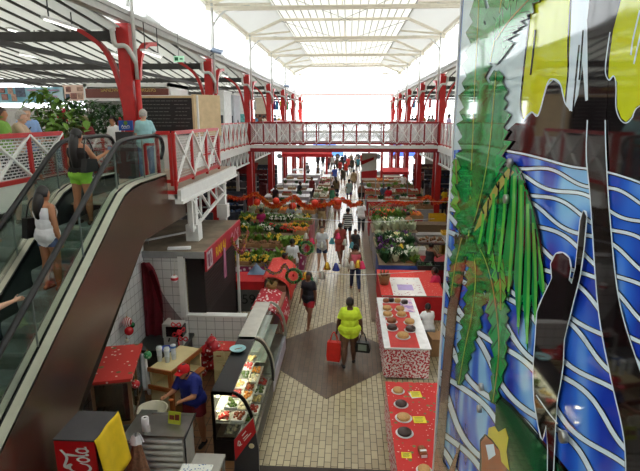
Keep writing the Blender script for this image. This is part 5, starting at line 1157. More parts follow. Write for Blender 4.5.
# deep left under gallery: dark stalls
for i, (x, y, c_, n_) in enumerate(((-6.6, 19.5, (70, 74, 84), 'slate'), (-6.8, 22.8, (120, 35, 45), 'maroon'), (-6.6, 25.5, (60, 66, 80), 'blue grey'), (-7.2, 29.2, (90, 90, 98), 'grey'), (-7.0, 32.4, (60, 60, 70), 'charcoal'), (-7.1, 36.5, (110, 45, 50), 'wine coloured'), (-6.9, 40.5, (78, 82, 95), 'steel grey'), (6.3, 23.5, (66, 66, 74), 'charcoal'), (6.5, 27, (110, 40, 48), 'maroon'), (6.6, 32, (64, 76, 105), 'navy'), (6.7, 37, (84, 84, 90), 'grey'), (6.5, 42, (100, 60, 60), 'brown red'))):
    t = thing('display_rack', '%s display rack of goods under the %s gallery, row %s' % (n_, 'left' if x < 0 else 'right', 'nearest second third fourth fifth sixth farthest'.split()[i if i < 7 else i-7]), 'rack', (x, y, 0))
    b = MB().box(-1.1, 1.1, -.35, .35, 0, .9).box(-1.1, 1.1, .25, .35, .9, 1.9)
    b.build('body', mat('rack_%d' % i, c_, .7, noise_amt=.5, scale=5), t)
    for z_ in (1.2, 1.55): MB().box(-1.1, 1.1, -.1, .25, z_, z_+.03).build('shelf_board', GTOP, t)
    b = MB(); rr_ = random.Random(i)
    for q in range(30): b.ell((rr_.uniform(-1, 1), rr_.uniform(-.25, .05), .95+rr_.choice((0, 0, .33, .68))), .08, 6, 4)
    b.build('goods', mat('rack_goods_%d' % (i % 4), ((150, 150, 160), (120, 50, 60), (60, 80, 120), (170, 150, 110))[i % 4], .6, noise_amt=.4), t)['kind'] = 'stuff'
for i, (x, y) in enumerate(((-9.5, 18), (-9.5, 22), (-9.8, 26), (-10, 31), (-10, 36), (-14, 24), (-14, 32))):
    t = thing('market_stall', 'dim grey stall under the left gallery, ' + ['nearest', 'second', 'third by the red post', 'fourth', 'farthest of the front row', 'back row near', 'back row far'][i], 'stall', (x, y, 0))
    MB().box(-1.6, 1.6, -.6, .6, .85, .92).build('table_top', GTOP, t); MB().box(-1.5, 1.5, -.5, .5, 0, .85).build('body', mat('dim_stall', (80, 82, 92), .7, noise_amt=.4, scale=3), t)
    for a_ in (-1.5, 1.5): MB().box(a_-.03, a_+.03, -.5, -.44, .92, 2.3).build('post', WHT, t)
    MB().box(-1.7, 1.7, -.7, .7, 2.3, 2.36).build('awning', [REDD, mat('slate_awning', (70, 80, 110), .7), GTOP][i % 3], t)
# ---- right rows
mtable('right flower table nearest the cake tables with blue edge crates', 1.08, 2.45, 16.3, 18.0, .85, BTOP, mat('blue_skirt', (50, 75, 150), .7))
scatter(1.15, 2.4, 16.4, 17.9, .85, lambda i, j: [['veg_dark', 'veg_pale', 'veg_dark', 'veg_light'], ['veg_dark', 'veg_dark', 'flower_white', 'veg_pale'], ['veg_light', 'flower_white', 'veg_dark', 'flower_white'], ['flower_purple', 'flower_purple', 'flower_yellow', 'flower_white'], ['flower_purple', 'flower_white', 'flower_yellow', 'flower_white']][j % 5][i % 4], .33, .33, 'nearest right flower table', 1.2, seed=41)
mtable('second right flower table, heaped with purple and white flowers', 1.05, 2.5, 18.5, 20.2, .88, BTOP, mat('grey_skirt', (150, 145, 150), .8))
scatter(1.12, 2.5, 18.6, 20.1, .88, ['flower_purple', 'flower_white', 'veg_dark', 'flower_cream', 'veg_pale', 'flower_purple'], .33, .36, 'second right table', 1.2, seed=42)
mtable('third right flower table with white lilies and greens', 1.05, 3.0, 21, 22.8, .9, BTOP, mat('grey_skirt', (150, 145, 150), .8))
scatter(1.12, 2.95, 21.1, 22.7, .9, ['veg_pale', 'flower_white', 'veg_pale', 'flower_cream', 'veg_light', 'flower_white'], .35, .38, 'third right table', 1.25, seed=43)
mtable('fourth right table with red and green plants under the orange garland', 1.05, 3.6, 23.8, 25.4, .9, BTOP, mat('red_skirt', (165, 30, 40), .8))
scatter(1.12, 3.5, 23.9, 25.3, .9, ['veg_dark', 'flower_red', 'veg_light', 'fruit_orange', 'flower_pink', 'veg_pale'], .38, .4, 'fourth right table', 1.2, seed=44)
for i, (y, lab) in enumerate(((26.4, 'fifth'), (29, 'sixth'), (31.6, 'seventh'), (34.4, 'eighth'), (37.4, 'ninth'), (41, 'tenth'), (45, 'eleventh'))):
    mtable('right market table, %s row from the viewer' % lab, 1.15, 4.55, y, y+1.3, .92, [GTOP, WTOP, BTOP][i % 3], [mat('grey_skirt', (150, 145, 150), .8), mat('red_skirt', (165, 30, 40), .8)][i % 2])
    if i < 5: scatter(1.2, 4.5, y+.1, y+1.2, .92, [['veg_dark', 'fruit_red', 'veg_pale', 'fruit_brown'], ['fruit_red', 'veg_dark', 'fruit_white'], ['fruit_white', 'fruit_red'], ['veg_light', 'fruit_brown'], ['fruit_white', 'fruit_orange']][i], .5, .5, '%s right table' % lab, 1, seed=50+i)
for i, (x, y) in enumerate(((8.5, 20), (8.5, 25), (9, 31), (9, 37), (13, 28))):
    t = thing('market_stall', 'dim stall under the right gallery, ' + ['nearest', 'second', 'third', 'farthest of the front row', 'back row'][i], 'stall', (x, y, 0))
    MB().box(-1.8, 1.8, -.6, .6, .85, .92).build('table_top', GTOP, t); MB().box(-1.7, 1.7, -.5, .5, 0, .85).build('body', mat('dim_stall', (1, 1, 1)), t)
    for a_ in (-1.6, 1.6): MB().box(a_-.03, a_+.03, -.5, -.44, .92, 2.3).build('post', WHT, t)
    MB().box(-1.9, 1.9, -.7, .7, 2.3, 2.4).build('awning', [REDD, mat('blue_awning', (45, 70, 150), .7), REDD][i % 3], t)
# red awnings
def awning(label, px0, px1, py0, py1, Y, m):
    a = at(px0, py1, Y=Y); c = at(px1, py0, Y=Y); w2 = (c.x-a.x)/2
    t = thing('awning', label, 'awning', ((a.x+c.x)/2, Y, 0))
    MB().grid(lambda u, v: ((u-.5)*2*w2, -.6+.8*v, a.z+(c.z-a.z)*(.35+.65*v)+.01*math.sin(u*30)), 16, 3).build('canopy', m, t, )
    MB().box(-w2, w2, -.62, -.6, a.z-.02, a.z+(c.z-a.z)*.4).build('valance', m, t)
    for x in (-w2+.05, w2-.05):
        MB().box(x-.03, x+.03, -.6, -.54, 0, a.z+.1).build('post', GREY, t)
awning('long red awning on the left beneath the footbridge', 283, 332, 149, 156, 36, mat('awning_red', (205, 30, 38), .6))
awning('low red awning on the left near the wall by the white girder', 240, 258, 163, 172, 31, REDD)
awning('red canopy strip over the right stalls beyond the flowers', 382, 408, 168, 173, 32, mat('awning_red', (1, 1, 1)))
# white and red striped banner
t = thing('banner', 'white banner with red diagonal band and red base hanging beside the aisle on right', 'banner', (at(369, 117, Y=29.5).x, 29.5, 0))
a = at(361.5, 180, Y=29.5); c = at(377, 153, Y=29.5)
MB().box(a.x, c.x, 29.5, 29.54, a.z, c.z).build('sheet', WHT, t, world=True); b = MB()
fz = lambda px, py: (at(px, py, Y=29.5).x, at(px, py, Y=29.5).z)
b.prism([fz(361.5, 161), fz(374, 157), fz(374, 159.5), fz(361.5, 165)], 'y', 29.48, 29.5).prism([fz(361.5, 171.5), fz(377, 170), fz(377, 178), fz(361.5, 178)], 'y', 29.48, 29.5); b.build('red_bands', mat('awning_red', (1, 1, 1)), t, world=True)
MB().box(a.x, a.x+.05, 29.54, 29.6, 0, c.z).box(c.x-.05, c.x, 29.54, 29.6, 0, c.z).build('post', GREY, t, world=True)
# far end clutter: street vans and signs
for i, (px, c_, lab) in enumerate(((290, (240, 240, 245), 'white van parked in the bright street left of the aisle'), (328, (70, 120, 200), 'blue van in the bright street straight ahead'), (368, (235, 235, 235), 'white car in the bright street right of the aisle'), (405, (60, 90, 180), 'blue van in the street at right'))):
    p = at(px, 152, Y=72); t = thing('van', lab, 'van', (p.x, 72, -.05)); w2 = 1.9
    MB().prism([(-2.2, .4), (2.2, .4), (2.2, 1.1), (1.6, 1.2), (1.1, 2.0), (-2.1, 2.0), (-2.2, 1.2)], 'y', -.9, .9).build('body', cm(c_), t)
    MB().prism([(1.0, 1.2), (1.5, 1.2), (1.0, 1.85), (.4, 1.85), (.4, 1.2)], 'y', -.92, -.9).box(-1.8, .3, -.92, -.9, 1.2, 1.8).build('window', mat('van_glass', (60, 75, 85), .1), t)
    for x in (-1.4, 1.4):
        MB().cyl((x, -.92, .38), (x, -.7, .38), .36, n=14).build('wheel', RUB, t)
p = at(239, 216, z=0); t = thing('white_post', 'thin white post with thicker base standing left of the garland', 'post', tuple(p)); MB().box(-.08, .08, -.08, .08, 1.2, 2.6).build('shaft', WHT, t); MB().box(-.17, .17, -.17, .17, 0, 1.2).build('base_box', WHT, t)
# ================================================================ GARLANDS
def garland(label, pts, r, ms, name='tinsel_garland', n=8, fl=.06, seed=0, dens=10):
    P = smoothpl(pts, n); rnd = random.Random(seed); t = thing(name, label, 'garland', tuple(P[len(P)//2]))
    MB().tube(P, r*.45, 6).build('cord', ms[0], t, world=True)
    for k_, m in enumerate(ms):
        b = MB()
        for i in range(len(P)-1):
            for q in range(dens//len(ms)):
                c = Vector(P[i]).lerp(Vector(P[i+1]), rnd.random()); d = Vector((rnd.gauss(0, 1), rnd.gauss(0, 1), rnd.gauss(0, 1))).normalized()*fl*rnd.uniform(.6, 1.2); s = d.cross(Vector((rnd.random(), rnd.random(), rnd.random()))).normalized()*fl*.25
                b.add([c-s, c+s, c+d+s*.5, c+d-s*.5], [(0, 1, 2, 3)])
        b.build('tinsel', m, t, world=True)
    return t
OR = mat('orange_red_tinsel', (225, 55, 25), .4); OY = mat('orange_gold_tinsel', (235, 130, 30), .4)
g = lambda pts, Y: [tuple(at(x, y, Y=Y)) for x, y in pts]
gl_ = garland('thick wavy red orange garland hung across the left flower stalls', g([(228, 197), (240, 199), (254, 194), (262, 199), (268, 205), (276, 206), (284, 202), (294, 197), (300, 203), (308, 207), (316, 206), (326, 205), (337, 201), (344, 200), (352, 205), (360, 203)], 22), .1, [OR, OY], fl=.13, dens=26, seed=1)
gr_ = garland('orange and gold garland hung across the right stalls', g([(386, 200), (396, 202), (408, 203), (420, 201), (428, 197), (436, 203), (446, 199), (456, 196)], 22.8), .08, [OR, OY], fl=.11, dens=24, seed=2)
MB().tube([tuple(at(228, 197, Y=22)), (XL, 20.5, 2.9)], .012, 4).build('tie_wire', GREY, gl_, world=True); MB().tube([tuple(at(456, 196, Y=22.8)), (XR, 20.6, 2.9)], .012, 4).build('tie_wire', GREY, gr_, world=True); MB().tube([tuple(at(386, 200, Y=22.8)), (1.1, 22.8, 1.6), (1.1, 22.8, .9)], .012, 4).build('tie_wire', GREY, gr_, world=True)
for i, (px, py) in enumerate(((257, 202), (276, 201), (293, 206), (315, 203), (338, 202))):
    p = at(px, py, Y=21.9); t = thing('paper_lantern', 'round red orange paper ball on the left garland, '+['leftmost', 'second from left', 'middle', 'fourth from left', 'rightmost'][i], 'ornament', tuple(p)); MB().ell((0, 0, 0), .16, 12, 8).build('ball', OR, t); MB().cyl((0, 0, .15), (0, 0, .22), .01, n=5).build('hook', GOLD, t)
GT = mat('gold_tinsel', (200, 165, 70), .3, .5); PT = mat('pink_tinsel', (205, 90, 140), .4)
garland('gold and pink garland looping off the kiosk sign', [(-3.05, 12.6, 2.6), (-2.95, 12.9, 2.2), (-2.9, 13.2, 2.05), (-2.9, 13.5, 2.15), (-2.85, 13.8, 2.5)], .05, [GT, PT], fl=.07, dens=18, seed=3)
MB().grid(lambda u, v: (-3.04+.03*math.sin(u*12), 11.8+.12*(u-.5)*(1+v), 2.55-.75*v), 6, 8).build('pink_streamer', mat('pink_tulle', (205, 130, 170), .6), solid=.008, label='pink streamer hanging down from the kiosk sign', cat='streamer')
garland('gold and blue tinsel over the sloping red dotted cloth', g([(262, 262), (266, 268), (272, 273), (280, 272), (284, 265), (288, 270)], 13.4), .04, [GT, mat('blue_tinsel', (40, 50, 150), .4)], fl=.06, dens=16, seed=4)
garland('magenta garland swagged along the front of the second left table', [(-4.6, 17.95, .8), (-4.1, 17.93, .62), (-3.5, 17.93, .8), (-2.9, 17.93, .6), (-2.3, 17.93, .82), (-1.9, 17.93, .65)], .04, [mat('magenta_tinsel', (190, 30, 80), .4)], fl=.06, dens=14, seed=5)
# wreaths
def wreath(label, px, py, Y, r):
    p = at(px, py, Y=Y); t = thing('wreath', label, 'wreath', tuple(p))
    b = MB(); b.tube([(r*math.cos(a/16*6.283), 0, r*math.sin(a/16*6.283)) for a in range(17)], r*.22, 8); b.build('ring', LEAF3, t)
    b = MB(); rnd = random.Random(4)
    for i in range(260):
        a = rnd.uniform(0, 6.283); c = Vector((r*math.cos(a), 0, r*math.sin(a))); d = Vector((rnd.gauss(0, 1), rnd.gauss(0, 1), rnd.gauss(0, 1))).normalized()*r*.42; s = d.cross(Vector((1, .3, .2))).normalized()*r*.07; b.add([c-s, c+s, c+d+s*.4, c+d-s*.4], [(0, 1, 2, 3)])
    b.build('green_tinsel', mat('green_tinsel', (60, 220, 95), .4), t)
    MB().ell((0, 0, r*.1), (r*.16, r*.1, r*.22), 8, 6).build('red_bow', mat('bow_red', (1, 1, 1)), t)
    for a in (30, 150, 270): MB().ell((r*math.cos(R(a)), -r*.3, r*math.sin(R(a))), r*.12, 8, 6).build('bauble', GOLD, t)
    MB().tube([(0, 0, r), (0, 0, 4.2-p.z)], .004, 4).build('string', GREY, t)
wreath('round green tinsel wreath hanging by the red dotted cloth, nearest', 293.5, 276, 13.6, .2)
wreath('second green wreath hanging farther off beside the white shirted person', 306, 248, 17.3, .22)
# bell strings across the aisle
def bells(label, y, z, x0, x1, pxs):
    t = thing('ornament_string', label, 'string of ornaments', ((x0+x1)/2, y, z)); MB().tube(smoothpl([(x0, y, z+.15), ((x0+x1)/2, y, z), (x1, y, z+.15)], 8), .008, 4).build('string', mat('white_string', (220, 220, 225), .5), t, world=True)
    for px, py, c_ in pxs:
        p = at(px, py, Y=y); b = MB().lathe([(.001, .13), (.045, .11), (.075, .02), (.11, -.07), (.115, -.1), (.001, -.08)], n=10, c=tuple(p)); m_ = {'s': SILV, 'g': GOLD, 'r': mat('gloss_pink', (225, 50, 100), .2), 'b': mat('gloss_blue', (50, 60, 140), .2), 't': mat('gloss_teal', (80, 150, 160), .2), 'e': mat('foil_green', (1, 1, 1))}[c_]; b.build('bell', m_, t, world=True)
bells('string of silver, gold, blue and pink bells across the aisle, nearer one', 14.2, 1.15, -1.9, 2.3, ((311, 280, 'e'), (315, 281, 's'), (322, 275, 's'), (327, 266, 'g'), (336, 267, 'b'), (346, 263, 's'), (352, 265, 's'), (358, 264, 'g'), (362, 265, 'r'), (305, 276, 'g')))
bells('string of pink, teal and silver ornaments across the aisle, farther one', 18.3, 1.9, -1.9, 3.2, ((306, 236, 's'), (312, 241, 'r'), (322, 245, 's'), (332, 241, 't'), (338, 236, 'r'), (345, 242, 's'), (352, 245, 't')))
MB().tube([(-1.7, 21.5, 2.25), (5, 21.5, 2.15)], .01, 4).build('wire', mat('white_string', (1, 1, 1)), label='thin pale wire spanning the aisle above the third row of flowers', cat='wire')
# ================================================================ RIGHT CAKE TABLES
CLR = patmat('red_lace_skirt', (226, 212, 212), (180, 34, 50), 'noise', 22, .5, .8, soft=.03)
t = mtable('cake table with lace patterned red and white skirt', .86, 1.84, 10.2, 13.35, .75, WHT, CLR)
MB().box(.84, 1.87, 10.18, 13.36, .752, .762).build('white_cloth', SKW, label='white cloth under the red runner on the cake table', cat='tablecloth')
MB().box(.98, 1.62, 10.22, 12.9, .763, .77).build('red_runner', mat('red_runner', (205, 62, 58), .75), label='plain red runner beneath the round cakes', cat='table runner')
MB().box(1.45, 1.78, 12.3, 13.2, .771, .776).build('lilac_cloth', patmat('lilac_print', (230, 200, 215), (170, 140, 200), 'noise', 5, .5, .8), label='pink and lilac printed cloth at the far corner of the cake table', cat='cloth')
def cake(label, px, py, r, m, ztop=.77, plate=True, hgt=.06, group=None):
    p = at(px, py, z=ztop); t = thing('cake', label, 'cake', (p.x, p.y, ztop), 0); r *= 1.12; hgt *= 1.25
    if plate: MB().lathe([(.001, 0), (r*1.2, .0), (r*1.3, .012), (r*1.2, .008), (.001, .006)], n=18).build('foil_plate', SKW, t)
    MB().lathe([(.001, .008), (r*.92, .008), (r, .02), (r*1.02, hgt*.7), (r*.94, hgt), (.001, hgt*1.05)], n=18).build('cake_body', m, t)
TAN = mat('golden_crust', (205, 160, 100), .6, noise_amt=.2, scale=30); CHO = mat('chocolate', (62, 42, 38), .45, noise_amt=.3, scale=30); BRC = mat('brown_crust', (150, 90, 55), .6, noise_amt=.25, scale=30)
for px, py, r, m, lab in ((386, 302, .075, BRC, 'small brown cake in the far left corner of the cake table'), (391, 301.5, .075, CHO, 'small chocolate cake, second in the farthest row'), (397.5, 302, .075, TAN, 'small golden cake, third in the farthest row'), (404.5, 303.5, .08, CHO, 'small dark cake at right end of the farthest row'),
    (387, 309.5, .1, TAN, 'golden round cake, left of the second row'), (400, 310, .1, TAN, 'golden round cake, right of the second row'), (387.5, 315.5, .1, TAN, 'golden round cake, left of the third row'), (401.5, 315.5, .1, TAN, 'golden round cake, right of the third row'),
    (391.5, 322, .105, BRC, 'brown round cake, left of the fourth row'), (409.5, 323, .105, TAN, 'golden topped round cake, right of the fourth row'), (392, 329, .105, CHO, 'dark chocolate cake, left of the fifth row'), (410.5, 330.5, .105, CHO, 'dark chocolate cake, right of the fifth row'), (403, 337, .12, TAN, 'nearest golden cake alone at front of the red runner')):
    cake(lab, px, py, r, m, hgt=.07)
t = mtable('long table under red star patterned cloth in right foreground', .78, 1.75, 4.6, 8.72, .75, WHT, CLR)
STAR = patmat('red_star_cloth', (235, 205, 190), (206, 44, 42), 'voronoi', 13, .15, .7, soft=.03, rgb3=(120, 120, 70))
MB().box(.76, 1.77, 4.58, 8.75, .752, .76).build('red_tablecloth', STAR, label='red cloth printed with pale stars and flowers on the foreground table', cat='tablecloth')
for px, py, r, m, lab in ((398, 391.5, .085, TAN, 'small golden pie, farthest on the red star cloth'), (401, 405, .09, CHO, 'chocolate pie on white plate next to the first yellow note'), (403.5, 418.5, .1, TAN, 'golden pie on white plate beside the middle yellow note'), (404.5, 433.5, .1, CHO, 'chocolate pie on white plate, nearer the viewer'), (424, 471, .08, TAN, 'golden cake cut by the bottom edge of the photo')):
    cake(lab, px, py, r, m, .762, hgt=.045)
def note(label, px, py, w_, h_, rz, two=False):
    p = at(px, py, z=.765); t = thing('paper_note', label, 'note', tuple(p), rz)
    if two: MB().cbox((-.02, -.02, .0), (w_, h_, .004), rz=.15).build('white_sheet', SKW, t)
    MB().cbox((0, 0, .006), (w_, h_, .004)).build('yellow_sheet', mat('yellow_paper', (240, 225, 60), .7), t)
    b = MB()
    for i in range(4): b.box(-w_*.38, w_*(.3-.07*(i % 2)), h_*(.3-.2*i)-.004, h_*(.3-.2*i)+.004, .0085, .0095)
    b.build('handwriting', mat('ink', (90, 90, 60), .7), t)
note('yellow note on white paper nearest the cake table', 416, 394.5, .19, .19, R(5), True); note('middle yellow note with handwriting beside the golden pie', 419.5, 420, .21, .19, R(3)); note('lowest yellow note near the wrapped loaf', 406.5, 455.5, .15, .13, R(-2))
p = at(422.5, 454, z=.765); t = thing('wrapped_loaf', 'brown loaf cake in clear wrap beside the lowest yellow note', 'cake', tuple(p), R(8)); MB().prism([(-.05, 0), (.05, 0), (.055, .06), (.03, .085), (-.03, .085), (-.055, .06)], 'y', -.09, .09).build('loaf', BRC, t); MB().box(-.045, .045, -.092, -.09, 0, .05).box(-.05, .05, -.05, -.01, .083, .087).build('label_band', SKW, t)
# third table with white patterned cloth and basket
mtable('red clothed table beyond the cakes holding a basket and a white patterned cloth', 1.0, 2.75, 13.5, 15.9, .78, WHT, mat('plain_red_cloth', (1, 1, 1)))
MB().box(.98, 2.8, 13.48, 15.92, .782, .79).build('red_tablecloth', REDW, label='red patterned cloth on the table beyond the cakes', cat='tablecloth')
WPAT = patmat('white_patterned_cloth', (190, 110, 135), (238, 234, 232), 'voronoi', 9, .22, .8, soft=.05)
MB().box(1.32, 2.25, 13.45, 15.1, .791, .797).build('white_patterned_cloth', WPAT, label='white cloth with small pink flowers spread over the red table', cat='cloth')
MB().box(1.5, 1.95, 13.9, 14.4, .798, .801).build('lilac_motif', mat('lilac', (185, 165, 215), .8), label='lilac cloth piece in the centre of the white patterned cloth', cat='cloth')
p = at(384, 284, z=.79); t = thing('basket', 'tall wicker basket standing at the aisle corner of the red table', 'basket', tuple(p)); MB().lathe([(.001, 0), (.13, 0), (.17, .22), (.19, .3), (.17, .3), (.15, .2), (.001, .02)], n=14).build('basket_body', patmat('wicker', (120, 90, 55), (170, 135, 90), 'wave', 20, .5, .8), t)
b = MB(); rnd = random.Random(3)
for i in range(14): a_ = rnd.uniform(0, 6.28); b.tube([(.08*math.cos(a_), .08*math.sin(a_), .25), (.13*math.cos(a_), .13*math.sin(a_), .42)], .018, 5)
b.build('woven_goods', BRC, t)
px_person('woman in bright pink red top and maroon trousers sitting behind the red table', 436, 305, rz=R(75), h=1.62, pose=dict(SIT), skin='brown', hair='black', top=('tee', (205, 40, 85)), bot=('trousers', (85, 30, 60)), vox=.018, fem=True)
t = thing('stool', 'dark stool under the woman in pink red', 'stool', tuple(at(440, 302, z=0)+Vector((0, 0, -0)))); MB().cyl((0, 0, .4), (0, 0, .44), .17, n=14).build('seat', DKG, t)
for a_ in range(4): MB().cyl((.13*math.cos(a_*1.57), .13*math.sin(a_*1.57), 0), (.1*math.cos(a_*1.57), .1*math.sin(a_*1.57), .4), .015, n=6).build('leg', STEEL, t)
px_person('small seated child in white top with back turned beside the cake table', 427, 345, rz=R(10), h=1.35, pose=dict(SIT, hip=.62), skin='brown', hair='black', top=('tee', (235, 235, 238)), bot=('trousers', (50, 50, 60)), vox=.02)
t = thing('carton', 'brown cardboard carton under the cake table edge at right', 'box', tuple(at(436, 352, z=0)), R(8)); MB().box(-.2, .2, -.25, .25, 0, .45).build('carton_body', mat('cardboard', (175, 135, 95), .8), t); MB().box(-.2, -.05, -.26, .26, .45, .46).build('flap', mat('cardboard', (1, 1, 1)), t)
t = thing('stool', 'grey box stool beneath the child in white', 'stool', tuple(at(427, 346, z=0))); MB().box(-.16, .16, -.16, .16, .04, .48).build('seat', mat('grey_box', (110, 112, 115), .6), t); MB().box(-.14, .14, -.14, .14, 0, .04).build('foot', BLK, t)
def crate(label, px, py, zt, sx, sy, h, m, rz=0, inner=None, ground=False):
    p = at(px, py, z=zt)
    if ground: h += zt; zt = 0
    t = thing('crate', label, 'crate', (p.x, p.y, zt), rz)
    MB().box(-sx/2, sx/2, -sy/2, sy/2, 0, .02).box(-sx/2, -sx/2+.02, -sy/2, sy/2, 0, h).box(sx/2-.02, sx/2, -sy/2, sy/2, 0, h).box(-sx/2, sx/2, -sy/2, -sy/2+.02, 0, h).box(-sx/2, sx/2, sy/2-.02, sy/2, 0, h).build('crate_body', m, t)
    MB().box(-sx/2-.01, sx/2+.01, -sy/2-.01, -sy/2+.02, h-.03, h).build('rim', m, t)
    if inner:
        b = MB(); rnd = random.Random(int(px))
        for i in range(26): b.ell((rnd.uniform(-sx*.4, sx*.4), rnd.uniform(-sy*.4, sy*.4), h*.6), .05, 6, 4)
        b.build('goods', inner, t)['kind'] = 'stuff'
YC = mat('yellow_crate', (225, 175, 30), .5); BC = mat('black_crate', (40, 42, 46), .5)
t = thing('counter', 'red fronted counter behind the red clothed table', 'counter', (3.4, 17.2, 0)); MB().box(2.6, 4.6, 16.9, 17.9, .05, .8).build('body', mat('deep_red_front', (150, 20, 32), .7), t, world=True); MB().box(2.6, 4.55, 16.95, 17.85, 0, .05).build('plinth', BLK, t, world=True)
crate('black crate on the red counter, left one', 426, 268, .8, .6, .5, .15, BC, inner=LEAF3); crate('black crate on the red counter, right one', 438, 268, .8, .5, .5, .15, BC)
crate('wicker tray of garlic coloured goods on the red counter', 413.5, 263, .8, .55, .45, .12, crw, inner=fm('white_fruit', (1, 1, 1)))
t = thing('counter', 'grey metal work table behind the flower tables on right', 'counter', (3.6, 20.2, 0)); MB().box(2.9, 4.5, 19.3, 21.2, .82, .88).build('top', GTOP, t, world=True)
for x in (2.95, 4.45):
    for y in (19.35, 21.15): MB().box(x-.03, x+.03, y-.03, y+.03, 0, .82).build('leg', GREY, t, world=True)
crate('yellow crate beside second right table', 402, 242, .6, .5, .5, .32, YC, ground=True); crate('large metal tray of root vegetables on the grey work table', 431, 241, .89, 1.1, 1.3, .1, STEEL, inner=fm('brown_fruit', (1, 1, 1)))
crate('yellow crate beyond the grey work table', 437, 220, .7, .8, .5, .3, YC, ground=True); crate('yellow crate at right edge by the painted panel', 446, 238, .7, .4, .5, .3, YC, ground=True)
crate('shallow white crate of pale produce beside the grey work table', 416, 251, .9, .7, .5, .12, WHT, ground=True, inner=fm('white_fruit', (1, 1, 1)))
t = thing('counter', 'brown draped counter behind the bare shouldered seller', 'counter', (3.4, 23.4, 0)); MB().box(2.8, 4.6, 22.6, 23.4, .04, .9).build('body', mat('brown_drape', (120, 98, 74), .8), t, world=True); MB().box(2.85, 4.55, 22.65, 23.35, 0, .04).build('plinth', BLK, t, world=True)
px_person('bare shouldered seller with back turned among the right flower tables', 408, 247, rz=R(30), h=1.6, pose=dict(STAND, lean=10), skin='tan', hair='black', top=('tank', (190, 140, 105)), bot=('shorts', (60, 50, 50)), vox=.025)
px_person('seller in black top beside pale produce near the grey work table', 428, 285, rz=R(-40), h=1.5, pose=dict(REACH), skin='brown', hair='black', top=('tank', (40, 36, 38)), bot=('trousers', (40, 40, 45)), vox=.025, fem=True)
# ================================================================ PEOPLE ON THE GROUND FLOOR
t, J = px_person('woman in neon yellow T-shirt walking away across the brown floor diamond', 349, 364, rz=R(3), h=1.66, pose=dict(legL=-9, knL=14, legR=9, knR=5, abL=16, abR=16, elL=6, elR=6, spL=4, spR=2), skin='dark', hair='black', top=('tee', (218, 245, 60)), bot=('shorts', (104, 74, 54)), vox=.012, build=1.45, fem=True, shoes=(35, 35, 38))
T_ = t
def handpt(t, v): return t.matrix_basis @ Vector(v) if 0 else Vector(t.location)+Matrix.Rotation(t.rotation_euler.z, 3, 'Z') @ (Vector(v)*t.scale[0])
h = handpt(t, J['haL']); tb_ = thing('tote_bag', 'bright red tote bag carried in the left hand of the woman in yellow', 'bag', (h.x-.06, h.y, h.z-.62))
MB().prism([(-.15, -.08), (.15, -.08), (.17, .05), (.15, .4), (-.15, .4), (-.17, .05)], 'x', -.06, .08).build('bag_body', mat('tote_red', (222, 42, 30), .6), tb_, )
tb_.rotation_euler.z = R(78)
for s in (-.05, .07): MB().tube(smoothpl([(s, -.1, .38), (s*.4, -.05, .58), (s*.2, 0, .64), (s*.4, .05, .58), (s, .1, .38)], 5), .01, 6).build('handle', mat('tote_red', (1, 1, 1)), tb_)
h = handpt(t, J['haR']); tb_ = thing('handbag', 'black handbag with grey side in the right hand of the woman in yellow', 'bag', (h.x+.02, h.y, h.z-.46), R(80))
MB().prism([(-.17, 0), (.17, 0), (.19, .07), (.14, .24), (-.14, .24), (-.19, .07)], 'x', -.07, .07).build('bag_body', BLK, tb_); MB().box(-.075, -.07, -.1, .1, .05, .2).build('grey_side', mat('grey_leather', (130, 140, 128), .5), tb_)
for s in (-.05, .05): MB().tube(smoothpl([(s, -.09, .24), (s*.3, -.04, .42), (0, 0, .48), (s*.3, .04, .42), (s, .09, .24)], 5), .01, 6).build('handle', BLK, tb_)
P_ = px_person
P_('person in dark patterned shirt and red shorts walking beside the counters', 309, 325, rz=R(160), h=1.6, pose=dict(legL=24, knL=6, legR=-18, knR=20), skin='brown', top=('tee', (38, 38, 48)), bot=('shorts', (165, 25, 40)), vox=.02)
P_('woman in pink top and dark blue jeans walking away down the aisle', 355, 290, rz=R(5), h=1.62, pose=WALK, skin='brown', top=('tank', (225, 110, 130)), bot=('trousers', (38, 48, 82)), vox=.02, fem=True, build=1.05)
P_('man in white printed tank top and blue shorts facing the viewer', 322, 268, rz=R(178), h=1.68, pose=dict(WALK2), skin='light', hair='brown', top=('tee', (210, 215, 220)), bot=('shorts', (52, 66, 105)), vox=.02)
P_('man in white T-shirt seen from behind at the left flower tables', 293, 284, rz=R(10), h=1.62, pose=STAND, skin='brown', top=('tee', (222, 226, 232)), bot=('shorts', (60, 60, 70)), vox=.02)
P_('bare chested dark haired seller behind the nearer green wreath', 283, 298, rz=R(-80), h=1.5, pose=dict(REACH), skin='brown', top=('tank', (40, 36, 40)), bot=('shorts', (45, 40, 50)), vox=.025)
P_('woman in rust red dress walking along the aisle centre', 340, 263, rz=R(20), h=1.66, pose=WALK2, skin='brown', top=('tee', (150, 62, 52)), bot=('skirt', (150, 66, 54)), vox=.025, fem=True)
P_('dark haired child in black and white top following the striped shirt man', 355, 262, rz=R(175), h=1.35, pose=STAND, skin='brown', top=('tee', (60, 60, 62)), bot=('shorts', (60, 58, 60)), vox=.025)
P_('man in black and white striped shirt with dark shorts walking away', 347.5, 243, rz=R(0), h=1.68, pose=WALK, skin='brown', top=('tee', (200, 200, 200)), bot=('shorts', (42, 48, 60)), vox=.02, build=1.05, shirtmat=patmat('striped_shirt', (40, 45, 50), (210, 212, 210), 'wave', 3.4, .5, .8, vec=(0, 0, 1)))
P_('man in plain white shirt and dark trousers at the right aisle edge', 361, 233, rz=R(0), h=1.68, pose=WALK2, skin='brown', top=('tee', (238, 238, 240)), bot=('trousers', (50, 54, 62)), vox=.025)
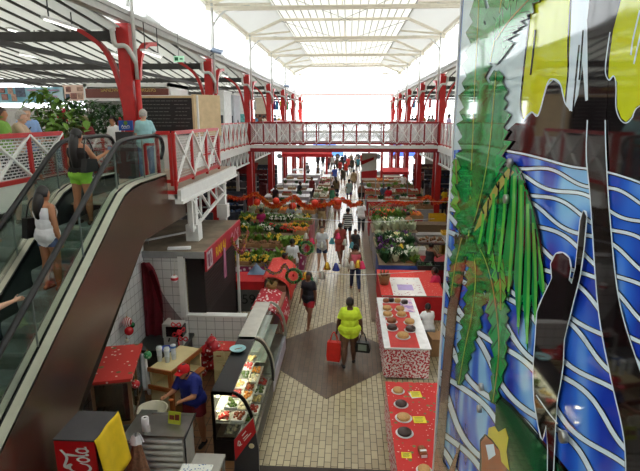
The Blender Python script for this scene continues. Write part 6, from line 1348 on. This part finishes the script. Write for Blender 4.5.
P_('woman in brown top and light skirt left of the aisle centre', 322, 229, rz=R(170), h=1.6, pose=STAND, skin='brown', top=('tank', (92, 62, 48)), bot=('skirt', (175, 150, 110)), vox=.025, fem=True)
P_('person in orange top among the red garland bells in the aisle', 337, 222, rz=R(0), h=1.62, pose=STAND, top=('tee', (215, 90, 60)), bot=('shorts', (190, 150, 150)), vox=.03)
P_('man in pale teal shirt and blue shorts walking away', 349, 204, rz=R(0), h=1.7, pose=WALK, top=('tee', (150, 175, 172)), bot=('shorts', (35, 50, 110)), vox=.03, build=1.05)
P_('woman with dark hair in brown dress left of the teal shirt man', 336, 200, rz=R(10), h=1.65, pose=WALK2, top=('tee', (105, 88, 62)), bot=('skirt', (42, 52, 70)), vox=.03, fem=True, hairlen=.2)
P_('girl in green dress beside the woman in brown', 332, 208, rz=R(10), h=1.45, pose=STAND, top=('tank', (70, 140, 105)), bot=('skirt', (70, 140, 105)), vox=.03, fem=True)
P_('woman in brown top and black skirt right of the teal shirt man', 361, 206, rz=R(0), h=1.6, pose=WALK, top=('tank', (135, 95, 75)), bot=('shorts', (28, 28, 32)), vox=.03, fem=True)
P_('man in khaki shirt and brown shorts ahead of the teal shirt man', 353.5, 191, rz=R(0), h=1.72, pose=WALK2, top=('tee', (170, 150, 115)), bot=('shorts', (90, 75, 60)), vox=.03)
P_('man in bright blue shirt at left side of the far aisle', 334.5, 186, rz=R(0), h=1.7, pose=WALK, top=('tee', (60, 85, 165)), bot=('trousers', (50, 50, 70)), vox=.03)
P_('woman in dark floral dress in front of the khaki shirt man', 343, 186, rz=R(0), h=1.65, pose=WALK, top=('tee', (75, 65, 55)), bot=('skirt', (70, 62, 52)), vox=.03, fem=True)
far = [(340, 176, (150, 45, 45), 'wine red'), (346, 178, (200, 60, 50), 'red'), (348, 172, (215, 75, 70), 'coral'), (337, 172, (90, 85, 80), 'grey brown'), (352, 174, (60, 55, 50), 'black'), (358, 172, (50, 120, 140), 'teal'), (342, 169, (40, 40, 50), 'charcoal'), (333, 170, (190, 190, 190), 'pale grey'), (351, 168, (150, 130, 110), 'tan'), (328, 171, (120, 60, 70), 'plum'), (356, 168, (235, 235, 235), 'white'), (345, 167, (80, 100, 160), 'denim blue'), (323, 168, (60, 60, 70), 'slate'), (331, 166, (170, 90, 60), 'copper'), (362, 168, (180, 50, 60), 'cherry'), (318, 169, (45, 45, 55), 'ink dark')]
for i, (px, py, c_, n_) in enumerate(far): P_('distant shopper in %s top in the crowd at the far end of the aisle' % n_, px, py, rz=R((0, 170, 20, -30)[i % 4]), h=1.6+.03*(i % 5), pose=[WALK, WALK2, STAND][i % 3], top=('tee', c_), bot=('trousers', (45, 48, 60)), vox=.045)
sell = [(262, 243, 'magenta', (190, 40, 110), 'seller in magenta top among the left flower rows'), (291, 236, 'x', (140, 145, 150), 'grey shirted seller behind the third left table, left one'), (299, 237, 'x', (170, 170, 168), 'pale grey shirted seller behind the third left table, right one'), (299, 206, 'x', (35, 32, 36), 'dark clothed seller behind the white tables left of the aisle'), (312, 200, 'x', (120, 40, 42), 'seller in maroon top at the small aisle table, left side'), (388, 213, 'x', (205, 30, 48), 'seller in bright red top behind the right tables'), (383, 210, 'x', (90, 100, 130), 'seller in blue grey beside the red topped seller'), (416, 196, 'x', (40, 60, 100), 'seller in navy with white collar at right beyond the garland'), (431, 200, 'x', (52, 52, 56), 'seller in charcoal standing by the right red column'), (395, 228, 'x', (150, 60, 60), 'small person in red brown sitting among the right flowers'), (444, 215, 'x', (225, 200, 40), 'person in yellow and blue right of the red column'), (258, 190, 'x', (60, 130, 90), 'person in green under the left gallery'), (266, 186, 'x', (50, 50, 58), 'dark figure under the left gallery by the red columns'), (249, 216, 'x', (70, 75, 80), 'grey clothed person at left behind the white post'), (276, 212, 'x', (60, 40, 50), 'dark haired seller behind the garland at left'), (403, 196, 'x', (235, 235, 235), 'person in white at the right far stalls'), (424, 190, 'x', (130, 60, 50), 'person in brick red at the right far stalls'), (308, 180, 'x', (110, 110, 115), 'grey clothed shopper among far left tables'), (318, 183, 'x', (90, 80, 75), 'brown clothed shopper among far left tables')]
for i, (px, py, _, c_, lab) in enumerate(sell): P_(lab, px, py, rz=R((0, 180, 60, -90, 150)[i % 5]), h=1.62, pose=[STAND, REACH][i % 2], top=('tee', c_), bot=('trousers', (45, 45, 55)), vox=.03)
# ================================================================ PAINTED GLASS PANEL, RIGHT FOREGROUND
PX = .8
PY1 = at(463, 0, X=PX).y
def pq(p, k): v = at(p[0], p[1], X=PX); return (PX-.0005*k, max(.505, min(v.y, PY1-.004)), max(1.21, min(7.89, v.z)))
def gloss(name, rgb, na=.05, grad=None):
    m = mat('print_'+name, rgb, .04, noise_amt=na, scale=2.5, spec=.9); return m
def gradmat(name, c0, c1, c2, scale=1.0):
    m = bpy.data.materials.new('print_'+name); m.use_nodes = True; n = m.node_tree.nodes; l = m.node_tree.links; b = n['Principled BSDF']
    b.inputs['Roughness'].default_value = .04; b.inputs['Specular IOR Level'].default_value = .9
    tc = n.new('ShaderNodeTexCoord'); mp = n.new('ShaderNodeMapping'); mp.inputs['Rotation'].default_value = (R(35), 0, 0); mp.inputs['Scale'].default_value = (1, 2.2, 1.0); t = n.new('ShaderNodeTexNoise'); t.inputs['Scale'].default_value = scale; t.inputs['Detail'].default_value = 0
    l.new(tc.outputs['Object'], mp.inputs[0]); l.new(mp.outputs[0], t.inputs['Vector']); r = n.new('ShaderNodeValToRGB'); e = r.color_ramp.elements
    e[0].position = .38; e[0].color = (*lin(c0), 1); e[1].position = .66; e[1].color = (*lin(c2), 1); x = e.new(.52); x.color = (*lin(c1), 1)
    l.new(t.outputs['Fac'], r.inputs[0]); l.new(r.outputs[0], b.inputs['Base Color']); return m
panel = thing('painted_panel', 'tall glossy panel painted with palms, moon, waves and two dark silhouettes', 'panel', (PX, (PY1+.6)/2, 0))
MB().box(PX, PX+.03, .5, PY1, 1.2, 7.9).build('glass_sheet', gloss('backing', (60, 110, 200)), panel, world=True)
MB().box(PX-.012, PX+.05, PY1, PY1+.035, 1.2, 7.9).build('edge_trim', WHT, panel, world=True)
MB().box(PX+.04, PX+.16, PY1-.2, PY1-.08, 0, 7.9).box(PX+.04, PX+.16, .6, .72, 0, 7.9).box(PX+.04, PX+.16, .6, PY1-.1, 4.0, 4.15).box(PX, PX+.1, .5, PY1, 1.1, 1.2).build('support_frame', GREY, panel, world=True)
mats_ = [gradmat('sea', (26, 58, 178), (50, 115, 225), (140, 200, 245), 2.2), gloss('sky', (206, 226, 230), .08), gloss('yellow_moon', (206, 216, 40)), gloss('mountain_black', (26, 22, 24)), gloss('pale_blue', (222, 238, 248)), gloss('outline', (12, 16, 30)),
         gloss('palm_green', (24, 150, 72), .3), gloss('palm_light', (100, 190, 80), .3), gloss('palm_trunk', (120, 92, 78), .3), gloss('island_green', (22, 84, 48), .2), gloss('orange_brown', (165, 88, 50), .2), gloss('deep_blue', (26, 44, 140), .15), gloss('tan_vein', (178, 165, 90)), gloss('lilac_print', (130, 110, 190), .2), gloss('yellow_hair', (220, 205, 70))]
SEA, SKY, MOON, BLK_, PALE, OUT, PG, PL, TRK, ISL, ORB, DPB, VEIN, LIL, YH = range(15)
art = MB()
LC = {}
def dep(lay): LC[int(lay*2)] = LC.get(int(lay*2), 0)+1; return lay+(LC[int(lay*2)] % 12)*.035
def poly(pts, k, lay):
    lay = dep(lay)
    art.k = k; tri = tessellate_polygon([[Vector((p[0], p[1], 0)) for p in pts]]); art.add([pq(p, lay) for p in pts], [tuple(t) for t in tri])
def rib(pts, wd, k, lay, n=6):
    art.k = k; lay = dep(lay); strokes(art, [smoothpl(pts, n)], lambda q: pq(q, lay), wd)
def edge(y): return 463-32*y/471+.6
# ground: sea, sky
poly([(edge(-60), -60), (700, -60), (760, 560), (edge(560), 560)], SEA, 1)
poly([(edge(-60), -60), (705, -60), (720, 215), (640, 182), (607, 170), (590, 168), (570, 165), (545, 158), (520, 152), (497, 147), (edge(150), 150)], SKY, 2)
# moon lobes and dark mountains
poly([(533, -60), (530, 20), (523, 80), (521, 109), (524, 121), (532, 112), (539, 115), (548, 84), (554, 79), (561, 84), (565, 101), (568, 104), (569, 68), (572, 30), (574, -60)], MOON, 3)
poly([(640, 182), (607, 170), (590, 168), (570, 165), (545, 158), (520, 152), (497, 147), (508, 130), (516, 123), (523, 123), (532, 113), (539, 116), (548, 86), (554, 80), (561, 85), (566, 104), (573, 111), (579, 95), (584, 60), (588, 100), (590, 30), (606, -60), (640, -60), (720, -60), (720, 215)], BLK_, 4)
poly([(628, -60), (618, 15), (612, 32), (608, 60), (607, 72), (610, 79), (615, 75), (618, 82), (618, 107), (622, 118), (627, 122), (632, 117), (637, 107), (650, 100), (720, 70), (720, -60)], MOON, 5)
rib([(611, 32), (607, 60), (606.5, 73), (610, 80), (614.5, 76), (617, 84), (617, 107), (621, 119), (627, 123), (633, 118), (638, 108), (655, 99)], 1.1, PALE, 6)
# pale drips
poly([(574, -60), (571, 40), (567, 103), (570, 111), (574, 110), (579, 92), (583, 60), (586, 101), (589, 100), (590, 40), (604, -60)], PALE, 5)
for a in ([(573, -20), (569, 40), (569, 70), (566, 103)], [(580, 45), (577, 75), (574, 108), (573, 118)], [(584, 30), (582, 58), (580, 80)]): rib(a, 1.6, OUT, 6)
rib([(536, -20), (530, 20), (523, 82), (521, 108), (524, 121)], 1.4, OUT, 6); rib([(523, 122), (532, 112), (539, 115), (548, 84), (554, 79), (561, 84), (566, 103), (573, 111)], 1.3, PALE, 6)
for a in ([(641, 10), (634, 40), (632, 55)], [(645, 20), (638, 50), (635, 64)], [(536, 30), (533, 60), (531, 75)]): rib(a, 1.6, OUT if a[0][0] < 600 else PALE, 6)
# waves: crossing ribbons with dark outlines
def wave(pts, w_=3.2): rib(pts, w_+2.2, OUT, 3 if 0 else 7); rib(pts, w_, PALE, 8)
wave([(490, 148), (520, 153), (545, 159), (570, 166), (590, 169), (612, 173), (645, 184), (690, 205)], 2)
y0 = 161.0
for k in range(34):
    sp_ = 9.5+min(k, 14)*.95; sl = min(.2+k*.075, 1.5); am = sp_*.36; wl = 11+min(k, 12)*1.1; ph = (k % 2)*math.pi
    pts = []
    x = 425.0
    while x < 700:
        yb = y0+sl*(x-500)+.0006*(x-500)**2*(1 if k < 8 else 0); s_ = (x-500)*math.sqrt(1+sl*sl)
        o = am*math.sin(s_/wl+ph+.5*math.sin(k*1.7)); n_ = math.sqrt(1+sl*sl)
        px_, py_ = x-o*sl/n_, yb+o/n_
        if (py_ > 158+.25*max(0, px_-560)) and py_ < 520: pts.append((px_, py_))
        x += 5.0/(1+sl*.6)
    if len(pts) > 4: rib(pts, 3.0+min(k, 12)*.14+1.9, OUT, 7, 2); rib(pts, 3.0+min(k, 12)*.14, PALE, 8, 2)
    y0 += sp_*math.sqrt(1+sl*sl)*.98
# palm trunks
poly([(589, 120), (607, 120), (608, 157), (612, 220), (621, 300), (640, 364), (665, 430), (680, 540), (628, 540), (626, 440), (613, 380), (600, 310), (592, 200), (588, 157)], BLK_, 10)
rib([(589, 120), (588, 157), (592, 200), (600, 310), (613, 380), (626, 440), (628, 500)], 1.2, PALE, 11); rib([(607, 120), (608, 157), (612, 220), (621, 300), (640, 364), (665, 430)], 1.2, PALE, 11)
poly([(588, 20), (597, -60), (640, -60), (622, 0), (614, 30), (610, 60), (607, 120), (589, 120)], BLK_, 5.5)
tp = [(431, 520), (442, 520), (442, 471), (449, 390), (457, 310), (466, 262), (472, 238), (462, 236), (457, 262), (449, 310), (442, 390), (433, 471)]
poly([(x-1 if i > 5 else x+1, y) for i, (x, y) in enumerate(tp)], OUT, 11); poly(tp, TRK, 12)
for i in range(34): y = 250+i*8; x = 467-(y-250)*.135; rib([(x-5, y), (x, y+1.5), (x+4, y)], .5, OUT, 13, 2)
for i in range(12): a = i*2.4; art.k = OUT; art.ell(pq((462+6*math.cos(a), 240+9*math.sin(a*1.3)), 14), (.001, .035, .045), 8, 5)
for i in range(9): a = i*2.1; art.k = TRK; art.ell(pq((463+5*math.cos(a), 240+8*math.sin(a*1.3)), 15), (.001, .022, .03), 8, 5)
def frond(sp, wl, wr, k=PG, vein=VEIN, n=12, lay=16, lean=.9):
    """serrated leaf: pointed overlapping lobes either side of a mid rib, leaning to the tip"""
    P = smoothpl(sp, 10); N = len(P)
    def at_(f): i = min(N-1, max(0, int(f*(N-1)))); return P[i]
    def lobes(grow, col, l_):
        for s, wd in ((1, wl), (-1, wr)):
            for j in range(n):
                f0 = j/n; f1 = min(1, (j+1.25)/n); a = at_(f0); c = at_(f1); d = (c[0]-a[0], c[1]-a[1]); q = math.hypot(*d) or 1; ux, uy = d[0]/q, d[1]/q; nx, ny = -uy*s, ux*s
                u = (j+.5)/n; w_ = wd*1.12*(.35+.65*math.sin(math.pi*min(1, .18+u*.82)))*(1 if j % 2 else .86)
                tx, ty = a[0]+nx*w_+ux*w_*lean, a[1]+ny*w_+uy*w_*lean
                m1 = (a[0]+nx*w_*.5-ux*.5, a[1]+ny*w_*.5-uy*.5); m2 = (c[0]+nx*w_*.36+ux*w_*.15, c[1]+ny*w_*.36+uy*w_*.15)
                pts = [(a[0]-nx*.6, a[1]-ny*.6), m1, (tx, ty), m2, (c[0]-nx*.6, c[1]-ny*.6)]
                if grow:
                    cx = sum(p[0] for p in pts)/5; cy = sum(p[1] for p in pts)/5
                    pts = [(p[0]+(p[0]-cx)/(math.hypot(p[0]-cx, p[1]-cy)+.01)*grow, p[1]+(p[1]-cy)/(math.hypot(p[0]-cx, p[1]-cy)+.01)*grow) for p in pts]
                poly(pts, col, l_)
                if not grow: rib([(a[0]+nx*w_*.15, a[1]+ny*w_*.15), ((m1[0]+m2[0])/2*.4+tx*.6, (m1[1]+m2[1])/2*.4+ty*.6)], .5, OUT, l_+.5, 2)
    lobes(.8, OUT, lay); lobes(0, k, lay+1)
    rib(sp, 1.8, OUT, lay+2, 8); rib(sp, 1.0, vein, lay+3, 8)
# fronds: two tall vertical, one top right, side sprays, the big arching one
frond([(463, 238), (457, 262), (452, 296)], 6, 8, PG, n=8, lay=14)
frond([(470, 236), (463, 214), (458, 180), (457, 160)], 9, 9, PL, n=8, lay=14)
frond([(470, 235), (472, 190), (474, 140), (476, 90), (479, 30), (482, -50)], 16, 15, n=17, lay=16)
frond([(474, 230), (484, 190), (491, 150), (495, 110), (498, 72)], 20, 15, n=11, lay=20)
frond([(492, 62), (500, 20), (508, -30)], 18, 16, n=7, lay=18)
frond([(498, 40), (514, 18), (545, -14)], 13, 15, n=8, lay=22)
frond([(472, 238), (477, 270), (474, 310), (466, 350), (460, 384)], 10, 12, PG, n=13, lay=16)
frond([(474, 236), (488, 262), (497, 300), (501, 350), (495, 402)], 11, 13, PG, n=14, lay=20)
# lilac flowers behind
for i in range(16): a = i*2.4; rib([(488+9*math.cos(a), 268+20*math.sin(a*1.7)), (488+12*math.cos(a), 273+22*math.sin(a*1.7))], 1.4, LIL, 15, 2)
# arching frond with hanging blades
arch = smoothpl([(474, 234), (484, 206), (498, 180), (512, 164), (522, 170), (530, 190), (537, 215), (542, 240)], 8)
jag = [(545, 262), (547, 300), (541, 282), (539, 330), (534, 296), (530, 352), (525, 296), (521, 335), (516, 272), (511, 300), (505, 256), (501, 280), (496, 246), (491, 262), (487, 240), (481, 252), (477, 238)]
shape = list(arch)+jag
def grow(pts, g_): cx, cy = 514, 232; return [(x+(x-cx)/math.hypot(x-cx, y-cy)*g_, y+(y-cy)/math.hypot(x-cx, y-cy)*g_) for x, y in pts]
poly(grow(shape, 2.0), OUT, 23); poly(shape, PG, 25)
poly([(476, 232), (485, 207), (499, 183), (511, 168), (517, 172), (507, 184), (495, 202), (485, 224)], VEIN, 26)
for i, (bx, by) in enumerate(jag[1:-1]):
    f = 1-i/15; ax_, ay_ = arch[int(6+f*(len(arch)-9))]
    ax_ += 0; ay_ += 7
    if i % 2: rib([(ax_, ay_), ((ax_+bx)/2+1, (ay_+by)/2-3), (bx, by-1)], 1.5, OUT, 28, 4)
    else: rib([(ax_, ay_+4), ((ax_+bx)/2+1, (ay_+by)/2-3), (bx, by-8)], 2.6, PL, 27, 4)
for i in range(9): ax_, ay_ = arch[int(8+i*4.2)]; rib([(ax_, ay_+1.5), (ax_+2.5, ay_+8)], 1.6, OUT, 29, 2)
# second drooping frond hanging right down to the sea
frond([(496, 246), (502, 275), (503, 310)], 8, 8, PL, n=7, lay=21)
# woman silhouette reaching up
sil = [(588, 211), (591, 216), (588, 250), (584, 277), (578, 300), (573, 320), (568, 340), (567, 365), (564, 385), (561, 400), (559, 430), (557, 475), (555, 520), (551, 520), (552, 450), (550, 425), (546, 440), (542, 425), (538, 400), (537, 370), (539, 340), (541, 312), (547, 297), (553, 285), (556, 278), (555, 264), (560, 254), (567, 253), (573, 258), (575, 268), (573, 280), (576, 284), (580, 268), (583, 240), (585, 220)]
rib(sil+[sil[0]], 2.0, PALE, 29, 3); poly(sil, BLK_, 30)
rib([(540, 395), (552, 412), (562, 424)], 1.2, PALE, 31)
# island, seated figure
isl = [(497, 392), (502, 400), (512, 408), (526, 424), (545, 446), (566, 471), (600, 520), (484, 520), (490, 471), (496, 440)]
poly([(x+1.5, y-3) for x, y in isl], OUT, 9); poly(isl, ISL, 12)
poly([(481, 440), (486, 434), (493, 438), (499, 446), (506, 440), (510, 452), (511, 471), (512, 520), (478, 520), (481, 460)], OUT, 13); poly([(482, 442), (487, 436), (493, 441), (499, 449), (505, 444), (508, 456), (509, 520), (480, 520), (483, 460)], ORB, 14)
poly([(490, 428), (496, 426), (500, 432), (507, 428), (510, 438), (508, 452), (511, 471), (503, 462), (501, 450), (494, 440), (489, 436)], YH, 15)
poly([(487, 445), (495, 444), (497, 455), (490, 460)], PALE, 15)
poly([(431, 437), (438, 442), (444, 462), (450, 470), (456, 455), (462, 442), (461, 448), (457, 464), (452, 520), (430, 520)], OUT, 14); poly([(432, 440), (437, 444), (443, 464), (450, 473), (457, 456), (460, 446), (456, 466), (451, 520), (431, 520)], ORB, 15)
art.build('printed_picture', mats_, panel, world=True)
for px, py in ((512, 163), (508, 199), (483, 387), (481, 409), (566, 437)):
    p = at(px, py, X=PX-.02); MB().cyl((PX-.02, p.y, p.z), (PX-.04, p.y, p.z), .022, n=14).build('steel_standoff', STEEL, panel, world=True)

# drop prototypes no stall used
for k_, p_ in PROT.items():
    if k_ not in used:
        for c_ in list(p_.children): bpy.data.objects.remove(c_)
        bpy.data.objects.remove(p_)
